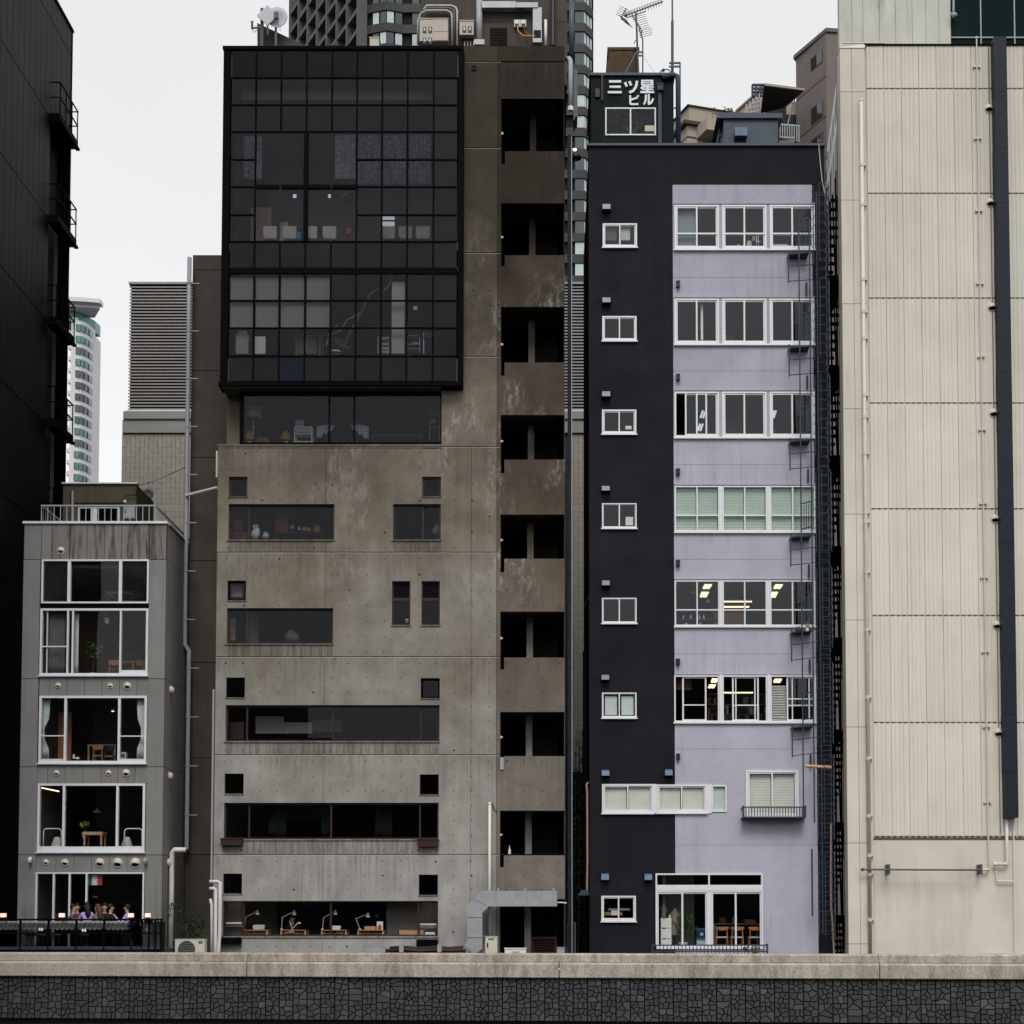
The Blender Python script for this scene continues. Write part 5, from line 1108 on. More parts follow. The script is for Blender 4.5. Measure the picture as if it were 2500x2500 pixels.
# triple windows
trans = {0: ('Q', 366), 3: ('R', 540), 4: ('R', 1236)}
for i, row in enumerate(TW[:5]):
    c = rowsW[i][0]; thin = i >= 3
    for j, r in enumerate(row):
        rows = [pt(*trans[i][:1], 700, trans[i][1], PY).z] if i in trans else []
        cols = [(r[0]+r[1])/2]; skip = ()
        g = 'green_pane' if i == 3 else 'window_glass'
        if i == 2 and j == 0: cols = [pt('Q', u, 1700, PY).x for u in (767, 848, 918)]; skip = ((0, 0),)
        w = window(pu, r, PY-.05, cols=cols, rows=rows, gl=g, fw=.06 if not thin else .045, fd=.14, mw=.05 if not thin else .04, sash=.045 if not thin else .0, skip=skip)
        if i == 3:
            cxm = (r[0]+r[1])/2
            for a, cc_ in ((r[0]+.06, cxm-.03), (cxm+.03, r[1]-.06)):
                for k in range(14):
                    hh = (r[3]-r[2]-.14)/14; bx('blind_slat', w, 'blind_green', a, cc_, PY+.09, PY+.1, r[2]+.07+hh*k, r[2]+.07+hh*(k+.93))
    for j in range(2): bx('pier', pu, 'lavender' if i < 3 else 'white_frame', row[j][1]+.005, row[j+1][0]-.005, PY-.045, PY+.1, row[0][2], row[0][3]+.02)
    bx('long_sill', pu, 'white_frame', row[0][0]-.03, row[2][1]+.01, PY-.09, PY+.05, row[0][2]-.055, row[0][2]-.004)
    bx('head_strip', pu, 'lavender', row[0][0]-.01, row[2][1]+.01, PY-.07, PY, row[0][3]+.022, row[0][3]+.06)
r0 = TW[0][0]; cm0 = (r0[0]+r0[1])/2; bx('blind', pu, 'blind_haze', r0[0]+.11, cm0-.03, PY+.16, PY+.18, r0[2]+.12, r0[3]-.1)
r0 = rc('Q', 878, 885, 895, 1147, PY+.2); bx('inner_post', pu, 'white_frame', r0[0], r0[1], PY+.2, PY+.24, r0[2], r0[3])
for i_, j_, m_, f_ in ((1, 1, 'interior_warm', .35), (0, 2, 'interior_pale', .2), (2, 1, 'interior', .5), (1, 2, 'interior', .3), (2, 2, 'interior_pale', .25)):
    r0 = TW[i_][j_]; bx('room_cupboard', pu, m_, r0[0]+.15, r0[0]+.15+(r0[1]-r0[0])*f_, 2.2, 2.6, zj[i_+1], r0[2]+(r0[3]-r0[2])*(.35+f_))
# sixth row: open sliding sashes
zt6, zb6 = s6[0][3], s6[0][2]
for j, r in enumerate(s6): window(pu, r, PY-.05, gl='window_glass', fw=.045, fd=.14, pane=False)
for j in range(2): bx('pier', pu, 'white_frame', s6[j][1]+.003, s6[j+1][0]-.003, PY-.07, PY+.1, zb6-.03, zt6+.02)
bx('long_sill', pu, 'white_frame', s6[0][0]-.03, s6[2][1]+.01, PY-.09, PY+.05, zb6-.055, zb6-.004); bx('head_strip', pu, 'lavender', s6[0][0], s6[2][1], PY-.06, PY, zt6+.022, zt6+.05)
def sash(u0, u1, rails=(), g='window_glass', dy=0.0, vr=()):
    a, c = pt('Z', u0, 300, PY).x, pt('Z', u1, 300, PY).x; z0, z1 = zb6+.04, zt6-.04; b = MB(); e = .05; Y = PY+.0+dy
    b.box(a, a+e, Y, Y+.03, z0, z1).box(c-e, c, Y, Y+.03, z0, z1).box(a+e, c-e, Y+.001, Y+.029, z0, z0+e).box(a+e, c-e, Y+.001, Y+.029, z1-e, z1)
    for v in rails: z = pt('Z', 300, v, PY).z; b.box(a+e, c-e, Y+.002, Y+.028, z-.018, z+.018)
    for v in vr: x = pt('Z', v, 300, PY).x; b.box(x-.018, x+.018, Y+.003, Y+.027, z0, z1)
    o = b.build('sliding_sash', 'white_frame', pu); bx('pane', o, g, a+e, c-e, Y+.012, Y+.018, z0+e, z1-e)
sash(138, 455, (435,)); sash(792, 1140, (438,), vr=(840, 1090)); sash(1505, 1880, (355, 440), vr=(1580, 1800))
r = rc('Z', 1295, 60, 1505, 640, PY); o = thing('slatted_blind', 'dusty venetian blind hanging in the lowest office window row', 'blind', (r[0], PY+.12, r[3]))
for k in range(22): z = r[2] + (r[3]-.25-r[2])*k/22; MB().bar((r[0], PY+.15, z), (r[1], PY+.15, z + (.02 if k < 3 else 0)), .05, .006, up=(0, -.7, .7)).build('slat', 'linen', o)
r = rc('Z', 40, 238, 258, 640, .8); o = tag(MB().box(r[0], r[1], .8, .84, zj[5], r[3]).box(r[0], r[0]+.04, .84, 1.1, zj[5], r[3]-.1).build('orange_screen', 'cardboard'), 'rust orange standing screen inside the open office window', 'screen')
bk_ = thing('book_shelves', 'dark office shelves with files behind the open windows', 'shelf', (pt('Z', 700, 500, 2.2).x, 2.2, zj[5]))
x0, x1 = pt('Z', 470, 500, 2.2).x, pt('Z', 1240, 500, 2.2).x
for v in (285, 425, 555): z = pt('Z', 600, v, 2.2).z; bx('shelf', bk_, 'interior_warm', x0, x1, 2.2, 2.5, z-.03, z)
rnd = random.Random(8)
for v, n in ((425, 22), (555, 20), (650, 26)):
    z = pt('Z', 600, v, 2.2).z
    for k in range(n): x = x0 + (x1-x0)*(k+.1)/n; bx('file', bk_, rnd.choice(('interior_pale', 'cardboard', 'linen', 'shirt_black', 'interior_dark')), x, x+.13, 2.22, 2.45, z+.001, z+rnd.uniform(.2, .32))
# strip window at the second floor, blind window and its basket
for j, r in enumerate(strip[:2]):
    w = window(pu, r, PY-.05, cols=[(r[0]+r[1])/2], gl='window_glass', fw=.06, fd=.14, mw=.04, sash=.04, sill=.04)
    for a, c in ((r[0]+.1, (r[0]+r[1])/2-.04), ((r[0]+r[1])/2+.04, r[1]-.1)): bx('blind', w, 'blind_cream', a, c, PY+.08, PY+.1, r[2]+.08, r[3]-.08)
w = window(pu, strip[2], PY-.04, gl='window_glass', fw=.045, fd=.12); bx('blind', w, 'blind_pale', strip[2][0]+.05, strip[2][1]-.05, PY+.06, PY+.08, strip[2][2]+.05, strip[2][3]-.05)
bx('pier', pu, 'white_frame', strip[0][1]+.003, strip[1][0]-.003, PY-.04, PY+.1, strip[0][2], strip[0][3]); bx('pier', pu, 'white_frame', strip[1][1]+.003, strip[2][0]-.003, PY-.035, PY+.1, strip[1][2]-.02, strip[1][3])
w = window(pu, bw, PY-.05, cols=[(bw[0]+bw[1])/2], gl='window_glass', fw=.075, fd=.14, mw=.045, sash=.045)
for k in range(15): h_ = (bw[3]-bw[2]-.25)/15; [bx('blind_slat', w, 'blind_cream', a, c, PY+.10, PY+.11, bw[2]+.12+h_*k, bw[2]+.12+h_*(k+.94)) for a, c in ((bw[0]+.12, (bw[0]+bw[1])/2-.03), ((bw[0]+bw[1])/2+.03, bw[1]-.12))]
def basket(label, r, Y0, Y1, n, mid=False):
    t = thing('window_railing', label, 'railing', ((r[0]+r[1])/2, Y0, r[2]))
    for z in (r[2]+.02, r[3]-.02) + ((r[2]+(r[3]-r[2])*.45,) if mid else ()): MB().bar((r[0], Y0, z), (r[1], Y0, z), .04).bar((r[0], Y0, z), (r[0], Y1, z), .035).bar((r[1], Y0, z), (r[1], Y1, z), .035).build('rail', 'blue_steel', t)
    for k in range(n+1): x = r[0] + (r[1]-r[0])*k/n; w_ = .03 if k in (0, n) else .012; bx('baluster', t, 'blue_steel', x-w_, x+w_, Y0-.012, Y0+.012, r[2], r[3]+(.03 if k in (0, n) else -.02))
    bx('base', t, 'blue_steel', r[0], r[1], Y0+.02, Y1, r[2]-.03, r[2])
    return t
basket('blue grey steel window railing under the cream blind window', rq('S', 1177, 820, 1630, 903), PY-.5, PY, 22)
basket('low blue grey railing in front of the shop doors', rc('b', 20, 1240, 1885, 1440, -.6), -.6, -.1, 31, True)
# ground floor shop doors
zt_ = pt('S', 700, 1415, PY).z; cm = pt('S', 940, 1600, PY).x
w = MB(); 
up = window(pu, (dr[0], dr[1], zt_+.06, dr[3]), PY-.05, cols=[cm], gl='window_glass_low', fw=.05, fd=.14, mw=.05); bx('door_head', pu, 'white_frame', dr[0], dr[1], PY-.06, PY+.1, zt_-.08, zt_+.058)
for (a, c, s_) in ((dr[0], cm-.03, pt('S', 742, 1600, PY).x), (cm+.03, dr[1], pt('S', 1135, 1600, PY).x)):
    window(pu, (a, c, dr[2], zt_-.082), PY-.05, cols=[s_], gl='window_glass_low', fw=.05, fd=.14, mw=.055, sash=.045)
bx('mullion_post', pu, 'white_frame', cm-.03, cm+.03, PY-.04, PY+.1, dr[2], zt_-.082)
bx('shop_wall', pu, 'interior_pale', dr[0]+.1, dr[0]+1.5, 3.0, 3.1, .95, zj[6]-.2)
# hooded vents
for c, u0, v0, u1, v1 in (('Q',148,150,215,215),('Q',147,836,215,900),('Q',145,1525,213,1590),('R',143,318,210,380),('R',144,1013,209,1075),('R',141,1707,206,1768),('S',142,537,207,600),('S',607,533,671,598),('S',139,1300,204,1365),('S',457,1302,521,1365)):
    r = rq(c, u0, v0, u1, v1); m_ = (r[2]+r[3])/2; g = .02
    o = MB().prism([(0,0)]*0 or [(r[0], r[2]), (r[1], r[2]), (r[1], r[3]), (r[0], r[3])], PY-.03, PY-.001).build('hooded_vent', 'black_metal', pu)
    b = MB(); zt_2 = r[3]-.02; b.add([(r[0]+g, PY-.03, zt_2), (r[1]-g, PY-.03, zt_2), (r[1]-g, PY-.20, zt_2-.05), (r[0]+g, PY-.20, zt_2-.05), (r[0]+g, PY-.24, r[2]+.05), (r[1]-g, PY-.24, r[2]+.05), (r[0]+g, PY-.03, r[2]+.02), (r[1]-g, PY-.03, r[2]+.02)],
            [(0,1,2,3)[::-1], (3,2,5,4)[::-1], (0,3,4,6)[::-1], (1,7,5,2)[::-1]])
    b.build('cowl', 'blue_hood', o)
for c, u0, v0, u1, v1 in (('Q',697,726,722,765),('Q',697,1412,722,1450),('R',695,205,722,245),('R',695,878,722,917),('R',695,1603,722,1641),('S',697,430,722,468)):
    r = rq(c, u0, v0, u1, v1); MB().box(r[0], r[1], PY-.14, PY-.003, r[2], r[3]).box(r[0]-.01, r[1]+.01, PY-.15, PY-.003, r[3]+.001, r[3]+.02).build('wall_vent', 'black_plastic', pu)
# escape ladders
el = thing('escape_ladder', 'blue grey steel escape ladders with landings and safety cage on the lavender corner', 'ladder', (xx(1985, 1500, -.5), -.4, GZ))
zA = zz(460, PY, 1985); zE = pt('S', 1660, 940, PY).z
for u in (1620, 1699): x = pt('R', u, 900, -.35).x; bx('ladder_rail', el, 'blue_steel', x-.02, x+.02, -.38, -.34, zE, pt('Q', u, 260, -.35).z)
lad = [('Q', 505), ('Q', 1192), ('Q', 1880), ('R', 682), ('R', 1380), ('S', 208)]
for c, v in lad:
    z = pt(c, 1600, v+8, 0).z; xl_, xr_ = pt('R', 1538, 0, -.3).x, pt('R', 1690, 0, -.3).x
    o = MB().add([(xl_, -.2, z-.06), (xr_, -.2, z), (xr_, PY, z-.0), (xl_, PY, z-.06), (xl_, -.2, z-.10), (xr_, -.2, z-.05), (xr_, PY, z-.1), (xl_, PY, z-.09)], [(0,1,2,3), (7,6,5,4), (0,4,5,1), (1,5,6,2), (2,6,7,3), (3,7,4,0)]).build('landing', 'blue_steel', el)
    bx('post', o, 'blue_steel', xl_-.02, xl_+.02, -.22, -.18, z-1.05, z+.02)
    for dz in (.5, 1.0): MB().bar((xl_, -.2, z-dz), (xr_+.15, -.05, z-dz+.12), .025).build('rail', 'blue_steel', o)
    zg0, zg1 = z + .15, z + .98; xg0, xg1 = pt('R', 1622, 0, -.45).x, pt('R', 1692, 0, -.45).x
    o2 = MB().bar((xg0, -.3, zg0), (xg1, -.3, zg0+.08), .035).bar((xg0, -.3, zg1), (xg1, -.3, zg1+.08), .035).build('guard', 'blue_steel', el)
    for k in range(5): x = xg0 + (xg1-xg0)*k/4; bx('baluster', o2, 'blue_steel', x-.01, x+.01, -.31, -.29, zg0, zg1-.05+.08*k/4)
    bx('bracket', el, 'blue_steel', pt('R', 1675, 0, -.1).x-.022, pt('R', 1675, 0, -.1).x+.022, PY-.16, PY-.01, z-1.35, z-.92)
za, zb_ = pt('S', 1760, 1750, -.2).z, zz(480, PY, 2000); k = 0
for u in (1745, 1815): x = pt('R', u, 0, -.1).x; bx('ladder_rail', el, 'blue_steel', x-.018, x+.018, -.15, -.10, za, zb_)
for u in (1723, 1757, 1822, 1836): 
    x = pt('R', u, 0, -.5).x
    for zg in range(8): zt2 = zz(470 + 231*zg, 0, 2000); bx('cage_bar', el, 'blue_steel', x-.009, x+.009, -.75 if 1740 < u < 1830 else -.5, -.73 if 1740 < u < 1830 else -.48, zt2-2.6, zt2)
xa, xb_ = pt('R', 1722, 0, -.4).x, pt('R', 1834, 0, -.4).x
zc = zb_
while zc > za:
    b = MB(); xm = (xa+xb_)/2; n = 8
    b.tube([(xm + (xb_-xa)/2*math.cos(t), -.12-.62*math.sin(t), zc) for t in (math.pi*j/n for j in range(n+1))], .012, 4); b.build('cage_hoop', 'blue_steel', el)
    MB().bar((pt('R', 1745, 0, -.1).x, -.125, zc-.1), (pt('R', 1815, 0, -.1).x, -.125, zc-.1), .02).build('rung', 'blue_steel', el)
    zc -= .31
x = pt('S', 1700, 1400, -.3).x; bx('stay_bar', el, 'blue_steel', x-.025, x+.025, -.3, -.25, pt('S', 1700, 1620, -.3).z, pt('S', 1700, 1125, -.3).z)
tag(MB().tube([pt('S', 1648, 513, -.6), pt('S', 1840, 524, -.6)], .05, 8).build('bamboo_pole', 'wood_pale'), 'pale bamboo pole laid across the escape ladder cage', 'pole')
pts = [pt('S', *q, -.3) for q in ((1838, 930), (1836, 1300), (1838, 1560), (1850, 1680), (1860, 1900))]
tag(MB().tube(pts, .03, 6).build('brown_hose', 'copper'), 'thin brown pipe running down beside the escape ladder', 'pipe')
pts = [pt('T', *q, 0) for q in ((318, 1130), (330, 1280), (345, 1420), (375, 1570), (392, 1650))]
tag(MB().tube(pts, .018, 5).build('loose_cable', 'pvc_grey'), 'thin loose cable hanging from the roof edge of the lavender building', 'cable')
pts = [pt('O', *q, .15) for q in ((1146, 1320), (1133, 1340), (1138, 1400), (1140, 1932))] + [pt('L', 1716, 560, .15)]
tag(MB().tube(pts, .035, 6).build('copper_pipe', 'copper'), 'thin copper coloured pipe at the left corner of the charcoal wall', 'pipe')
# ---- roof sign house
HY = 1.6
hs_ = thing('sign_house', 'dark green roof house carrying white Japanese lettering', 'roof house', (pt('P', 460, 1000, HY).x, HY, zT))
x0, x1 = pt('P', 137, 860, HY).x, pt('P', 788, 860, HY).x; z1 = pt('P', 460, 600, HY).z; wr = rc('P', 250, 848, 648, 1066, HY)
wall('wall', hs_, (x0, x1, zT-.3, z1), HY, .12, [wr], 'sign_house'); bx('side_wall', hs_, 'sign_house', x0, x0+.1, HY+.13, HY+4, zT-.3, z1); bx('side_wall', hs_, 'sign_house', x1-.1, x1, HY+.13, HY+4, zT-.3, z1); bx('back_wall', hs_, 'interior_dark', x0, x1, HY+4, HY+4.1, zT-.3, z1); bx('roof', hs_, 'coping_blue', x0-.05, x1+.05, HY-.08, HY+4.1, z1+.002, z1+.09)
for u in (245, 380, 515, 650): x = pt('P', u, 900, HY).x; bx('seam', hs_, 'joint_dark', x-.008, x+.008, HY-.004, HY-.001, zT, z1)
w = window(hs_, wr, HY-.03, cols=[(wr[0]+wr[1])/2], gl='window_glass_low', fw=.045, fd=.1, mw=.045)
for a, c in (((300, 870), (460, 1060)), ((640, 880), (450, 1060)), ((300, 960), (640, 950))): MB().bar(pt('P', *a, HY+1.2), pt('P', *c, HY+1.2), .12).build('brace', 'interior_pale', hs_)
r = rc('P', 495, 925, 552, 962, HY+1); bx('inner_box', hs_, 'linen', r[0], r[1], HY+1, HY+1.1, r[2], r[3])
r = rc('P', 563, 980, 636, 1025, HY); o = tag(bx('paper_notice', None, 'yellow_paper', r[0], r[1], HY+.05, HY+.056, r[2], r[3]), 'yellow paper notice inside the sign house window', 'notice')
sg = thing('roof_sign', 'white Japanese letters reading three stars building on the dark roof house', 'sign', (pt('Y', 870, 480, HY).x, HY, pt('Y', 870, 760, HY).z))
def glyph(polys):
    b = MB()
    for p in polys:
        if len(p) == 4 and not isinstance(p[0], tuple): p = [(p[0], p[1]), (p[2], p[1]), (p[2], p[3]), (p[0], p[3])]
        q = [pt('Y', u, v, HY) for u, v in p]; b.prism([(v.x, v.z) for v in q], HY-.06-random.uniform(0, .004), HY-.012)
    b.build('letter', 'sign_white', sg)
glyph([(355,175,642,228), (368,302,632,352), (325,430,655,483)])
glyph([[(705,232),(757,210),(800,312),(750,332)], [(808,205),(862,190),(900,290),(848,305)], [(985,185),(1042,190),(1034,275),(978,250)], [(978,250),(1034,275),(1003,365),(953,333)], [(953,333),(1003,365),(935,450),(905,400)], [(905,400),(935,450),(848,487),(815,435)]])
glyph([(1112,165,1160,300), (1350,165,1398,300), (1160,165,1350,202), (1160,222,1350,246), (1160,266,1350,300), [(1150,300),(1205,306),(1140,398),(1092,360)], (1165,318,1408,350), (1150,370,1395,404), (1092,430,1420,478), (1232,300,1288,318), (1232,350,1288,370), (1232,404,1288,430)])
glyph([(832,530,877,705), [(832,705),(877,705),(885,716),(885,757),(850,750),(836,730)], (885,716,1045,757), [(877,605),(1020,570),(1032,604),(877,652)], [(997,545),(1025,535),(1045,572),(1018,582)], [(1030,527),(1055,519),(1067,550),(1045,560)]])
glyph([[(1200,512),(1247,512),(1245,620),(1200,600)], [(1200,600),(1245,620),(1230,690),(1185,675)], [(1185,675),(1230,690),(1190,757),(1158,735)], (1268,505,1313,690), [(1268,690),(1313,690),(1310,752),(1268,752)], [(1313,690),(1350,660),(1365,720),(1310,752)], [(1350,660),(1375,595),(1415,605),(1400,665),(1365,720)]])
x = pt('P', 679, 900, HY-.1).x; b = MB(); b.box(x-.06, x+.06, HY-.15, HY-.03, zT-.2, pt('P', 679, 740, HY).z).build('downpipe', 'blue_steel', hs_); r = rc('P', 657, 690, 702, 735, HY); MB().box(r[0], r[1], HY-.25, HY-.02, r[2], r[3]).box(r[0]-.02, r[1]+.02, HY-.27, HY-.02, r[3]+.001, r[3]+.03).build('rain_hopper', 'blue_steel', hs_)
b = MB(); p = [pt('P', *q, HY-.1) for q in ((700, 610), (790, 588), (815, 600), (822, 640), (822, 1140))]; p[-1].x = p[-2].x; b.tube(p, .085, 8).build('overflow_pipe', 'blue_steel', hs_, smooth=True)
r = rc('P', 172, 705, 205, 770, HY); MB().box(r[0], r[1], HY-.08, HY-.002, r[2], r[3]).build('switch_box', 'black_plastic', hs_); MB().bar(pt('P', 226, 575, HY-.05), pt('P', 226, 790, HY-.05), .05).build('conduit', 'black_plastic', hs_)
lr = thing('lightning_rod', 'tall thin lightning rod with ladder top above the sign house', 'mast', (pt('P', 778, 580, HY+.5).x, HY+.5, z1))
MB().tube([pt('P', 778, 600, HY+.5), pt('P', 778, 165, HY+.5)], .05, 7).tube([pt('P', 778, 165, HY+.5), pt('P', 777, -60, HY+.5)], .03, 6).build('rod', 'pipe_dark', lr)
MB().bar(pt('P', 838, 492, HY+.3), pt('P', 838, 1140, HY+.3), .05).bar(pt('P', 752, 495, HY+.3), pt('P', 840, 495, HY+.3), .05).bar(pt('P', 752, 523, HY+.3), pt('P', 838, 523, HY+.3), .05).bar(pt('P', 790, 850, HY+.3), pt('P', 838, 850, HY+.3), .04).build('ladder_top', 'pipe_dark', lr)
tag(MB().tube([pt('P', *q, HY+.3) for q in ((682, 585), (684, 562), (705, 548), (740, 545), (760, 560), (765, 585))], .022, 6).ball(pt('P', 706, 552, HY+.3), .06, 8, 5).build('goose_lamp', 'pipe_dark'), 'small curved lamp arm on the sign house roof', 'lamp')
tk = thing('water_tank', 'rusty brown water tank with domed lid on the sign house', 'water tank', (pt('P', 393, 590, HY+1.5).x, HY+1.5, z1+.1))
r = rc('P', 274, 378, 512, 598, HY+1.2); ym = HY+1.2; b = MB(); b.box(r[0], r[1], ym, ym+1.5, z1+.1, r[3]).build('body', 'rust_tank', tk)
b = MB(); b.box(r[0]-.03, r[1]+.03, ym-.03, ym+1.53, r[3]-.08, r[3]+.02); xm = (r[0]+r[1])/2; b.add([(r[0]+.1, ym, r[3]+.02), (r[1]-.1, ym, r[3]+.02), (r[1]-.1, ym+1.5, r[3]+.02), (r[0]+.1, ym+1.5, r[3]+.02), (xm-.15, ym+.6, r[3]+.22), (xm+.15, ym+.6, r[3]+.22), (xm+.15, ym+.9, r[3]+.22), (xm-.15, ym+.9, r[3]+.22)], [(0,1,5,4), (1,2,6,5), (2,3,7,6), (3,0,4,7), (4,5,6,7)]); b.build('lid', 'rust_tank', tk)
q_ = rc('P', 325, 430, 500, 592, ym); bx('stain_panel', tk, 'bark', q_[0], q_[1], ym-.012, ym-.001, z1+.12, q_[3])
for x in (r[0]+.02, r[1]-.06): bx('edge_strip', tk, 'rust_tank', x, x+.05, ym-.03, ym-.002, z1+.1, r[3]-.09)
p = pt('P', 318, 358, ym); MB().lathe((p.x, ym+.2, p.z-.12), [(.05, 0), (.05, .12), (.08, .13), (.07, .18), (.02, .2)], 8).build('vent_cap', 'white_paint', tk); MB().bar(pt('P', 272, 470, ym), pt('P', 272, 598, ym), .06).build('side_pipe', 'rust_tank', tk)
tv = thing('tv_aerial', 'tall rooftop television aerial with three combs behind the water tank', 'antenna', (pt('P', 503, 590, HY+1).x, HY+1, z1)); ya = HY+1.0
MB().tube([pt('P', 512, 600, ya), pt('P', 492, 105, ya)], .035, 7).build('mast', 'pipe_dark', tv)
b = MB(); a, c = pt('P', 410, 122, ya), pt('P', 703, 13, ya); b.bar(a, c, .035)
for k in range(14): q = a + (c-a)*(k+.5)/14; b.bar(q + Vector((-.02, -.12, .06)), q + Vector((.02, .12, -.06)), .014); b.bar(q, q + Vector((-.07, 0, .10)), .016)
b.bar(pt('P', 425, 138, ya), pt('P', 570, 88, ya), .025); b.build('yagi_boom', 'pipe_dark', tv)
b = MB(); b.bar(pt('P', 375, 140, ya), pt('P', 415, 65, ya), .04).bar(pt('P', 375, 145, ya), pt('P', 438, 190, ya), .04)
for k in range(5): q = pt('P', 378+8*k, 135-16*k, ya); b.bar(q + Vector((-.2, 0, .12)), q + Vector((.18, 0, -.1)), .012); q = pt('P', 380+13*k, 150+9*k, ya); b.bar(q + Vector((-.1, -.1, .1)), q + Vector((.15, .1, -.1)), .012)
b.ball(pt('P', 410, 122, ya), .06, 8, 5); b.build('reflector', 'pipe_dark', tv)
for (u0, v0, u1, v1, n) in ((460, 115, 530, 230, 7), (515, 225, 540, 290, 4)):
    b = MB(); a, c = pt('P', u0, v0, ya), pt('P', u1, v1, ya); b.bar(a, c, .04)
    for k in range(n): q = a + (c-a)*(k+1)/n; b.bar(q + Vector((-.08, 0, -.03)), q + Vector((.42-.02*k, 0, .09)), .012)
    b.build('comb', 'pipe_dark', tv)
MB().tube([pt('P', *q, ya) for q in ((545, 590), (545, 310), (530, 275), (540, 240))], .025, 6).bar(pt('P', 500, 409, ya), pt('P', 545, 409, ya), .04).bar(pt('P', 500, 438, ya), pt('P', 545, 438, ya), .04).tube([pt('P', *q, ya) for q in ((505, 310), (485, 320), (478, 345))], .015, 5).build('stay_frame', 'pipe_dark', tv)
MB().tube([pt('P', 520, 400, ya), pt('P', 645, 580, ya)], .006, 4).tube([pt('P', 500, 400, ya), pt('P', 400, 585, ya-.4)], .006, 4).build('guy_wire', 'pvc_grey', tv)
# ---- blue roof cabin
KY = 2.5
kb = thing('blue_cabin', 'slate blue metal roof cabin with a square wall vent', 'cabin', (pt('P', 1390, 1000, KY).x, KY, zT))
x0, x1 = pt('P', 1180, 1000, KY).x, pt('P', 1608, 1000, KY).x; z1 = pt('P', 1400, 938, KY).z
bx('body', kb, 'coping_blue', x0, x1, KY, KY+3, zT-.3, z1); MB().add([(x0-.25, KY-.1, z1), (x1+.15, KY-.1, z1), (x1+.15, KY+3, z1), (x0-.25, KY+3, z1), (x0-.2, KY-.1, z1+.2), (x1+.15, KY-.1, z1+.17), (x1+.15, KY+3, z1+.1), (x0-.2, KY+3, z1+.1)], [(3,2,1,0), (4,5,6,7), (0,1,5,4), (1,2,6,5), (2,3,7,6), (3,0,4,7)]).build('roof', 'coping_blue', kb)
r = rc('P', 1232, 1012, 1387, 1140, KY); bx('vent_panel', kb, 'coping_blue', r[0], r[1], KY-.02, KY-.001, zT, r[3])
r = rc('P', 1264, 1030, 1357, 1120, KY); bx('outlet', kb, 'interior_black', r[0], r[1], KY-.05, KY-.021, r[2], r[3]-.2); MB().box(r[0]-.01, r[1]+.01, KY-.28, KY-.022, r[3]-.3, r[3]).build('vent_hood', 'blue_hood', kb)
MB().bar(pt('P', 1165, 930, KY+.5), pt('P', 1130, 1140, KY+.2), .06).bar(pt('P', 1130, 1080, KY+.3), pt('P', 1165, 1060, KY+.3), .05).build('side_stay', 'blue_steel', kb)
rb = thing('roof_balustrade', 'white steel balustrade right of the blue roof cabin', 'railing', (pt('P', 1700, 1090, KY+1).x, KY+1, zT))
for a, c in (((1620, 978), (1780, 992)), ((1620, 1078), (1740, 1085))): MB().bar(pt('P', *a, KY+1), pt('P', *c, KY+1), .05).build('rail', 'pvc_grey', rb)
for k in range(9): MB().bar(pt('P', 1625+18.5*k, 978+k*1.6, KY+1), pt('P', 1625+18.5*k, 1085+k*4, KY+1), .03).build('baluster', 'pvc_grey', rb)
bx('plinth', rb, 'tower_white', pt('P', 1612, 0, KY+1).x, pt('P', 1728, 0, KY+1).x, KY+1.1, KY+2.5, zT-.3, pt('P', 1660, 1092, KY+1).z)
# ------------------------------------------------------------------ beige clad building at the right edge
BY = -0.3
bg_ = thing('beige_building', 'cream ribbed metal clad building with pilaster at the right edge', 'building', (xx(2300, 1800, BY), 3, GZ))
xp0, xp1, xcl = xx(2055, 1000, BY), xx(2116, 1000, BY), xx(2123, 1000, BY); xE = xcl + 14.0
ys = [128, 234, 497, 749, 1004, 1260, 1517, 1777, 2059, 2304]; zp = [zz(y, BY, 2085) for y in ys] + [0]
xm = xx(2084, 1000, BY)
for i in range(len(zp)-1):
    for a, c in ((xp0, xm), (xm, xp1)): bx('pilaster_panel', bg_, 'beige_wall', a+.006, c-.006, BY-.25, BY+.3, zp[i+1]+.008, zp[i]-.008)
bx('pilaster_core', bg_, 'beige_dark', xp0+.02, xp1-.02, BY-.22, BY+.5, 0, zp[0]-.02)
b = MB(); a, c = pt('T', 490, 410, BY-.25), pt('T', 695, 410, BY-.25); zq = pt('T', 590, 345, BY).z
b.add([(xp0, BY-.27, zp[0]), (xp1, BY-.27, zp[0]), (xp1+.1, BY-.02, zq), (xp0+.1, BY+.2, zq), (xp0, BY+.3, zp[0]), (xp1, BY+.3, zp[0])], [(0,1,2,3), (0,3,4), (1,5,2), (3,2,5,4)]); b.build('pilaster_cap', 'beige_wall', bg_)
rowsY = [113, 219, 474.5, 730, 986, 1244, 1504, 1765, 2043]; zr = [zz(y, BY, 2300) for y in rowsY]
pw = 43.5 / 76.0; prof = [(0, .035), (.012, .0), (.20, .0), (.210, .011), (.220, .011), (.230, 0), (.43, 0), (.440, .011), (.450, .011), (.460, 0), (.66, 0), (.670, .011), (.680, .011), (.690, 0), (.975, 0), (.988, .035), (1, .035)]
CM = {}
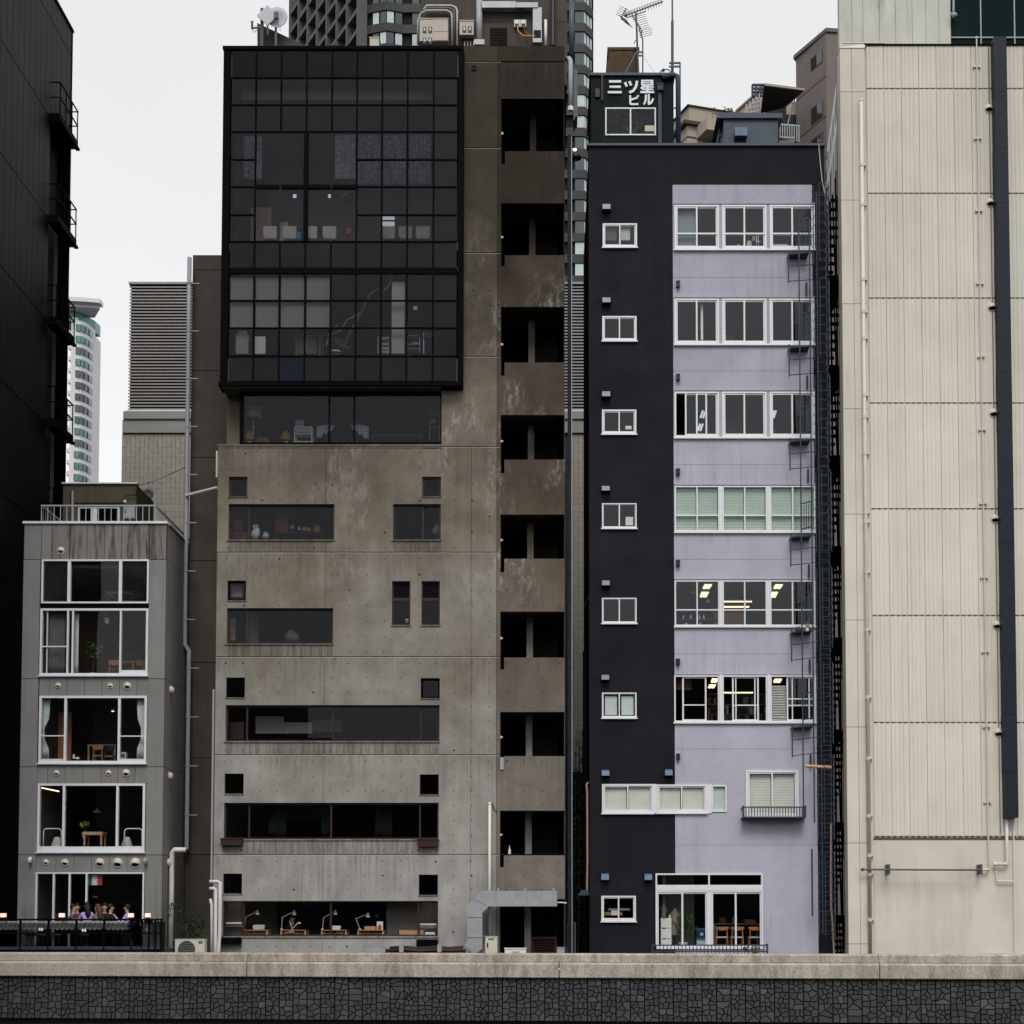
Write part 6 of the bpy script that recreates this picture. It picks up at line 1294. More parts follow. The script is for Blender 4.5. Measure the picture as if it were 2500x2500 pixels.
def clad(h):
    k = round(h, 3)
    if k not in CM:
        b = MB(); n = len(prof); vs = [((u*pw), d, z) for z in (0, h) for u, d in prof]; fs = [(i, i+1, n+i+1, n+i) for i in range(n-1)]
        vs += [(0, .09, 0), (pw, .09, 0), (pw, .09, h), (0, .09, h)]; q = 2*n
        fs += [(q, *range(n), q+1)[::-1][::-1], (q+3, *range(n, 2*n), q+2)[::-1], (0, n, q+3, q)[::-1][::-1], (n-1, q+1, q+2, 2*n-1)]
        me = bpy.data.meshes.new('cladding_panel'); me.from_pydata(vs, [], fs); me.materials.append(MATS['beige_clad']); CM[k] = me
    return CM[k]
mat("beige_backing", (.30, .27, .22), .8)
for i in range(len(zr)-1):
    h = zr[i]-zr[i+1]-.05; x = xcl
    while x < xE-.1:
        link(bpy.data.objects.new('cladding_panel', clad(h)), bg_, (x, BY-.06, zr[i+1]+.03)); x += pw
    b = MB(); x = xcl + .03
    while x < xE-.2: b.box(x, x+.105, BY-.05, BY+.0, zr[i+1]-.018, zr[i+1]+.026); x += pw/3.0
    b.build('rib_shade_dashes', 'beige_dark', bg_)  # dark boxes standing for the shade inside the rib hollows
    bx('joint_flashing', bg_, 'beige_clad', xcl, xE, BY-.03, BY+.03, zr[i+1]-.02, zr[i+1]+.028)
bx('backing', bg_, 'beige_backing', xcl-.09, xE, BY+.031, BY+.6, 0, zr[0]-.02); bx('coping', bg_, 'black_metal', xcl-.08, xE, BY-.1, BY+1, zr[0]-.015, zr[0]+.03)
bx('return_strip', bg_, 'beige_wall', xp1, xcl-.002, BY-.02, BY+.03, 0, zr[0]-.03)
bx('drip_edge', bg_, 'beige_dark', xcl-.03, xE, BY-.07, BY+.03, zz(2049, BY, 2300), zz(2045, BY, 2300))
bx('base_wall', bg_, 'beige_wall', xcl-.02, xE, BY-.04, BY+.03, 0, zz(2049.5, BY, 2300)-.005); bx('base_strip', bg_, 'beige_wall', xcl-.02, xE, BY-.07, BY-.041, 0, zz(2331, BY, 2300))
# upper set-back storey
UY = 3.5
r = rc('T', 478, -150, 1355, 380, UY); xs = [r[0]] + [pt('T', u, 100, UY).x for u in (578, 665, 795, 922, 1052, 1160, 1262)] + [r[1]]
for i in range(len(xs)-1): bx('upper_panel', bg_, 'upper_pale', xs[i]+.006, xs[i+1]-.006, UY, UY+.3, r[2]-1, r[3])
bx('upper_core', bg_, 'beige_dark', r[0]+.1, r[1]+10, UY+.05, UY+.5, r[2]-1, r[3]-.05)
gx = [r[1]+.01] + [pt('T', u, 100, UY).x for u in (1590, 1855, 2120, 2385)]; gz_ = [r[2]-1, pt('T', 1500, 298, UY).z, r[3]]
for i in range(len(gx)-1):
    for k in range(2): bx('glass_panel', bg_, 'green_glass', gx[i]+.02, gx[i+1]-.02, UY+.02, UY+.045, gz_[k]+.015, gz_[k+1]-.015)
    bx('glazing_bar', bg_, 'pvc_grey', gx[i+1]-.02, gx[i+1]+.02, UY-.03, UY+.04, gz_[0], gz_[2])
bx('glazing_bar', bg_, 'pvc_grey', gx[0], gx[-1], UY-.04, UY+.03, gz_[1]-.02, gz_[1]+.02)
MB().tube([pt('T', 1378, -30, UY-.2), pt('T', 1378, 90, UY-.2)], .04, 6).tube([pt('T', 1378+26*math.cos(t), 122-26*math.sin(t), UY-.2) for t in (math.pi*k/8 for k in range(9))], .02, 5).ball(pt('T', 1380, 118, UY-.2), .09, 8, 5).build('wall_lamp', 'pvc_grey', bg_)
MB().tube([pt('T', *q, .6) for q in ((490, 380), (495, 338), (830, 336), (852, 352))], .025, 6).build('roof_rail', 'pvc_white', bg_)
# service duct, vents and pipes
r = rc('T', 1715, 300, 1818, 1932, BY); x0, x1 = xx(2437, 1000, BY-.3), xx(2468, 1000, BY-.3); zd0, zd1 = zz(1997, BY-.3, 2450), zz(95, BY-.3, 2450)
seams = [zd1] + [zd1 - 1.85*k for k in range(1, 14)] + [zd0]
seams = [s for s in seams if s >= zd0]
for i in range(len(seams)-1):
    if seams[i]-seams[i+1] > .05: bx('duct_section', bg_, 'duct_blue', x0+(.01 if i % 2 else 0), x1, BY-.45, BY-.07, seams[i+1]+.004, seams[i]-.004)
for c, u, v in (('T',1672,855),('T',1683,1595),('U',1693,483),('U',1695,1315),('V',1703,215),('V',1708,1050),('V',1714,1895)):
    p = pt(c, u, v, BY-.06); hood(bg_, Vector((xx(2425.5, 1000, BY-.06), 0, p.z)), .13, BY-.06)
xq = xx(2397, 1000, BY-.1)
brs = [('T', 535), ('T', 1098), ('T', 1665), ('U', 305), ('U', 877), ('U', 1452), ('V', 98), ('V', 680), ('V', 1263), ('V', 1850)]
zs_ = [pt(c, 1600, v, BY).z for c, v in brs] + [pt('W', 1410, 438, BY).z]
MB().tube([(xq, BY-.12, pt('T', 1598, 312, BY).z), (xq, BY-.12, pt('W', 1410, 300, BY).z)], .022, 7).tube([(xq, BY-.12, pt('W', 1410, 300, BY).z), (xq, BY-.12, pt('W', 1410, 668, BY).z), (xq+.02, BY-.12, pt('W', 1420, 880, BY).z), (xq-.05, BY-.15, pt('W', 1420, 890, BY).z)], .028, 7).ball((xq, BY-.12, pt('T', 1598, 312, BY).z), .045, 8, 5).build('service_pipe', 'beige_pipe', bg_)
for z in zs_: MB().box(xq-.10, xq+.10, BY-.11, BY-.065, z-.02, z+.02).box(xq-.12, xq-.07, BY-.14, BY-.065, z-.045, z+.03).box(xq+.07, xq+.12, BY-.14, BY-.065, z-.045, z+.03).build('pipe_bracket', 'beige_pipe', bg_)
xw = xx(2427.5, 1000, BY-.1); MB().tube([(xw, BY-.075, zr[0]-.1), (xw, BY-.075, zr[-1]+.1)], .009, 5).build('vent_wire', 'beige_dark', bg_)
xd = xx(2110.5, 1000, BY-.35)
MB().tube([(xd, BY-.36, pt('T', 680, 835, BY).z), (xd, BY-.36, GZ)], .062, 10).ball((xd, BY-.36, pt('T', 680, 835, BY).z), .075, 10, 6).build('downpipe', 'beige_pipe', bg_, smooth=True)
for c, v in (('T',1340),('T',1650),('U',300),('U',555),('U',760),('U',1205),('U',1375),('U',1660),('V',190),('V',265),('V',655),('V',1105),('V',1630),('W',150),('W',535),('W',800),('W',925),('W',1230)):
    z = pt(c, 690, v, BY).z; MB().lathe((xd, BY-.36, z), [(.074, -.05), (.074, .05)], 10).box(xd, xd+.15, BY-.37, BY-.06, z-.012, z+.012).build('pipe_clip', 'beige_pipe', bg_)
z = pt('W', 900, 893, BY).z; MB().tube([pt('W', 565, 891, BY-.5), pt('W', 1370, 894, BY-.5)], .03, 7).ball(pt('W', 568, 891, BY-.5), .06, 8, 5).build('wall_rail', 'pipe_dark', bg_)
MB().tube([pt('W', 1368, 894, BY-.2), pt('W', 1420, 891, BY-.2)], .035, 7).build('rail_end', 'beige_pipe', bg_)
for u in (747, 1369): p = pt('W', u, 890, BY-.5); MB().box(p.x-.03, p.x+.03, BY-.53, BY-.04, p.z-.16, p.z+.16).build('rail_bracket', 'beige_dark', bg_)
MB().tube([pt('W', *q, BY-.2) for q in ((1540, 545), (1540, 740), (1545, 835), (1535, 855), (1455, 855))], .05, 8).ball(pt('W', 1462, 855, BY-.2), .08, 8, 5).build('drain_pipe', 'pvc_white', bg_, smooth=True)
MB().tube([pt('W', *q, BY-.15) for q in ((1585, 545), (1590, 1000), (1594, 1450), (1405, 1452), (1405, 1475))], .02, 6).build('service_pipe', 'pvc_white', bg_); MB().tube([pt('W', *q, BY-.15) for q in ((1588, 972), (1472, 968), (1468, 900))], .025, 6).build('service_pipe', 'pvc_white', bg_)
# open steel stair in the slot between the two buildings
SYY = 4.0
ss = thing('steel_stair', 'open black steel escape stair in the dark slot left of the beige building', 'stair', (xx(2040, 1400, SYY), SYY, GZ))
xa, xb = xx(2021, 1000, SYY), xx(2066, 1000, SYY)
bx('back_wall', ss, 'beige_wall', xa-.3, xb+.2, 9.5, 9.7, 0, zz(500, SYY)); 
fh = 230.5/76*1.06; zt = zz(478, SYY, 2040); k = 0
z = zt
while z > .5:
    for m_ in range(13):
        zz_ = z - m_*fh/13*.92
        if zz_ > .4: bx('stair_tread', ss, 'black_metal', xa+.10, xb, SYY+.3+m_*.24, SYY+.36+m_*.24, zz_-.075, zz_+.045)
    bx('landing', ss, 'black_metal', xa, xb, SYY-.3, SYY+4.0, z-fh, z-fh+.22)
    MB().bar((xa+.18, SYY+.1, z), (xa+.12, SYY+3.2, z-fh*.9), .05, .2).build('stringer', 'black_metal', ss)
    MB().bar((xb-.25, SYY, z), (xb-.12, SYY, z-fh), .05).bar((xa+.22, SYY-.1, z), (xa+.30, SYY-.1, z-fh), .05).build('handrail', 'black_metal', ss)
    z -= fh
for x in (xa+.02, xa+.14, xa+.34, xb-.12, xb-.02): bx('stair_post', ss, 'black_metal', x-.03, x+.03, SYY-.1, SYY-.04, 0, zz(420, SYY))
b = MB()
for k in range(7): u = 2020 + 6*k; p0, p1 = at(u, 520-k*28, SYY-.5), at(u, 392-k*44, SYY-.5); bx('screen_bar', ss, 'pvc_grey', p0.x-.012, p0.x+.012, SYY-.52, SYY-.5, p0.z, p1.z)
MB().bar(at(2018, 460, SYY-.5), at(2056, 220, SYY-.5), .08).bar(at(2020, 372, SYY-.5), at(2055, 120, SYY-.5), .05).build('screen_rail', 'pvc_grey', ss)
# ------------------------------------------------------------------ terrace, people and street-level things
ZD = 1.02
TXR = pt('E', 1525, 1100, -3).x
dk = thing('terrace_deck', 'dark timber restaurant terrace in front of the grey house', 'terrace', (-15, -2, ZD-.3))
bx('deck', dk, 'interior_dark', -22, TXR, -2.7, SY-.01, ZD-.15, ZD); bx('fascia', dk, 'black_metal', -22, TXR, -2.75, -2.705, .5, ZD-.02); bx('shade_sheet', dk, 'shade_tint', -22, TXR, -2.60, -2.59, ZD+.001, at(200, 2250, -2.6).z)  # the smoked sheet is added to keep the space below the counter dark
rl = thing('terrace_railing', 'black steel terrace railing with counter board along the parapet', 'railing', (-15, -3.0, z_cap))
zt_ = at(200, 2243, -3.0).z; zb_ = at(200, 2314, -3.0).z
bx('counter', rl, 'black_metal', -22, TXR, -3.15, -2.85, zt_-.05, zt_)
bx('bottom_rail', rl, 'blue_steel', -22, TXR, -3.03, -2.97, zb_-.03, zb_+.03); bx('middle_rail', rl, 'black_metal', -22, TXR, -3.02, -2.98, at(200, 2278, -3).z-.02, at(200, 2278, -3).z+.02)
for u in (-75, 190, 455, 718, 980, 1240, 1340, 1405, 1465, 1520): x = pt('E', u, 1100, -3).x; bx('post', rl, 'black_metal', x-.02, x+.02, -3.04, -2.96, z_cap+.002, zt_-.05)
for u in (1370, 1435, 1490): x = pt('E', u, 1100, -3).x; bx('baluster', rl, 'blue_steel', x-.012, x+.012, -3.01, -2.99, zb_, zt_-.06)
va = thing('corrugated_valance', 'weathered grey corrugated sheet hanging under the terrace counter', 'awning', (-15.5, -2.8, zt_-.35))
us = (-75, 190, 455, 718, 980, 1215)
for i in range(5):
    x0, x1 = pt('E', us[i]+12, 990, -2.8).x, pt('E', us[i+1]-12, 990, -2.8).x; n = 64; b = MB(); vs = []; z0, z1 = at(200, 2269, -2.8).z, at(200, 2249, -2.8).z
    for k in range(n+1):
        x = x0 + (x1-x0)*k/n; w = .022*math.sin(2*math.pi*(x1-x0)/.145*k/n)
        vs += [(x, -2.72+w*.5, z1+.0), (x, -2.86+w*.6, z0+w*.75), (x, -2.84+w*.6, z0+w*.75), (x, -2.70+w*.5, z1)]
    b.add(vs, [f for k in range(n) for f in ((4*k, 4*k+1, 4*k+5, 4*k+4), (4*k+3, 4*k+7, 4*k+6, 4*k+2), (4*k+1, 4*k+2, 4*k+6, 4*k+5))]); b.build('corrugated_sheet', 'awning_grey', va)
for i, u in enumerate((35, 587, 1238, 1397)):
    p = pt('E', u, 905, -2.95); t = thing('lantern', 'small glowing cube lantern on the terrace counter, %s' % ('at the left edge', 'beside the checked shirt', 'third from left', 'rightmost')[i], 'lantern', (p.x, -2.98, zt_), 'lanterns on the counter')
    bx('shade', t, 'lantern_glow', p.x-.072, p.x+.072, -3.05, -2.91, zt_+.045, zt_+.165); bx('base', t, 'black_plastic', p.x-.06, p.x+.06, -3.04, -2.92, zt_+.002, zt_+.043)
# stools, tables and cloths below the counter
for i, (u, v) in enumerate(((525, 1085), (380, 1060), (795, 1075), (285, 1065), (1190, 1080))):
    p = pt('E', u, v, -2.2); t = thing('terrace_stool', 'pale stool behind the terrace railing, %s' % ('rounded one second from left', 'under the left wire bulbs', 'in the middle', 'leftmost', 'rightmost')[i], 'stool', (p.x, -2.2, ZD), 'stools on the terrace')
    MB().lathe((p.x, -2.2, ZD+.38), [(.13, 0), (.16, .04), (.15, .08), (.05, .09)], 12).build('seat', 'linen' if i < 3 else 'shirt_grey', t)
    for a in (0, 1.57, 3.14, 4.71): MB().bar((p.x+.08*math.cos(a), -2.2+.08*math.sin(a), ZD+.38), (p.x+.14*math.cos(a), -2.2+.14*math.sin(a), ZD), .025).build('leg', 'pvc_grey', t)
for i, (u, v) in enumerate(((690, 1000), (1120, 1000))):
    p = pt('E', u, v, -1.9); t = thing('terrace_table', 'dark terrace table %s' % ('between the seated friends', 'before the lone guest at the right')[i], 'table', (p.x, -1.75, ZD)); bx('top', t, 'black_plastic', p.x-.45, p.x+.45, -2.1, -1.4, ZD+.70, ZD+.73); bx('leg', t, 'black_metal', p.x-.03, p.x+.03, -1.78, -1.72, ZD, ZD+.70); bx('foot', t, 'black_metal', p.x-.2, p.x+.2, -1.95, -1.55, ZD+.001, ZD+.02)
    for k, dx in enumerate((-.22, .2)): q = thing('plate', 'white plate on the %s terrace table, %s one' % (('left', 'right')[i], ('left', 'right')[k]), 'plate', (p.x+dx, -1.9, ZD+.73)); MB().lathe((p.x+dx, -1.9, ZD+.732), [(.05, 0), (.11, .012), (.11, .018), (.05, .008)], 12).build('dish', 'white_paint', q)
for i, (u0, u1, v0, v1) in enumerate(((1215, 1245, 955, 1000), (1258, 1290, 955, 985), (1360, 1400, 955, 1060), (1310, 1340, 955, 1010), (1415, 1440, 955, 1020), (1465, 1480, 965, 1050))):
    r = rc('E', u0, v0, u1, v1, -2.9); b = MB(); n = 8; vs = []
    for k in range(n+1): x = r[0]+(r[1]-r[0])*k/n; vs += [(x, -2.9+.02*(k % 2), r[3]), (x+.02, -2.9-.02*(k % 2), r[2]+.03*(k % 3))]
    vs += [(x, y+.01, z) for x, y, z in vs]; m_ = 2*n+2
    b.add(vs, [f for k in range(n) for f in ((2*k+1, 2*k+3, 2*k+2, 2*k), (m_+2*k, m_+2*k+2, m_+2*k+3, m_+2*k+1))])
    tag(b.build('hanging_cloth', 'linen'), 'pale cloth hung at the right end of the terrace railing, number %s from the left' % ('one', 'two', 'four', 'three', 'five', 'six')[i], 'cloth', 'cloths on the railing')
for i, (u, v) in enumerate(((385, 1040), (793, 1048))):
    t = thing('bulb_pair', 'pair of white bulbs hanging below the %s of the corrugated sheet' % ('left part', 'middle part')[i], 'bulb', pt('E', u, v, -3.1))
    for dx in (-.035, .035): p = pt('E', u, v, -3.1) + Vector((dx, 0, 0)); MB().lathe(p - Vector((0, 0, .06)), [(.006, 0), (.035, .03), (.03, .07), (.012, .11)], 8).build('bulb', 'white_paint', t); MB().tube([p + Vector((0, 0, .05)), p + Vector((-dx*.6, 0, .2))], .006, 4).build('wire', 'black_plastic', t)
pts = [pt('X', *q, -3.4) for q in ((1345, 700), (1340, 880), (1365, 930), (1400, 900), (1410, 840), (1405, 760))]; b = MB().tube(pts, .018, 6)
c = pt('X', 1405, 975, -3.45); b.tube([c + Vector((.075*math.cos(t), 0, .075*math.sin(t))) for t in (k*math.pi/7 for k in range(14))], .022, 6, closed=True).ball(pt('X', 1350, 955, -3.45), (.06, .04, .06), 8, 5)
b.tube([pt('X', *q, -3.4) for q in ((1440, 945), (1480, 915), (1490, 870), (1470, 780))], .01, 5); tag(b.build('cable_coil', 'black_plastic'), 'coiled black cable and plug hanging over the parapet', 'cable')
iv = thing('rail_ivy', 'dark ivy trailing over the right end of the terrace railing', 'ivy', (TXR-.2, -2.9, ZD)); MB().tube([(TXR-.15, -2.9, ZD), (TXR-.1, -2.95, zt_-.1)], .015, 5).build('stem', 'bark', iv); leafy(iv, 'foliage', (TXR-.18, -2.95, zt_-.35), (.22, .1, .38), 240, .04, 'leaf_dark', 91, shell=.0)
# people: one continuous skinned body each
def skin_mesh(name, V, E):
    me = bpy.data.meshes.new(name); bm = bmesh.new(); lay = bm.verts.layers.skin.verify(); bv = []
    for i, (co, r) in enumerate(V):
        v = bm.verts.new(co); v[lay].radius = (r, r) if not isinstance(r, tuple) else r; v[lay].use_root = (i == 0); bv.append(v)
    for a, c in E: bm.edges.new((bv[a], bv[c]))
    bm.to_mesh(me); bm.free(); o = bpy.data.objects.new(name, me); COL.objects.link(o)
    o.modifiers.new('skin', 'SKIN').use_smooth_shade = True; s = o.modifiers.new('sub', 'SUBSURF'); s.levels = 1
    dg = bpy.context.evaluated_depsgraph_get(); out = bpy.data.meshes.new_from_object(o.evaluated_get(dg)); bpy.data.objects.remove(o); bpy.data.meshes.remove(me); return out
def person(label, loc, yaw, shirt, hair, long_hair, lean=.05, armL=(.30, .24), armR=(.30, .24), turn=0.0, bare=True):
    V = [((0, 0, .48), .15), ((0, .02*lean, .66), .125), ((0, lean*.7, .86), .14), ((0, lean, .99), .055), ((0, lean+.015, 1.06), .05), ((0, lean+.025, 1.14), (.072, .085)), ((0, lean+.02, 1.23), (.07, .08))]; E = [(0,1),(1,2),(2,3),(3,4),(4,5),(5,6)]
    for s, (rx, rz) in ((-1, armL), (1, armR)):
        k = len(V); el = Vector((s*.25, lean+.10, .68)); wr = Vector((s*(.25-rx*.35), lean+.10+rx, .48+rz)); d = (wr-el).normalized()
        V += [((s*.15, lean*.9, .93), .065), (tuple(el), .045), (tuple(wr), .032), (tuple(wr+d*.06), (.038, .02))]; E += [(2,k),(k,k+1),(k+1,k+2),(k+2,k+3)]
        side = Vector((s*.0+1, 0, 0))
        for f, (dx, ln) in enumerate(((-.032, .07), (-.011, .085), (.011, .08), (.032, .065))):
            j = len(V); a = wr+d*.09+side*dx; V += [(tuple(a), .0095), (tuple(a+d*ln*.6+Vector((0,0,-.012))), .0085), (tuple(a+d*ln+Vector((0,0,-.03))), .007)]; E += [(k+3,j),(j,j+1),(j+1,j+2)]
        j = len(V); V += [(tuple(wr+d*.03-side*s*.045), .0105), (tuple(wr+d*.07-side*s*.065), .0085)]; E += [(k+2,j),(j,j+1)]
        k = len(V); V += [((s*.10, .06, .47), .095), ((s*.12, .45, .47), .07), ((s*.12, .45, .08), .05), ((s*.12, .58, .04), .045)]; E += [(0,k),(k,k+1),(k+1,k+2),(k+2,k+3)]
    me = skin_mesh('person', V, E)
    for m in (shirt, 'skin', 'trousers'): me.materials.append(MATS[m])
    for p in me.polygons:
        c = p.center; mi = 0
        if c.z > .985 and abs(c.x) < .12: mi = 1
        elif c.z < .56 and c.y > -.3 and not (abs(c.x) > .2) and c.z < .54: mi = 2
        elif c.y > lean + (.20 if bare else .34) and c.z > .56: mi = 1
        p.material_index = mi; p.use_smooth = True
    o = link(bpy.data.objects.new('person', me), None, loc); o.rotation_euler = (0, 0, yaw); tag(o, label, 'person')
    b = MB(); hc = Vector((0, lean+.01, 1.2)); n = 14
    b.ball(hc + Vector((0, -.018, .015)), (.083, .096, .098), 12, 7)
    if long_hair: b.tube([hc + Vector((0, -.05, .02)), hc + Vector((0, -.085, -.12)), hc + Vector((.01, -.12, -.30)), hc + Vector((0, -.125, -.42))], [.085, .09, .085, .03], 9)
    # cut the fringe so the face shows
    keep = [i for i, f in enumerate(b.f) if not (sum(b.v[q][1] for q in f)/len(f) > hc.y+.035 and sum(b.v[q][2] for q in f)/len(f) < hc.z+.045)]
    b.f = [b.f[i] for i in keep]; b.m = [0]*len(keep)
    h = b.build('hair', hair, None, loc=(0, 0, 0), smooth=True); h.parent = o
    b = MB(); fy = lean+.105
    b.ball((0, fy+.005, 1.165), (.013, .018, .022), 6, 4, 0); b.ball((0, fy-.012, 1.115), (.024, .008, .006), 6, 4, 1)
    for s in (-1, 1): b.ball((s*.032, fy-.014, 1.185), (.011, .007, .007), 6, 4, 1); b.ball((s*.079, lean+.02, 1.17), (.012, .02, .03), 6, 4, 0)
    fo = b.build('face', ['skin', 'hair_black'], None, loc=(0, 0, 0)); fo.parent = o
    return o
def seat_at(u, v, Y): p = pt('X', u, v, Y); return Vector((p.x, Y, p.z - 1.17))
PR = math.pi
person('person in dark checked shirt bent over the terrace table at left', seat_at(395, 225, -1.85) , -1.45, 'shirt_check', 'hair_black', False, .16)
person('person in plum shirt looking down at a phone', seat_at(525, 212, -1.35), -2.6, 'shirt_plum', 'hair_black', False, .06, (.22, .30), (.22, .30))
person('person with long dark hair in a lilac top leaning on the counter', seat_at(690, 195, -2.35), .45, 'shirt_lilac', 'hair_black', True, .10, (.34, .12), (.30, .2), bare=False)
person('person with long reddish brown hair in grey top', seat_at(855, 225, -2.2), .95, 'shirt_grey', 'hair_brown', True, .06, bare=False)
person('person in black clothes beside the brown haired guest', seat_at(985, 222, -2.0), -1.1, 'shirt_black', 'hair_black', False, .08, bare=False)
person('person in black seen between two guests, face half hidden', seat_at(945, 212, -1.45), PR, 'shirt_black', 'hair_black', False, .04)
person('lone person in lilac top at the right end of the terrace', seat_at(1312, 225, -1.9), 1.45, 'shirt_lilac', 'hair_black', False, .08, (.2, .42), (.3, .22), bare=False)
o = None
fl = thing('hung_flag', 'green white and red striped flag hung inside the restaurant window', 'flag', pt('E', 897, 622, SY+.12))
for i, (u0, u1, m) in enumerate(((830, 868, 'flag_green'), (868, 917, 'flag_white'), (917, 963, 'flag_red'))): r = rc('E', u0, 527, u1, 622, SY+.12); bx('stripe', fl, m, r[0], r[1], SY+.12, SY+.13, r[2], r[3])
r = rc('E', 875, 724, 918, 739, .5); tag(bx('menu_plate', None, 'linen', r[0], r[1], .5, .52, r[2], r[3]), 'small pale plate inside the restaurant window below the flag', 'plate')
# ---- things behind the grey house windows
def drape(label, c, u0, u1, v0, v1, Y, m='curtain', waist=None):
    r = rc(c, u0, v0, u1, v1, Y); b = MB(); n = 14; rows = 7; vs = []
    for j in range(rows):
        t = j/(rows-1); f = 1.0
        if waist: f = 1 - .8*math.exp(-((t-.58)/.16)**2)
        for k in range(n+1):
            s = k/n; x = (r[0] + (r[1]-r[0])*s*f) if waist != 'R' else (r[1] - (r[1]-r[0])*s*f)
            vs.append((x, Y + .03*math.sin(k*2.4), r[3] + (r[2]-r[3])*t))
    b.add(vs, [(j*(n+1)+k, (j+1)*(n+1)+k, (j+1)*(n+1)+k+1, j*(n+1)+k+1) for j in range(rows-1) for k in range(n)])
    o = b.build('curtain', m, smooth=True); md = o.modifiers.new('t', 'SOLIDIFY'); md.thickness = .008
    return tag(o, label, 'curtain')
drape('tied back white curtain at the left of the third floor window', 'D', 348, 418, 365, 872, SY+.2, waist='L'); drape('tied back white curtain at the right of the third floor window', 'D', 1152, 1212, 365, 872, SY+.2, waist='R')
drape('long grey curtain in the fourth floor window', 'C', 402, 550, 1352, 1880, SY+.25, 'shirt_grey'); drape('thin white curtain edge in the fourth floor window', 'C', 625, 662, 1352, 1880, SY+.25)
r = rc('D', 490, 480, 600, 862, .6); tag(MB().box(r[0], r[1], .6, .66, zj[0]*0+r[2]-.1, r[3]).box(r[0], r[0]+.03, .66, .8, r[2]-.1, r[3]).build('wood_screen', 'cardboard'), 'tall reddish wood panel inside the third floor window', 'panel')
def table(label, c, u0, u1, v, Y, m='wood', dep=.7, legh=.7, th=.04, name='table'):
    a, q = pt(c, u0, v, Y), pt(c, u1, v, Y); t = thing(name, label, 'table', ((a.x+q.x)/2, Y+dep/2, a.z-legh)); bx('top', t, m, a.x, q.x, Y, Y+dep, a.z-th, a.z)
    for x in (a.x+.04, q.x-.04):
        for y in (Y+.04, Y+dep-.04): bx('leg', t, m, x-.025, x+.025, y-.025, y+.025, a.z-legh, a.z-th)
    return t
def chair(label, c, u, v, Y, w=.42, m='wood', seat='linen', yaw=0.0, group=None, back=.8, bh=.18, name='chair'):
    p = pt(c, u, v, Y); t = thing(name, label, 'chair', (p.x, Y, p.z-back), group); z0 = p.z-back; x0, x1 = p.x-w/2, p.x+w/2
    MB().box(x0+.02, x1-.02, Y, Y+.42, z0+.42, z0+.46).build('seat', seat, t)
    b = MB(); n = 6; vs = []
    for k in range(n+1):
        s = k/n*2-1; y = Y - .02 - .05*(1-s*s); e = .05*s*s; x = p.x + s*w/2
        vs += [(x, y, p.z-bh+e), (x, y, p.z), (x, y+.02, p.z-bh+e), (x, y+.02, p.z)]
    b.add(vs, [f for k in range(n) for f in ((4*k, 4*k+4, 4*k+5, 4*k+1), (4*k+3, 4*k+7, 4*k+6, 4*k+2), (4*k+1, 4*k+5, 4*k+7, 4*k+3), (4*k+2, 4*k+6, 4*k+4, 4*k))] + [(0,1,3,2), (4*n+2, 4*n+3, 4*n+1, 4*n)]); b.build('backrest', m, t)
    for s in (-1, 1):
        MB().bar((p.x+s*w*.36, Y-.01, p.z-bh*.6), (p.x+s*w*.46, Y-.02, z0), .03).build('leg', m, t); MB().bar((p.x+s*w*.4, Y+.38, z0+.42), (p.x+s*w*.44, Y+.42, z0), .03).build('leg', m, t)
    MB().bar((p.x-w*.43, Y, z0+.2), (p.x+w*.43, Y, z0+.2), .018).build('stretcher', m, t)
    return t
def spot(c, u, v, Y, label, r=.05, m='lamp_glow', drop=.3):
    p = pt(c, u, v, Y); t = thing('spot_lamp', label, 'lamp', p); MB().lathe(p, [(r*.9, 0), (r, .02), (r*.7, .09), (r*.3, .1)], 10).build('shade', 'white_paint', t); MB().ball(p - Vector((0, 0, .005)), (r*.8, r*.8, r*.35), 8, 5).build('bulb', m, t); bx('stem', t, 'black_plastic', p.x-.01, p.x+.01, p.y-.01, p.y+.01, p.z+.1, p.z+drop)
table('round looking pale dining table in the third floor room', 'D', 735, 975, 750, 1.2, 'linen', .8, .72); chair('dark wooden chair at the left of the third floor table', 'D', 825, 752, .7, .36, 'wood', 'wood'); chair('dark wooden chair at the right of the third floor table', 'D', 920, 757, .7, .36, 'black_plastic', 'wood')
for u, v, lb in ((622, 855, 'small white figurine on the third floor sill'), (655, 866, 'small white box beside the figurine on the third floor sill')): p = pt('D', u, v, SY+.35); b = MB(); (b.lathe((p.x, p.y, p.z-.05), [(.05, 0), (.03, .05), (.045, .1), (.01, .13)], 8) if u < 640 else b.box(p.x-.05, p.x+.05, p.y-.05, p.y+.05, p.z-.03, p.z+.03)); tag(b.build('ornament', 'white_paint'), lb, 'ornament')
r = rc('D', 1010, 816, 1060, 870, SY+.4); t = thing('fan_heater', 'white heater on the floor of the third floor window', 'heater', (r[0], SY+.4, r[2])); MB().box(r[0], r[1], SY+.4, SY+.6, r[2], r[3]).build('case', 'white_paint', t); bx('grille', t, 'shirt_grey', r[0]+.03, r[1]-.03, SY+.39, SY+.398, r[2]+.04, r[3]-.05)
spot('D', 950, 468, 1.5, 'bright ceiling spot lamp in the third floor room', .06)
p0, p1 = pt('D', 335, 1112, SY+.5), pt('D', 497, 1146, SY+1.1); t = thing('strip_light', 'glowing orange strip light under the second floor ceiling', 'light', p0); MB().bar(p0, p1, .035).build('tube', 'tube_glow', t); MB().bar(p0 + Vector((0, 0, .035)), p1 + Vector((0, 0, .035)), .05, .03).build('tray', 'black_plastic', t)
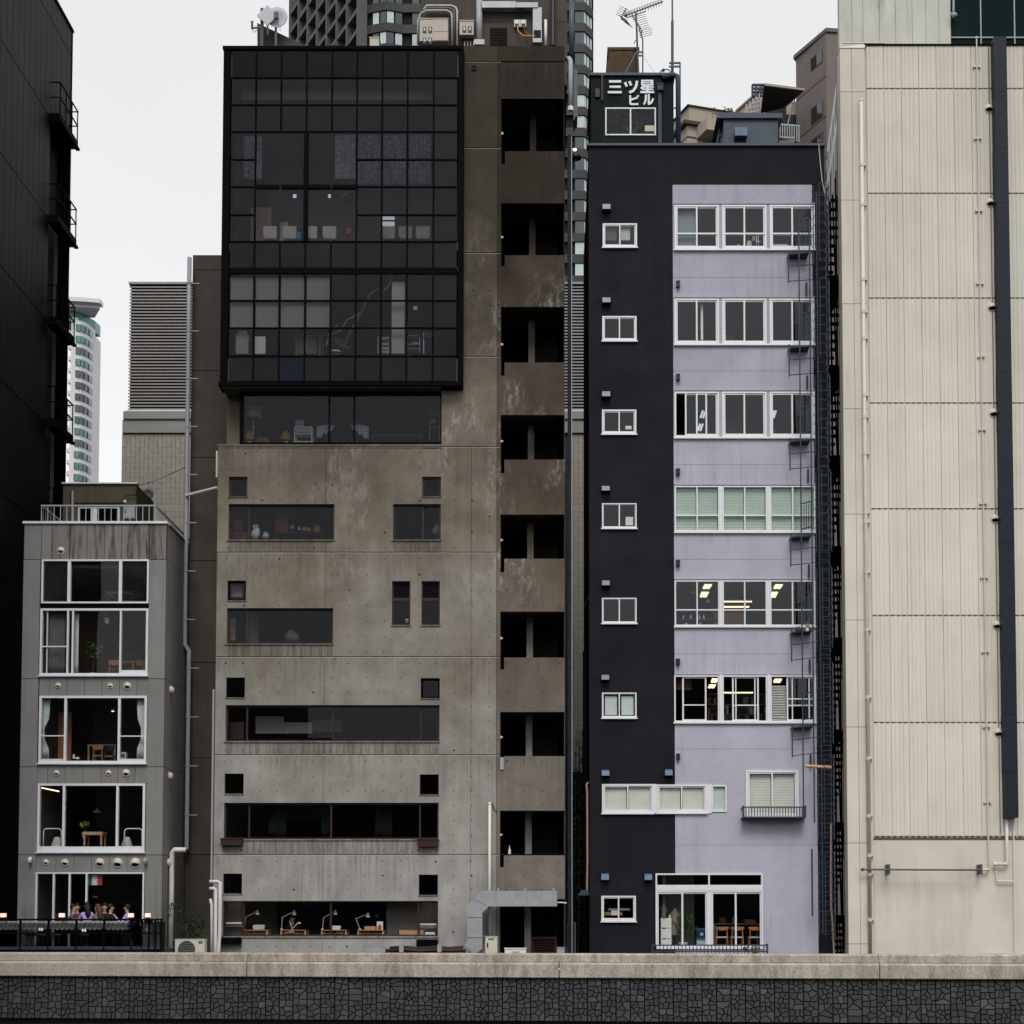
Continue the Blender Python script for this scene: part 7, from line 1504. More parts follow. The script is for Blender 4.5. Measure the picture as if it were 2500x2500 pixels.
p = pt('D', 815, 1325, 1.0); t = thing('pendant_lamp', 'white pendant lamp in the second floor room', 'lamp', p); MB().lathe(p, [(.14, 0), (.12, .03), (.04, .08), (.03, .13)], 12).build('shade', 'linen', t); MB().tube([p + Vector((0, 0, .12)), p + Vector((0, 0, 1.0))], .008, 4).build('cord', 'black_plastic', t)
table('yellowish wooden side table in the second floor window', 'D', 700, 862, 1485, .3, 'wood_pale', .5, .45, .1)
def plant(label, c, u, v, Y, size, n=90, leaf=.06, m='leaf_mid', pot='terracotta', stem=.5, seed=1, rz=1.0, pr=.1):
    p = pt(c, u, v, Y); t = thing('potted_plant', label, 'plant', (p.x, Y, p.z-stem))
    MB().lathe((p.x, Y, p.z-stem-.18), [(pr*.7, 0), (pr, .18), (pr*.85, .18), (pr*.8, .15)], 12).build('pot', pot, t)
    rnd = random.Random(seed); b = MB().tube([(p.x, Y, p.z-stem), (p.x+.02, Y, p.z)], [.02, .01], 6)
    for k in range(6): a = rnd.uniform(0, 6.3); q = Vector((p.x, Y, p.z-stem*rnd.uniform(0, .5))); b.tube([q, q + Vector((math.cos(a)*size*.7, math.sin(a)*size*.5, size*rnd.uniform(.1, .9)))], [.01, .004], 5)
    b.build('stem', 'bark', t); leafy(t, 'foliage', p, (size, size*.7, size*rz), n, leaf, m, seed, shell=.1); return t
plant('broad leafed green plant on the wooden side table', 'D', 715, 1425, .5, .16, 26, .10, 'leaf_yellow', 'linen', .25, 4, .4)
plant('tall leafy plant in the fourth floor window', 'C', 785, 1680, .4, .30, 120, .07, 'leaf_mid', 'linen', .75, 5, 1.0)
plant('low green plant behind the top floor glass', 'C', 915, 1245, .3, .28, 130, .06, 'leaf_dark', 'linen', .2, 6, .45); plant('green plant spilling from the ceiling of the fourth floor window', 'C', 905, 1385, .6, .32, 110, .06, 'leaf_dark', 'linen', .1, 7, .35)
r = rc('C', 890, 1187, 1120, 1210, .8); tag(MB().box(r[0], r[1], .8, 1.0, r[2], r[3]).box(r[0]+.05, r[0]+.09, .85, .9, r[2]-.4, r[2]-.001).box(r[1]-.09, r[1]-.05, .85, .9, r[2]-.4, r[2]-.001).build('orange_bench', 'wood_orange'), 'orange plank bench behind the top floor glass', 'bench')
table('small round wooden table in the fourth floor room', 'C', 1000, 1130, 1775, 1.0, 'wood', .6, .4); chair('low wooden chair in the fourth floor room, left', 'C', 965, 1765, .9, .4, 'wood', 'wood', back=.5); chair('low wooden armchair in the fourth floor room, right', 'C', 1165, 1770, 1.4, .5, 'wood_orange', 'wood', back=.5)
for i, u in enumerate((1108, 1170)): r = rc('C', u-25, 1615, u+25, 1688, 4.3); tag(MB().box(r[0], r[1], 4.3, 4.33, r[2], r[3]).build('picture_frame', 'interior_dark'), 'small framed picture on the fourth floor room wall, %s one' % ('left', 'right')[i], 'picture')
for i, (u0, u1) in enumerate(((365, 515), (1047, 1195))):
    a, c_ = pt('D', u0, 1610, SY+.15), pt('D', u1, 1610, SY+.15); h = pt('D', u0, 1460, SY+.15).z; rr = .1; pts = [a, Vector((a.x, a.y, h-rr))] + [Vector((a.x+rr-rr*math.cos(t), a.y, h-rr+rr*math.sin(t))) for t in (.5, 1.1, 1.57)] + [Vector((c_.x-rr+rr*math.sin(t), a.y, h-rr+rr*math.cos(t))) for t in (0, .5, 1.1)] + [Vector((c_.x, a.y, h-rr)), c_]
    tag(MB().tube(pts, .02, 7).build('guard_hoop', 'white_paint', smooth=True), 'white arched guard rail in the second floor %s window' % ('left', 'right')[i], 'railing')
    p = pt('D', (480, 1070)[i], 1540, .1); t = thing('draped_seat', 'seat draped with pale cloth behind the %s guard rail' % ('left', 'right')[i], 'seat', (p.x, .1, p.z-.3)); MB().lathe((p.x, .1, p.z-.3), [(.19, 0), (.15, .15), (.10, .3), (.05, .34)], 9).build('cloth', 'linen', t); MB().lathe((p.x, .1, p.z-.32), [(.12, 0), (.12, .02)], 8).build('base', 'wood', t)
# ---- street-level services in front of the concrete building
AYc = -1.6
r = rc('K', 105, 750, 385, 990, AYc); t = thing('condenser_unit', 'white air conditioner condenser behind the parapet', 'air conditioner', ((r[0]+r[1])/2, AYc, GZ)); zc0 = r[3]-.62
MB().box(r[0], r[1], AYc, AYc+.32, zc0, r[3]).box(r[0]-.01, r[1]+.01, AYc-.01, AYc+.33, r[3]+.001, r[3]+.02).build('case', 'beige_pipe', t); c = Vector((r[0]+.36, AYc-.012, r[3]-.30))
MB().lathe((c.x, AYc-.012, c.z), [(.27, 0), (.27, .01)], 20, ax='y').build('fan_opening', 'shirt_grey', t)
for k in range(7): zq = c.z-.22+.075*k; h = math.sqrt(max(.001, .26**2-(zq-c.z)**2)); MB().bar((c.x-h, AYc-.022, zq), (c.x+h, AYc-.022, zq), .012).build('grille_bar', 'black_plastic', t)
bx('name_plate', t, 'blue_hood', r[1]-.2, r[1]-.06, AYc-.006, AYc-.001, r[3]-.12, r[3]-.04); bx('foot', t, 'pipe_dark', r[0]+.1, r[1]-.1, AYc+.05, AYc+.27, GZ, zc0)
bs = thing('corner_bush', 'dark glossy bush growing in the gap above the condenser', 'bush', (pt('K', 260, 700, -.4).x, -.4, GZ)); c0 = pt('K', 280, 620, -.4)
for k in range(7): q = Vector((c0.x, -.4, GZ)); e = c0 + Vector((-.5+.17*k, 0, .1-.05*k)); MB().tube([q, (q+e)/2 + Vector((.05, 0, .1)), e], [.02, .014, .006], 5).build('branch', 'bark', bs)
b = leafy(bs, 'foliage', c0, (.40, .35, .38), 420, .05, 'leaf_dark', 21, shell=.2); leafy(bs, 'foliage', pt('K', 130, 500, -.4), (.30, .22, .22), 170, .045, 'leaf_dark', 22, shell=.1); leafy(bs, 'foliage', pt('K', 80, 430, -.4), (.13, .12, .12), 60, .045, 'leaf_mid', 23, shell=.0)
wp = thing('white_pipes', 'three white plastic pipes bending up at the concrete corner', 'pipes', (pt('K', 490, 800, -.5).x, -.5, GZ))
for pts, r_ in ((((430, 203), (505, 203), (528, 210), (530, 400), (528, 680), (515, 860), (515, 1000)), .06), (((430, 268), (475, 268), (488, 275), (487, 780), (480, 1000)), .055), (((438, 365), (450, 420), (450, 1000)), .045)):
    q = [pt('K', *p, -.5) for p in pts]; MB().tube(q, r_, 8).build('pipe', 'pvc_white', wp, smooth=True)
q = [px('L', *p) for p in ((870, 563), (1480, 563), (1480, 685), (945, 685), (893, 735), (893, 1018), (845, 1056), (815, 1056), (755, 985), (772, 960), (772, 680))]; Yd = -1.0
gd = thing('galvanised_duct', 'large galvanised metal duct bending along the concrete wall', 'duct', (pt('L', 832, 1050, Yd).x, Yd, GZ)); P3 = lambda u, v: (lambda w: (w.x, w.z))(pt('L', u, v, Yd))
for poly in ([(1005,563),(1243,563),(1243,685),(1005,685)], [(1245,563),(1481,563),(1481,685),(1245,685)], [(885,563),(1003,563),(1003,685),(945,685),(828,628)], [(826,630),(943,687),(893,735),(893,767),(774,767),(774,682)], [(774,769),(893,769),(893,925),(774,925)], [(774,927),(893,927),(893,1018),(845,1056),(815,1056),(755,985),(774,960)]):
    MB().prism([P3(*p) for p in poly], Yd, Yd+.55).build('duct_section', 'galvanised', gd)
for u in (1003, 1244): r = rc('L', u-2, 560, u+2, 688, Yd); bx('flange', gd, 'galvanised', r[0], r[1], Yd-.02, Yd+.56, r[2], r[3])
for v in (768, 926): r = rc('L', 770, v-2, 897, v+2, Yd); bx('flange', gd, 'galvanised', r[0], r[1], Yd-.02, Yd+.56, r[2], r[3])
for u in (1018, 1231, 1453): r = rc('L', u-8, 543, u+8, 561, Yd); bx('hanger', gd, 'pvc_grey', r[0], r[1], Yd+.1, -.002, r[2], r[3])
MB().tube([pt('L', 1483, 655, Yd+.2), pt('L', 1520, 655, Yd+.2), pt('L', 1556, 660, Yd+.2)], .025, 6).build('spigot', 'pvc_white', gd)
x = xx(1195.5, 2050, -.1); zA, zB = pt('O', 375, 1490, -.1).z, pt('L', 952, 925, -.1).z
t = thing('wall_conduit', 'straight white conduit running down the concrete wall to the control box', 'conduit', (x, -.12, GZ)); MB().tube([(x, -.12, zA), (x, -.12, zB-.1)], .05, 8).build('pipe', 'pvc_white', t, smooth=True); MB().ball((x, -.12, zA), .065, 8, 5).build('cap', 'pvc_white', t)
MB().tube([pt('O', *p, -.06) for p in ((368, 1482), (385, 1478), (398, 1495), (402, 1525), (435, 1556))], .014, 5).build('cable', 'black_plastic', t)
for z_ in (zA-2, zA-5): MB().lathe((x, -.12, z_), [(.058, -.03), (.058, .03)], 8).build('socket', 'pvc_white', t)
r = rc('L', 917, 925, 1012, 1120, -.9); t = thing('control_box', 'pale grey control box with black handle and green label', 'cabinet', (r[0], -.9, GZ)); MB().box(r[0], r[1], -.9, -.6, GZ, r[3]).box(r[0]-.015, r[1]+.015, -.92, -.6, r[3]+.001, r[3]+.02).box(r[0]+.02, r[1]-.02, -.915, -.901, GZ+.02, r[3]-.03).build('case', 'beige_pipe', t); p = pt('L', 935, 990, -.92); bx('handle', t, 'black_plastic', p.x-.02, p.x+.02, -.94, -.916, p.z-.07, p.z+.07); q = rc('L', 942, 937, 985, 949, -.92); bx('label_plate', t, 'flag_green', q[0], q[1], -.92, -.9155, q[2], q[3])
r = rc('L', 1070, 1013, 1237, 1130, -2.2); t = thing('junction_box', 'wide white junction box peeking over the parapet', 'box', (r[0], -2.2, GZ)); MB().box(r[0], r[1], -2.2, -1.8, GZ, r[3]-.03).build('case', 'white_paint', t); bx('lid', t, 'white_paint', r[0]-.02, r[1]+.02, -2.22, -1.78, r[3]-.028, r[3]); bx('marking', t, 'pvc_grey', (r[0]+r[1])/2-.1, (r[0]+r[1])/2+.12, -2.206, -2.201, r[3]-.15, r[3]-.1)
r = rc('L', 1280, 925, 1478, 1130, .25); t = thing('steel_gate', 'dark brown louvred steel gate under the stair tower', 'gate', (r[0], .25, GZ)); MB().box(r[0], r[0]+.06, .2, .28, GZ, r[3]).box(r[1]-.06, r[1], .2, .28, GZ, r[3]).box(r[0]+.06, r[1]-.06, .2, .28, r[3]-.06, r[3]).build('frame', 'red_frame', t)
for k in range(8): z = GZ+.1+(r[3]-.12-GZ)*k/8; MB().bar((r[0]+.06, .24, z), (r[1]-.06, .24, z), .09, .012, up=(0, -.6, .8)).build('slat', 'red_frame', t)
bx('back', t, 'interior_black', r[0]+.06, r[1]-.06, .281, .29, GZ, r[3]-.06)
r = rc('L', 1480, 1005, 1540, 1130, -.2); t = thing('meter_box', 'small grey meter box right of the steel gate', 'box', (r[0], -.2, GZ)); MB().box(r[0], r[1], -.2, .0, GZ, r[3]-.02).box(r[0]-.01, r[1]+.01, -.22, .0, r[3]-.018, r[3]).build('case', 'pvc_grey', t)
r = rc('L', 1562, 810, 1628, 1120, .5); t = thing('slot_door', 'dark framed door deep in the slot between the buildings', 'door', (r[0], .5, GZ)); MB().box(r[0], r[0]+.04, .5, .56, GZ, r[3]).box(r[1]-.04, r[1], .5, .56, GZ, r[3]).box(r[0]+.04, r[1]-.04, .5, .56, r[3]-.04, r[3]).build('frame', 'pipe_dark', t); bx('leaf', t, 'interior_black', r[0]+.04, r[1]-.04, .53, .55, GZ, r[3]-.04)
cr_ = thing('cable_tray', 'low cable tray with black and red cables along the concrete base', 'cable tray', (pt('L', 450, 1050, -1.2).x, -1.2, GZ)); r = rc('L', 0, 1010, 135, 1080, -1.2); bx('cover', cr_, 'pvc_grey', r[0], r[1], -1.35, -1.0, GZ, r[3])
r = rc('L', 135, 1022, 760, 1080, -1.2); bx('trough', cr_, 'black_plastic', r[0], r[1], -1.3, -1.0, GZ, r[3])
for i, u in enumerate((258, 557)): q = rc('L', u-15, 985, u+18, 1045, -1.3); bx('coupler', cr_, 'pvc_grey', q[0], q[1], -1.4, -1.25, q[2], q[3])
for i in range(7): v = 998+i*5; MB().tube([pt('L', 165, v+8, -1.32), pt('L', 230, v, -1.36), pt('L', 300, v, -1.36), pt('L', 400, v+10, -1.34), pt('L', 480, v+4, -1.34), pt('L', 540, v, -1.36), pt('L', 640, v+8, -1.34), pt('L', 745, v-2, -1.3)], .008 if i == 5 else .014, 5).build('cable', 'red_wire' if i == 5 else 'black_plastic', cr_)
# climbing plant and pole in the dark slot
vn = thing('climbing_vine', 'dark climbing vine filling the slot left of the charcoal wall', 'vine', (xx(1418, 2200, 3), 3, GZ)); x_ = xx(1418, 2000, 3)
for k in range(4): MB().tube([(x_-.3+.2*k, 3, GZ), (x_-.2+.15*k, 3.1, 5), (x_-.15+.1*k, 3, zz(1780, 3))], [.03, .025, .01], 5).build('stem', 'bark', vn)
leafy(vn, 'foliage', (x_, 3.0, zz(2080, 3)), (.5, .3, 3.3), 1300, .055, 'leaf_dark', 41, shell=.0); leafy(vn, 'foliage', (x_+.05, 3.0, zz(1880, 3)), (.33, .25, 1.4), 330, .05, 'leaf_dark', 42, shell=.0)
bx('slot_wall', cc, 'interior_black', xx(1384, 2100, 3.6), xx(1450, 2100, 3.6), 3.6, 3.7, 0, zz(1885, 3.6))
x_ = xx(1428.5, 1900, .9); tag(MB().tube([(x_, .9, GZ), (x_, .9, zz(1590, .9))], .075, 8).build('dark_pole', 'black_metal'), 'thick black pipe rising in the slot beside the charcoal wall', 'pipe')
MB().bar(pt('N', 1150, 1790, .3), pt('N', 1120, 1865, -.2), .05).build('wall_bracket', 'black_metal', pu)
p = pt('L', 1700, 580, -.1); tag(MB().add([(p.x-.22, -.5, p.z-.05), (p.x+.12, -.5, p.z-.05), (p.x+.12, .1, p.z+.1), (p.x-.10, .1, p.z+.1), (p.x-.22, -.5, p.z-.08), (p.x+.12, -.5, p.z-.08), (p.x+.12, .1, p.z+.06), (p.x-.10, .1, p.z+.06)], [(0,1,2,3), (7,6,5,4), (0,4,5,1), (1,5,6,2), (2,6,7,3), (3,7,4,0)]).build('slot_awning', 'blue_steel'), 'tiny blue awning at the lower left corner of the charcoal wall', 'awning')
# ------------------------------------------------------------------ things seen through the concrete building's glass
p = pt('G', 318, 1685, 1.4); zf = zz(1084, 1.4); t = thing('floor_lamp', 'floor lamp with cream drum shade in the recessed glazed storey', 'lamp', (p.x, 1.4, zf)); h = pt('G', 318, 1590, 1.4).z
MB().lathe((p.x, 1.4, p.z), [(.30, 0), (.27, h-p.z), (.25, h-p.z), (.28, 0)], 16).build('shade', 'linen', t, smooth=True); MB().tube([(p.x, 1.4, zf), (p.x, 1.4, p.z+.2)], .015, 6).build('pole', 'chrome', t); MB().lathe((p.x, 1.4, zf), [(.14, 0), (.14, .02), (.02, .03)], 12).build('base', 'chrome', t)
a, c = pt('G', 637, 1742, .95), pt('G', 782, 1742, .95); zq = at(800, 1081, .95).z; t = thing('white_trolley', 'white metal trolley with drawer in the recessed glazed storey', 'trolley', ((a.x+c.x)/2, 1.1, zq))
for x in (a.x+.02, c.x-.02):
    for y in (.97, 1.33): bx('leg', t, 'white_paint', x-.018, x+.018, y-.018, y+.018, zq, a.z)
for v in (1742, 1795, 1858): z = pt('G', 700, v, .95).z; bx('shelf', t, 'white_paint', a.x, c.x, .95, 1.35, z-.03, z)
r = rc('G', 655, 1752, 770, 1788, .95); bx('drawer', t, 'linen', r[0], r[1], .96, 1.3, r[2], r[3])
r = rc('G', 647, 1690, 716, 1738, 1.05); tag(MB().box(r[0], r[1], 1.05, 1.07, r[2], r[3]).box(r[0], r[1], 1.07, 1.25, r[2], r[2]+.02).build('laptop', 'pvc_grey'), 'open grey laptop on the white trolley', 'laptop')
for i, (u, v) in enumerate(((283, 1812), (572, 1812))):
    p = pt('G', u, v, 1.3); t = thing('yellow_stool', 'yellow pointed stool in the recessed storey, %s of the pair' % ('left', 'right')[i], 'stool', (p.x, 1.3, zf), 'yellow stools'); MB().lathe((p.x, 1.3, zf+.1), [(.16, 0), (.18, .12), (.10, .25), (.02, .32)], 10).build('seat', 'yellow', t); MB().lathe((p.x, 1.3, zf), [(.12, 0), (.12, .02), (.03, .1)], 8).build('foot', 'chrome', t)
r = rc('G', 345, 1828, 435, 1868, 1.9); t = thing('yellow_ottoman', 'low yellow ottoman between the yellow stools', 'ottoman', (r[0], 1.9, r[2])); MB().box(r[0], r[1], 1.9, 2.4, r[2], r[3]).build('cushion', 'yellow', t); bx('base', t, 'wood_pale', r[0]-.4, r[1]+.6, 1.95, 2.35, r[2]-.08, r[2]-.002)
p = pt('G', 1028, 1748, 1.6); t = thing('round_table', 'dark round table with white cloth draped over its ends', 'table', (p.x, 1.9, zf)); MB().lathe((p.x, 1.9, p.z-.03), [(1.0, 0), (1.0, .03)], 20).lathe((p.x, 1.9, zf), [(.35, 0), (.3, .03), (.06, .08), (.06, p.z-zf-.03)], 12).build('top', 'black_plastic', t)
for s, u in ((-1, 875), (1, 1165)):
    q = pt('G', u, 1800, 1.2); b = MB(); vs = []; n = 10
    for k in range(n+1): a_ = k/n; x = q.x + s*(-.35+.6*a_); dz = .1 + .42*a_*(1.0 if s > 0 else .9); vs += [(x, 1.2+.03*(k % 2), p.z+.01-.12*a_*a_), (x, 1.15+.04*(k % 2), p.z-dz-.05*(k % 3))]
    b.add(vs, [(2*k+1, 2*k+3, 2*k+2, 2*k)[::s] for k in range(n)]); o = b.build('cloth', 'curtain', t); o.modifiers.new('s', 'SOLIDIFY').thickness = .01
for i, (u, v) in enumerate(((892, 1526), (1060, 1530), (1515, 1535))): spot('G', u, v, 1.5, 'lit ceiling spot in the recessed storey, %s of three' % ('left', 'middle', 'right')[i], .05)
t = thing('wire_shelf', 'thin metal shelf rack at the right end of the recessed storey', 'shelf', (pt('G', 1745, 1800, 1.0).x, 1.0, zf)); a, c = pt('G', 1703, 1535, 1.0), pt('G', 1782, 1535, 1.0)
for x in (a.x, c.x): bx('upright', t, 'pvc_grey', x-.012, x+.012, .99, 1.01, zf, a.z)
for v in (1535, 1638, 1752): z = pt('G', 1740, v, 1.0).z; bx('shelf', t, 'pvc_grey', a.x, c.x, .9, 1.2, z-.02, z)
p = pt('G', 1730, 1712, 1.05); tag(MB().lathe((p.x, 1.05, p.z-.02), [(.10, 0), (.06, .12), (.02, .14)], 10).build('shelf_lamp', 'linen'), 'small pale cone lamp on the thin metal shelf rack', 'lamp')
table('long pale work table at the right of the recessed storey', 'G', 1245, 1640, 1805, 2.6, 'interior_pale', .8, .6)
zc = zz(590, -.1, 835)
for i, (u0, u1) in enumerate(((395, 500), (548, 655), (748, 818), (862, 968), (1332, 1430), (1460, 1565), (1595, 1705))):
    r = rc('F', u0, 1778, u1, 1882, -.25); t = thing('meeting_chair', 'white shell meeting chair behind the glass grid, %s from the left' % ('first', 'second', 'third', 'fourth', 'fifth', 'sixth', 'seventh')[i], 'chair', ((r[0]+r[1])/2, -.1, zc), 'white meeting chairs'); xm = (r[0]+r[1])/2
    MB().add([(r[0], -.25, r[3]), (r[1], -.25, r[3]), (r[1], -.22, r[2]+.12), (r[1]-.04, -.2, r[2]+.05), (r[0]+.04, -.2, r[2]+.05), (r[0], -.22, r[2]+.12), (r[0], -.22, r[3]), (r[1], -.22, r[3]), (r[1], -.19, r[2]+.12), (r[1]-.04, -.17, r[2]+.05), (r[0]+.04, -.17, r[2]+.05), (r[0], -.19, r[2]+.12)], [(0,5,4,3,2,1), (6,7,8,9,10,11), (0,1,7,6), (1,2,8,7), (5,0,6,11)]).build('backrest', 'interior_pale', t)
    bx('seat', t, 'linen', r[0]+.02, r[1]-.02, -.16, .3, r[2]+.04, r[2]+.09); bx('column', t, 'chrome', xm-.025, xm+.025, .0, .05, zc+.03, r[2]+.04); bx('foot', t, 'chrome', xm-.2, xm+.2, -.1, .15, zc, zc+.03)
p = pt('F', 1070, 1560, .2); t = plant('tall potted tree with terracotta pot in the meeting room', 'F', 1070, 1560, .1, .26, 90, .08, 'leaf_mid', 'terracotta', 1.05, 9, .8, .12)
plant('dark potted shrub in the left corner of the meeting room', 'F', 205, 1690, .1, .26, 120, .06, 'leaf_dark', 'black_plastic', .4, 10, 1.0, .13)
r = rc('F', 655, 1832, 690, 1885, -.1); tag(MB().lathe(((r[0]+r[1])/2, -.1, r[2]), [(.08, 0), (.1, r[3]-r[2]), (.09, r[3]-r[2]), (.07, .01)], 12).build('waste_bin', 'blue_plastic'), 'blue waste bin among the meeting chairs', 'bin')
z6 = zz(874, -.3, 835)
r = rc('G', 180, 985, 278, 1170, -.25); t = thing('water_dispenser', 'pale rounded cabinet at the left of the lower glass box', 'cabinet', (r[0], -.25, r[2])); MB().prism([(r[0], r[2]), (r[1], r[2]), (r[1], r[3]-.15), (r[1]-.08, r[3]-.02), (r[0]+.08, r[3]-.02), (r[0], r[3]-.15)], -.25, .1).build('body', 'interior_pale', t); bx('top_unit', t, 'linen', r[0]+.06, r[1]-.08, -.2, .05, r[3]-.019, r[3]+.03)
r = rc('G', 318, 1035, 412, 1170, -.3); tag(MB().box(r[0], r[1], -.3, -.26, r[2], r[3]).box(r[0]+.05, r[1]-.05, -.26, -.2, r[2], r[2]+.06).build('pale_board', 'blind_cream'), 'pale cream board standing in the lower glass box', 'board')
table('work desk with white cabinet below in the lower glass box', 'G', 645, 850, 1022, .2, 'interior_pale', .7, .75)
r = rc('G', 655, 1055, 815, 1170, .3); t = thing('desk_cabinet', 'grey double cabinet under the work desk', 'cabinet', (r[0], .3, r[2])); MB().box(r[0], (r[0]+r[1])/2-.02, .3, .7, r[2], r[3]).box((r[0]+r[1])/2+.02, r[1], .3, .7, r[2], r[3]).build('body', 'interior_pale', t); bx('post', t, 'linen', (r[0]+r[1])/2-.018, (r[0]+r[1])/2+.018, .28, .5, r[2], r[3]+.08)
t = thing('step_rack', 'white ladder rack with shelves beside the white column', 'rack', pt('G', 1340, 1168, -.1))
for u in (1298, 1380): MB().bar(pt('G', u, 1168, -.1), pt('G', u, 1035, .1), .025).build('upright', 'linen', t)
for v in (1050, 1095, 1130, 1158): r = rc('G', 1320, v-9, 1378, v+9, -.1); bx('shelf', t, 'linen', r[0], r[1], -.12, .15, r[2], r[3])
t = thing('tool_shelf', 'low wire shelf with boxes right of the white column', 'shelf', pt('G', 1577, 1165, -.1))
for u in (1528, 1625): MB().bar(pt('G', u, 1165, -.1), pt('G', u, 1035, -.1), .02).build('upright', 'chrome', t)
for v in (1040, 1108, 1145): MB().bar(pt('G', 1528, v, -.1), pt('G', 1625, v, -.1), .3, .02).build('shelf', 'interior_pale', t)
r = rc('G', 1562, 1085, 1620, 1106, -.15); tag(MB().box(r[0], r[1], -.2, .0, r[2], r[3]).box(r[0]+.05, r[1]-.08, -.18, -.02, r[3]+.001, r[3]+.04).build('blue_case', 'blue_plastic'), 'small blue case on the low wire shelf', 'case')
t = thing('tube_chair', 'folding chair with chrome tube frame at the right of the lower glass box', 'chair', pt('G', 1722, 1172, -.1))
for a, c in (((1657, 1172), (1657, 1008)), ((1790, 1175), (1790, 1012))): MB().bar(pt('G', *a, -.1), pt('G', *c, -.05), .022).build('leg', 'chrome', t)
MB().bar(pt('G', 1668, 1170, .2), pt('G', 1745, 1090, -.1), .02).bar(pt('G', 1778, 1170, .2), pt('G', 1700, 1090, -.1), .02).build('cross_leg', 'chrome', t); MB().bar(pt('G', 1657, 1020, -.07), pt('G', 1790, 1022, -.07), .18, .02, up=(0, 1, 0)).build('backrest', 'black_plastic', t); MB().bar(pt('G', 1665, 1098, -.1), pt('G', 1785, 1098, -.1), .35, .03).build('seat', 'black_plastic', t)
t = thing('gym_machine', 'dark machine with coil spring and long chrome lever in the lower glass box', 'machine', pt('G', 980, 1168, -.1)); G = lambda u, v, Y=-.15: pt('G', u, v, Y)
MB().tube([G(1010, 1165), G(1075, 1010), G(1160, 860), G(1240, 700), G(1300, 660)], [.05, .05, .045, .035, .02], 8).build('arm', 'shirt_grey', t, smooth=True); MB().tube([G(920, 1030), G(1000, 990), G(1060, 900), G(1130, 875), G(1180, 830)], .025, 7).build('lever', 'chrome', t); MB().tube([G(1340, 680), G(1380, 640), G(1410, 575)], .02, 6).build('handle', 'pvc_grey', t)
MB().tube([G(960, 1050) + Vector((.26*k/40, .07*math.sin(k*1.25), -.16*k/40 + .07*math.cos(k*1.25))) for k in range(41)], .012, 5).build('spring', 'chrome', t); MB().tube([G(905, 1040), G(990, 1105), G(1060, 1140), G(1105, 1110)], [.06, .09, .09, .05], 8).build('body', 'black_plastic', t, smooth=True); MB().lathe(G(962, 1166), [(.2, 0), (.17, .06), (.05, .08)], 12).build('base', 'linen', t); MB().tube([G(890, 1105), G(910, 1050), G(905, 1020)], .018, 6).tube([G(955, 960), G(985, 952)], .025, 6).build('fitting', 'chrome', t)
for i, (u0, v0, u1, v1, m) in enumerate(((1575, 797, 1607, 826, 'linen'), (1738, 858, 1775, 908, 'yellow_paper'))): r = rc('G', u0, v0, u1, v1, -.36); tag(bx('paper_note', None, m, r[0], r[1], -.36, -.355, r[2], r[3]), '%s paper note on the lower glass box pane' % ('pale grey', 'yellow')[i], 'note')
r = rc('I', 360, 640, 437, 755, .5); zs_ = r[2]
for lb, u0, u1, v0, m in (('white plastic bag on the sill of the fifth floor ribbon window', 360, 437, 640, 'curtain'), ('small slumped white bag beside the bigger bag', 448, 506, 700, 'linen')):
    r = rc('I', u0, v0, u1, 757, .5); c = ((r[0]+r[1])/2); w_ = (r[1]-r[0])/2; h = r[3]-r[2]; tag(MB().ball((c-w_*.15, .55, r[2]+h*.3), (w_*.85, .12, h*.34), 9, 6).ball((c+w_*.2, .58, r[2]+h*.45), (w_*.7, .1, h*.38), 8, 5).ball((c-w_*.3, .55, r[2]+h*.8), (w_*.4, .08, h*.2), 7, 4).ball((c+w_*.25, .55, r[2]+h*.85), (w_*.3, .06, h*.14), 7, 4).build('plastic_bag', m), lb, 'bag')
for lb, u0, v0, u1, v1, m in (('large cardboard box in the fifth floor ribbon window', 555, 602, 655, 702, 'cardboard'), ('smaller cardboard box stacked on the larger one', 585, 546, 650, 600, 'cardboard'), ('upright orange folder box at the left of the ribbon window', 225, 615, 285, 695, 'cardboard'), ('flat pale orange crate at the left of the ribbon window', 200, 702, 335, 758, 'terracotta'), ('small tan bottle box at the right of the ribbon window', 858, 652, 902, 702, 'wood_pale')):
    r = rc('I', u0, v0, u1, v1, .9); tag(MB().box(r[0], r[1], .9, 1.2, r[2], r[3]).box((r[0]+r[1])/2-.02, (r[0]+r[1])/2+.02, .897, 1.2, r[2]+.01, r[3]+.004).build('storage_box', m), lb, 'box')
table('cluttered dark table in the fifth floor ribbon window', 'I', 555, 925, 706, .85, 'interior_dark', .6, .5)
for lb, u, v, m, w_ in (('yellow tool case on the cluttered table', 785, 672, 'yellow', .11), ('crumpled white packet on the cluttered table', 685, 655, 'linen', .08), ('small white cup on the cluttered table', 740, 668, 'white_paint', .04), ('white paper stack on the cluttered table', 820, 675, 'linen', .05)):
    p = pt('I', u, v, .9); tag(MB().prism([(p.x-w_, p.z-.09), (p.x+w_, p.z-.09), (p.x+w_*.8, p.z+.0), (p.x+w_*.2, p.z+.05), (p.x-w_*.7, p.z+.01)], .9, 1.05).build('table_item', m), lb, 'item')
p = pt('I', 697, 507, 1.0); spot('I', 697, 507, 1.0, 'tiny lit spot lamp at the top of the fifth floor ribbon window', .025)
p = pt('I', 1822, 738, .5); tag(MB().lathe((p.x, .55, p.z), [(.06, 0), (.16, .1), (.17, .2), (.1, .32), (.05, .38), (.06, .42)], 12).build('round_vase', 'shirt_grey', smooth=True), 'grey round vase in the right fifth floor window', 'vase')
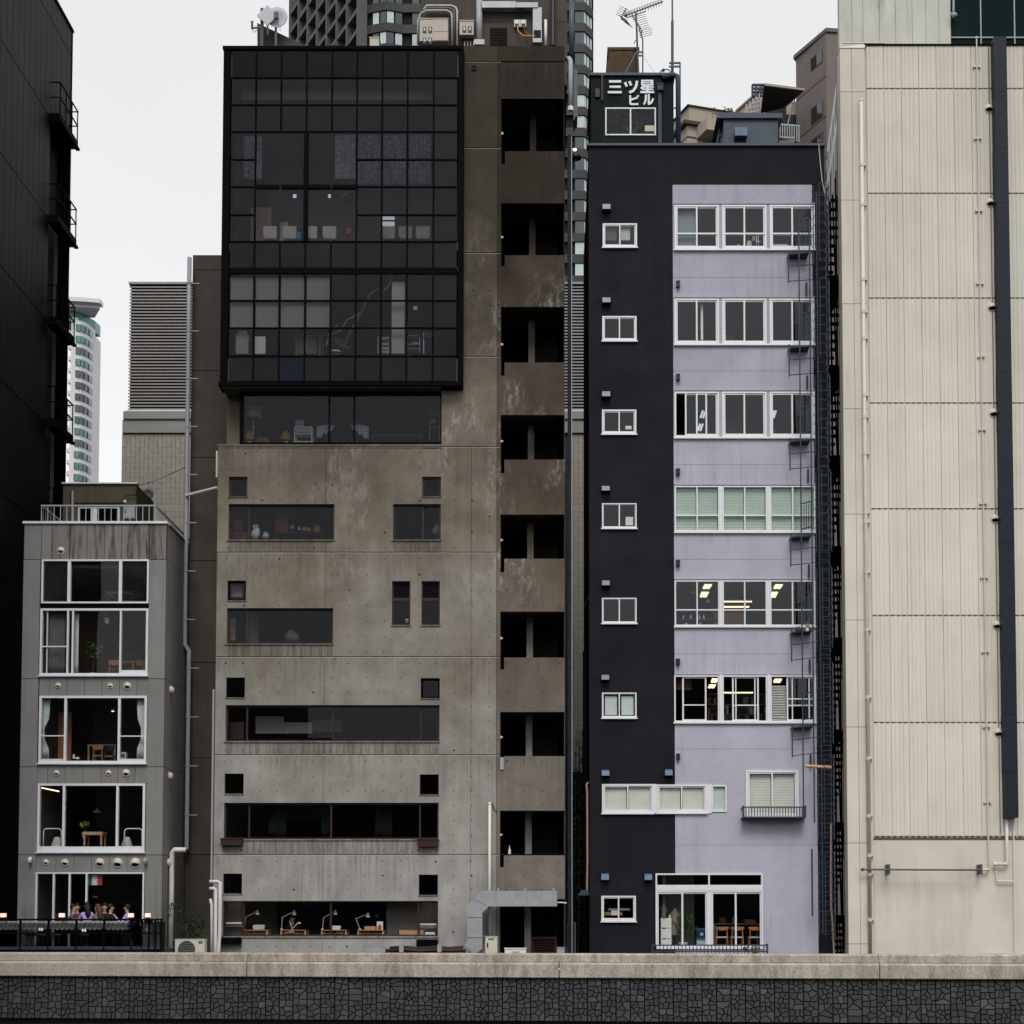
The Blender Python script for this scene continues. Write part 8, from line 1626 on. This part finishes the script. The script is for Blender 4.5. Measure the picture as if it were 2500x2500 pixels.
for i, (v0, v1) in enumerate(((1383, 1425), (1430, 1500), (1505, 1555))): r = rc('I', 195, v0, 235, v1, .6); tag(MB().box(r[0], r[1], .6, .85, r[2], r[3]).box(r[0]+.03, r[1]-.03, .595, .6, (r[2]+r[3])/2-.01, (r[2]+r[3])/2+.02).build('archive_box', 'wood_pale' if i else 'linen'), 'archive box at the left of the fourth floor ribbon window, %s' % ('top', 'middle', 'bottom')[i], 'box', 'archive boxes')
p = pt('I', 680, 1560, .9); t = thing('shell_chair', 'pale shell chair in the fourth floor ribbon window', 'chair', (p.x, .9, p.z)); MB().tube([p + Vector((-.15, 0, .1)), p + Vector((-.05, .1, .2)), p + Vector((.1, .15, .12)), p + Vector((.2, .1, .05))], [.12, .2, .17, .08], 9).build('shell', 'interior_pale', t, smooth=True); MB().bar(p, p - Vector((0, 0, .3)), .04).build('leg', 'black_plastic', t)
r = rc('I', 335, 1320, 422, 1565, .8); bx('room_screen', cc, 'interior', r[0], r[1], .8, .84, r[2]-.1, r[3]+.1)
r = rc('I', 207, 1125, 296, 1215, .35); tag(MB().box(r[0], r[1], .35, .37, r[2], r[3]).box((r[0]+r[1])/2-.07, (r[0]+r[1])/2+.07, .345, .35, r[3]-.05, r[3]-.02).build('square_blind', 'blind_white'), 'small grey blind in the left square window of the fourth floor', 'blind')
p = pt('I', 1590, 1398, .35); tag(MB().lathe((p.x, .35, p.z), [(.04, -.01), (.055, 0), (.055, .03), (.04, .04)], 14, ax='y').lathe((p.x, .35, p.z-.09), [(.05, 0), (.04, .02)], 8).build('desk_fan', 'linen'), 'small round white fan in the left louvre window', 'fan')
for i, (u0, v0, u1, v1) in enumerate(((400, 350, 620, 485), (620, 398, 845, 484), (855, 375, 1075, 470), (190, 395, 305, 530))): r = rc('J', u0, v0, u1, v1, .8+.1*i); tag(MB().box(r[0], r[1], .8+.1*i, .83+.1*i, r[2], r[3]).box(r[0]+.05, r[0]+.1, .83+.1*i, .95+.1*i, r[2], r[2]+.1).build('leaning_panel', ('interior_pale', 'linen', 'interior', 'interior_warm')[i]), '%s board leaning inside the third floor ribbon window' % ('big pale', 'long white', 'grey right hand', 'brownish left hand')[i], 'board')
for i, (u0, u1) in enumerate(((500, 640), (918, 980), (1340, 1475))): drape('dark green sheet in place of a tree reflection in the second floor ribbon window, %s' % ('left', 'middle', 'right')[i], 'J', u0, u1, 1042, 1296, .5, 'tree_reflection')  # green sheets added to stand for trees reflected in the glass
# ground floor studio: desks, angled lamps, seated person
Yl = .45
for i, (uh, vh, ue, ve, ub, vb) in enumerate(((255, 188, 147, 222, 138, 330), (588, 190, 480, 222, 474, 325), (962, 188, 855, 226, 845, 325), (1257, 212, 1148, 234, 1185, 325))):
    t = thing('desk_lamp', 'white jointed desk lamp in the ground floor studio, %s from the left' % ('first', 'second', 'third', 'fourth')[i], 'desk lamp', pt('a', ub, vb, Yl), 'studio desk lamps'); H_, E_, B_ = pt('a', uh, vh, Yl), pt('a', ue, ve, Yl), pt('a', ub, vb, Yl)
    MB().bar(B_, E_, .016).build('lower_arm', 'linen', t); MB().bar(E_, H_ + Vector((-.05, 0, .06)), .016).build('upper_arm', 'linen', t); MB().ball(E_, .02, 8, 5).build('joint', 'linen', t)
    MB().lathe(H_ - Vector((0, 0, .04)), [(.075, 0), (.065, .04), (.03, .09), (.025, .15), (.012, .16)], 12).build('shade', 'linen', t, smooth=True); MB().lathe(B_ - Vector((0, 0, .03)), [(.05, 0), (.05, .03), (.015, .04)], 10).build('base', 'linen', t)
for i, (u0, u1) in enumerate(((130, 350), (460, 695), (830, 1065), (1160, 1400))):
    a, c = pt('a', u0, 335, Yl-.1), pt('a', u1, 335, Yl-.1); t = thing('studio_desk', 'pale wood studio desk behind the ground floor window, %s from the left' % ('first', 'second', 'third', 'fourth')[i], 'desk', ((a.x+c.x)/2, Yl+.2, 1.0), 'studio desks'); bx('top', t, 'wood', a.x, c.x, Yl-.1, Yl+.5, a.z-.03, a.z)
    for x in (a.x+.03, c.x-.03): bx('leg', t, 'wood_pale', x-.025, x+.025, Yl-.08, Yl-.03, 1.0, a.z-.03); bx('leg', t, 'wood_pale', x-.025, x+.025, Yl+.42, Yl+.47, 1.0, a.z-.03)
    z = pt('a', 200, 365, Yl).z; bx('lower_shelf', t, 'cardboard', a.x+.06, c.x-.06, Yl-.05, Yl+.4, z-.02, z)
for lb, u0, v0, u1, v1, m in (('rounded white bag on the first studio desk', 210, 288, 320, 332, 'linen'), ('flat cream folder on the third studio desk', 930, 297, 1008, 338, 'blind_cream'), ('tan leather bag on the fourth studio desk', 1222, 302, 1330, 342, 'wood_pale'), ('white paper roll under the third studio desk', 972, 355, 1022, 382, 'white_paint'), ('row of red and white books under the fourth studio desk', 1190, 350, 1265, 372, 'cardboard')):
    r = rc('a', u0, v0, u1, v1, Yl+.1); d_ = (r[1]-r[0])*.12; tag(MB().prism([(r[0]+d_*.6, r[2]), (r[1]-d_*.6, r[2]), (r[1], r[3]-d_*.5), (r[1]-d_, r[3]), (r[0]+d_, r[3]), (r[0], r[3]-d_*.5)], Yl+.1, Yl+.3).build('desk_item', m), lb, 'item')
r = rc('a', 1337, 258, 1393, 342, Yl); t = thing('poster_card', 'white poster with dark red figure on the fourth studio desk', 'poster', (r[0], Yl, r[2])); bx('card', t, 'white_paint', r[0], r[1], Yl, Yl+.012, r[2], r[3]); w_ = r[1]-r[0]; h = r[3]-r[2]
MB().prism([(r[0]+.15*w_, r[2]+.1*h), (r[0]+.75*w_, r[2]+.1*h), (r[0]+.8*w_, r[2]+.45*h), (r[0]+.6*w_, r[2]+.65*h), (r[0]+.55*w_, r[2]+.8*h), (r[0]+.4*w_, r[2]+.6*h), (r[0]+.15*w_, r[2]+.5*h)], Yl-.004, Yl-.001).build('figure', 'flag_red', t)
r = rc('a', 1325, 195, 1358, 222, 2.0); tag(MB().box(r[0], r[1], 2.0, 2.02, r[2], r[3]).box(r[0]+.02, r[1]-.02, 1.995, 2.0, r[2]+.02, r[3]-.03).build('wall_note', 'linen'), 'pale paper note pinned deep in the studio', 'note')
r = rc('a', 1532, 333, 1770, 388, .35); t = thing('wood_tray', 'orange wooden tray box at the right of the studio window', 'box', (r[0], .35, r[2])); MB().box(r[0], r[1], .35, .37, r[2], r[3]-.02).box(r[0], r[0]+.03, .35, .7, r[2], r[3]).box(r[1]-.03, r[1], .35, .7, r[2], r[3]).box(r[0]+.03, r[1]-.03, .371, .7, r[2], r[2]+.02).build('tray', 'wood_pale', t)
for lb, c, u0, v0, u1, v1 in (('white shelf edge in the left ground floor side pane', 'K', 573, 585, 733, 601), ('white shelf edge in the right ground floor side pane', 'L', 400, 820, 532, 833), ('white box low in the right ground floor side pane', 'L', 442, 888, 522, 910)): r = rc(c, u0, v0, u1, v1, .4); tag(MB().box(r[0], r[1], .4, .6, r[2], r[3]).box(r[0], r[1], .6, .62, r[2]-.1, r[3]).build('shelf_board', 'white_paint'), lb, 'shelf')
bx('studio_screen', cc, 'interior', *[rc('K', 560, 400, 735, 700, .7)[k] for k in (0, 1)], .7, .73, 1.0, rc('K', 560, 400, 735, 700, .7)[3]+.1)
r = rc('L', 140, 655, 540, 920, .9); bx('studio_screen', cc, 'interior', r[0], r[1], .9, .93, 1.0, r[3]+.1)
r = rc('a', 130, 90, 440, 380, 1.6); bx('studio_screen', cc, 'interior_dark', r[0], r[1], 1.6, 1.63, 1.0, r[3]+.1)
p = pt('a', 575, 235, .95); person('person in black bent over the second studio desk', Vector((p.x, .95, p.z-1.17)), PR, 'shirt_black', 'hair_black', False, .10)
t = thing('folding_stand', 'white X shaped folding stand on the second studio desk', 'stand', pt('a', 560, 355, Yl-.15)); MB().bar(pt('a', 545, 255, Yl-.15), pt('a', 580, 350, Yl-.15), .02).build('leg', 'linen', t); MB().bar(pt('a', 620, 272, Yl-.15), pt('a', 545, 355, Yl-.15), .02).build('leg', 'linen', t); MB().bar(pt('a', 530, 357, Yl-.15), pt('a', 585, 354, Yl-.15), .02).build('foot', 'linen', t); r = rc('a', 620, 266, 648, 280, Yl-.15); bx('head', t, 'linen', r[0], r[1], Yl-.18, Yl-.12, r[2], r[3])
# ------------------------------------------------------------------ things seen through the lavender building's windows
def panel_light(c, corners, zc, label, grp):
    q = [atz(*px(c, u, v), zc) for u, v in corners]; t = thing('ceiling_light', label, 'ceiling light', sum(q, Vector())/4, grp); b = MB(); up = Vector((0, 0, .05)); e = [v + up for v in q]
    cen = sum(q, Vector())/4; o = [cen + (v-cen)*1.12 for v in q]; b.add([*o, *[v+up for v in o]], [(0,1,2,3), (7,6,5,4), (0,4,5,1), (1,5,6,2), (2,6,7,3), (3,7,4,0)]); b.build('frame', 'white_paint', t)
    for s in (.08, .56): 
        f = lambda a, g: q[0].lerp(q[1], a).lerp(q[3].lerp(q[2], a), g); w = [f(s, .05), f(s+.36, .05), f(s+.36, .95), f(s, .95)]; w = [v - Vector((0, 0, .012)) for v in w]
        MB().add([*w, *[v - Vector((0, 0, .02)) for v in w]], [(0,1,2,3), (7,6,5,4), (0,4,5,1), (1,5,6,2), (2,6,7,3), (3,7,4,0)]).build('tube', 'tube_glow', t)
ceil5 = zz(1400, PY, 1800); ceil6 = zz(1638, PY, 1800); ceil3 = zz(938, PY, 1800)
for i, k in enumerate(((905, 1045, 965, 1045, 945, 1075, 888, 1075), (882, 1100, 942, 1100, 922, 1138, 868, 1138), (1425, 1045, 1487, 1045, 1467, 1075, 1410, 1075), (1400, 1100, 1450, 1100, 1430, 1140, 1390, 1140))): panel_light('R', [(k[0], k[1]), (k[2], k[3]), (k[4], k[5]), (k[6], k[7])], ceil5, 'lit ceiling panel in the fifth window row from the top, %s' % ('left window rear', 'left window front', 'right window rear', 'right window front')[i], 'lit ceiling panels')
for i, k in enumerate(((525, 85, 615, 85, 590, 135, 510, 135), (490, 165, 585, 165, 560, 206, 470, 206), (1345, 90, 1450, 90, 1425, 135, 1325, 135))): panel_light('Z', [(k[0], k[1]), (k[2], k[3]), (k[4], k[5]), (k[6], k[7])], ceil6, 'lit ceiling panel in the open window row, %s' % ('left rear', 'left front', 'right')[i], 'lit ceiling panels')
for i, k in enumerate(((888, 1667, 925, 1667, 905, 1720, 870, 1720), (868, 1765, 902, 1765, 885, 1815, 850, 1815), (1412, 1667, 1440, 1667, 1420, 1720, 1398, 1720))):
    c = 'Q'; q = [pt(c, k[2*j], k[2*j+1], 1.2) for j in range(4)]; t = thing('slanted_light', 'slanted pair of lit tubes in the third window row, %s' % ('left upper', 'left lower', 'right')[i], 'ceiling light', q[0], 'slanted lit tubes')
    for s in (.15, .75): MB().bar(q[0].lerp(q[1], s), q[3].lerp(q[2], s), .05).build('tube', 'cool_glow', t)
    MB().bar(q[0].lerp(q[1], .45) + Vector((0, .05, 0)), q[3].lerp(q[2], .45) + Vector((0, .05, 0)), .16, .02, up=(0, 1, 0)).build('tray', 'linen', t)
for i, (c, u0, u1, v) in enumerate((('R', 1042, 1255, 1174), ('R', 1042, 1235, 1213), ('Z', 665, 1065, 275))):
    a, e = pt(c, u0, v, .9+.3*i), pt(c, u1, v, .9+.3*i); t = thing('tube_light', 'long lit tube %s' % ('upper in the middle fifth row window', 'lower in the middle fifth row window', 'across the open middle window')[i], 'light', a, 'long lit tubes'); MB().bar(a, e, .035).build('tube', 'tube_glow', t); MB().bar(a + Vector((0, 0, .04)), e + Vector((0, 0, .04)), .05, .03).build('tray', 'pvc_grey', t)
for i, (u, v) in enumerate(((820, 1112), (930, 1180))): p = pt('R', u, v, 1.0); t = thing('glass_pendant', 'small glass pendant lamp in the fifth row left window, %s' % ('near', 'far')[i], 'lamp', p); MB().lathe(p, [(.08, 0), (.06, .04), (.02, .1)], 10).build('shade', 'linen', t); MB().tube([p + Vector((0, 0, .1)), p + Vector((0, 0, .5))], .006, 4).build('cord', 'pvc_grey', t)
rnd = random.Random(4)
for i, (u, v, w_, h) in enumerate(((770, 1338, .07, .10), (875, 1338, .06, .09), (750, 1290, .03, .16), (805, 1285, .03, .18), (870, 1290, .03, .2), (900, 1285, .03, .18))):
    p = pt('R', u, v, .7); tag(MB().lathe((p.x, .7, p.z-h/2), [(w_, 0), (w_, h*.5), (w_*.4, h*.75), (w_*.4, h)], 9).build('glass_vessel', 'pvc_grey'), 'glass vessel on the shelf of the fifth row left window, %s' % ('large left front', 'large right front', 'thin far left', 'thin second', 'thin third', 'thin far right')[i], 'vessel', 'glass vessels')
bx('glass_shelf', pu, 'interior_dark', pt('R', 695, 1300, .6).x, pt('R', 1000, 1300, .6).x, .6, .9, pt('R', 800, 1306, .6).z, pt('R', 800, 1302, .6).z)
for lb, u0, v0, u1, v1, m in (('white vase shaped jug in the top row middle window', 1215, 415, 1255, 455, 'linen'), ('brown bag in the top row middle window', 1255, 375, 1280, 415, 'wood'), ('flat white boxes in the top row right window', 1405, 440, 1525, 452, 'linen'), ('white folded paper in the top row middle window', 1140, 443, 1170, 457, 'linen')):
    r = rc('Q', u0, v0, u1, v1, .6); tag(MB().prism([(r[0], r[2]), (r[1], r[2]), (r[1]-.03, r[3]), (r[0]+.04, r[3])], .6, .8).build('sill_item', m), lb, 'item')
p = pt('Q', 1295, 450, .6); t = thing('metal_stand', 'slim metal stand in the top row middle window', 'stand', p)
for dx in (-.03, .03): bx('post', t, 'chrome', p.x+dx-.008, p.x+dx+.008, .6, .62, p.z, p.z+.42)
bx('arm', t, 'chrome', p.x-.04, p.x+.12, .59, .62, p.z+.12, p.z+.14)
r = rc('R', 975, 1255, 1195, 1345, 3.0); bx('yellow_lit_wall', pu, 'wood_pale', r[0], r[1], 3.0, 3.05, r[2], r[3])
a = pt('b', 155, 810, .5); c = pt('b', 328, 810, .5); t = thing('drawer_cabinet', 'tall white three drawer cabinet inside the shop door', 'cabinet', ((a.x+c.x)/2, .7, .95)); bx('case', t, 'white_paint', a.x, c.x, .5, .95, .95, a.z); zq = a.z
for v0, v1 in ((818, 970), (985, 1140), (1155, 1260)): z1, z0 = pt('b', 200, v0, .5).z, pt('b', 200, v1, .5).z; bx('drawer_front', t, 'white_paint', a.x+.015, c.x-.015, .475, .499, z0+.008, z1-.002)
p = pt('b', 195, 800, .65); t = thing('paper_bucket', 'clear bucket holding rolled papers on the white drawers', 'bucket', (p.x, .65, zq)); MB().lathe((p.x, .65, zq), [(.045, 0), (.06, .15), (.055, .15), (.042, .01)], 10).build('bucket', 'blind_pale', t); MB().tube([(p.x+.01, .65, zq+.05), pt('b', 250, 655, .65)], .02, 7).tube([(p.x-.02, .67, zq+.05), pt('b', 150, 610, .7)], .012, 6).build('paper_roll', 'pvc_grey', t)
p = pt('b', 300, 785, .65); tag(MB().lathe((p.x, .65, zq), [(.03, 0), (.035, .03), (.03, .10), (.02, .11)], 10).build('white_cup', 'white_paint'), 'small white cup on the white drawers', 'cup')
p = pt('b', 385, 660, 1.0); t = thing('tailor_dummy', 'cream tailor dummy torso with black neck cap in the shop', 'mannequin', (p.x, 1.0, .95)); z = p.z
MB().add(*(lambda V: (V, [(i*12+j, i*12+(j+1)%12, (i+1)*12+(j+1)%12, (i+1)*12+j) for i in range(7) for j in range(12)]))([(p.x + rx*math.cos(2*math.pi*j/12), 1.0 + ry*math.sin(2*math.pi*j/12), z+dz) for rx, ry, dz in ((.12, .1, -.86), (.165, .12, -.72), (.16, .12, -.62), (.115, .09, -.44), (.155, .13, -.26), (.175, .10, -.13), (.07, .065, -.06), (.048, .05, .02)) for j in range(12)])).build('torso', 'dummy_cloth', t, smooth=True); MB().lathe((p.x, 1.0, z+.02), [(.05, 0), (.05, .02), (.015, .03), (.015, .08)], 10).build('neck_cap', 'black_plastic', t); bx('stand', t, 'black_plastic', p.x-.015, p.x+.015, .985, 1.015, .97, z-.8); MB().lathe((p.x, 1.0, .95), [(.18, 0), (.18, .02), (.03, .03)], 10).build('foot', 'black_plastic', t)
p = pt('b', 520, 1230, .65); t = thing('dracaena', 'spiky long leaved plant inside the shop door', 'plant', (p.x, .65, .95)); rnd = random.Random(2); b = MB()
for k in range(95):
    a_ = rnd.uniform(0, 6.3); L_ = rnd.uniform(.35, .75); tl = rnd.uniform(.2, 1.25); base = Vector((p.x + rnd.uniform(-.12, .25), .65 + rnd.uniform(-.08, .15), p.z + rnd.uniform(.1, .75))); d = Vector((math.cos(a_)*math.sin(tl), math.sin(a_)*math.sin(tl)*.6, math.cos(tl))); s = d.cross(Vector((0, 0, 1))).normalized()*.022; m_ = base + d*L_*.6; e = base + d*L_ - Vector((0, 0, L_*.3*math.sin(tl)))
    b.add([base - s*.5, base + s*.5, m_ + s, e, m_ - s], [(0,1,2,4), (4,2,3)])
b.build('leaves', 'leaf_mid', t); MB().tube([(p.x, .65, p.z-.1), (p.x+.05, .67, p.z+.7)], .025, 6).build('stem', 'bark', t); MB().lathe((p.x, .65, .97), [(.12, 0), (.16, .2), (.14, .2)], 12).build('pot', 'linen', t)
for i, (v0, v1, m) in enumerate(((1005, 1140, 'blue_steel'), (1165, 1240, 'blind_pale'))):
    r = rc('b', 730, v0, 885, v1, 1.0); t = thing('storage_crate', '%s plastic storage crate with bright blue lid in the shop' % ('upper dark blue', 'lower pale')[i], 'crate', (r[0], 1.0, r[2])); bx('tub', t, m, r[0]+.02, r[1]-.02, 1.0, 1.4, r[2], r[3]); bx('lid', t, 'blue_plastic', r[0], r[1], .98, 1.42, r[3]+.001, r[3]+.06); bx('label_card', t, 'white_paint', r[1]-.18, r[1]-.08, .995, .999, (r[2]+r[3])/2-.04, (r[2]+r[3])/2+.05)
table('long worktable behind the three wooden chairs', 'b', 1010, 1790, 895, 2.2, 'interior_pale', .8, .75)
for lb, u0, v0, u1, v1, m in (('orange box on the long worktable', 1110, 820, 1220, 888, 'cardboard'), ('white tape dispenser on the long worktable', 1330, 800, 1400, 888, 'linen'), ('stack of boards on the long worktable', 1520, 850, 1700, 885, 'wood_pale')): r = rc('b', u0, v0, u1, v1, 2.3); tag(MB().box(r[0], r[1], 2.3, 2.6, r[2], r[3]).box(r[0]+.03, r[1]-.05, 2.35, 2.5, r[3]+.001, r[3]+.04).build('work_item', m), lb, 'item')
for i, u in enumerate((1148, 1400, 1690)): chair('rounded wooden chair in the shop window, %s' % ('left of three', 'middle of three', 'right of three')[i], 'b', u, 950, .55, .44, 'wood_orange', 'linen', 0, 'three wooden shop chairs', .78, .12, 'wooden_chair')
for lb, u, v, pm, m, n, s, pr in (('small plant in white pot on the shop front ledge', 1540, 1320, 'white_paint', 'leaf_dark', 60, .10, .06), ('bushy plant in green pot on the shop front ledge', 1690, 1330, 'leaf_mid', 'leaf_yellow', 110, .16, .085)):
    p = pt('b', u, v, -.35); t = thing('ledge_plant', lb, 'plant', (p.x, -.35, p.z-.18)); MB().lathe((p.x, -.35, p.z-.2), [(pr*.75, 0), (pr, .13), (pr*.85, .13), (pr*.7, .1)], 12).build('pot', pm, t); MB().tube([(p.x, -.35, p.z-.08), (p.x, -.35, p.z+.05)], .012, 5).build('stem', 'bark', t); leafy(t, 'foliage', (p.x, -.35, p.z+.03), (s, s*.8, s*.8), n, .04, m, 60, shell=.1)
for lb, u0, v0, u1, v1, m in (('white carton in the ground floor charcoal wall window', 218, 1578, 272, 1614, 'white_paint'), ('brown carton left of the white carton', 166, 1592, 215, 1614, 'wood'), ('brown carton right of the white carton', 274, 1592, 300, 1614, 'wood'), ('grey shelf with papers above the cartons', 195, 1566, 356, 1577, 'pvc_grey')): r = rc('S', u0, v0, u1, v1, .5); tag(MB().box(r[0], r[1], .5, .75, r[2], r[3]).box(r[0]+.03, r[1]-.04, .55, .7, r[3]+.001, r[3]+.02).build('carton', m), lb, 'box')
p = pt('R', 1600, 1385, -.45); t = thing('flower_trough', 'small trough of red flowers on the ladder landing', 'flowers', p); r = rc('R', 1577, 1378, 1620, 1390, -.45); bx('trough', t, 'black_plastic', r[0], r[1], -.5, -.38, r[2], r[3]); leafy(t, 'blossoms', pt('R', 1598, 1370, -.44), (.15, .06, .06), 50, .025, 'flag_red', 70, shell=.0)
p = pt('R', 1662, 1375, -.45); t = thing('landing_pot', 'white pot with yellow green sprig on the ladder landing', 'plant', p); MB().lathe((p.x, -.45, p.z-.07), [(.04, 0), (.055, .1), (.045, .1)], 10).build('pot', 'white_paint', t); leafy(t, 'foliage', (p.x, -.45, p.z+.14), (.08, .06, .12), 40, .035, 'leaf_yellow', 71, shell=.0)
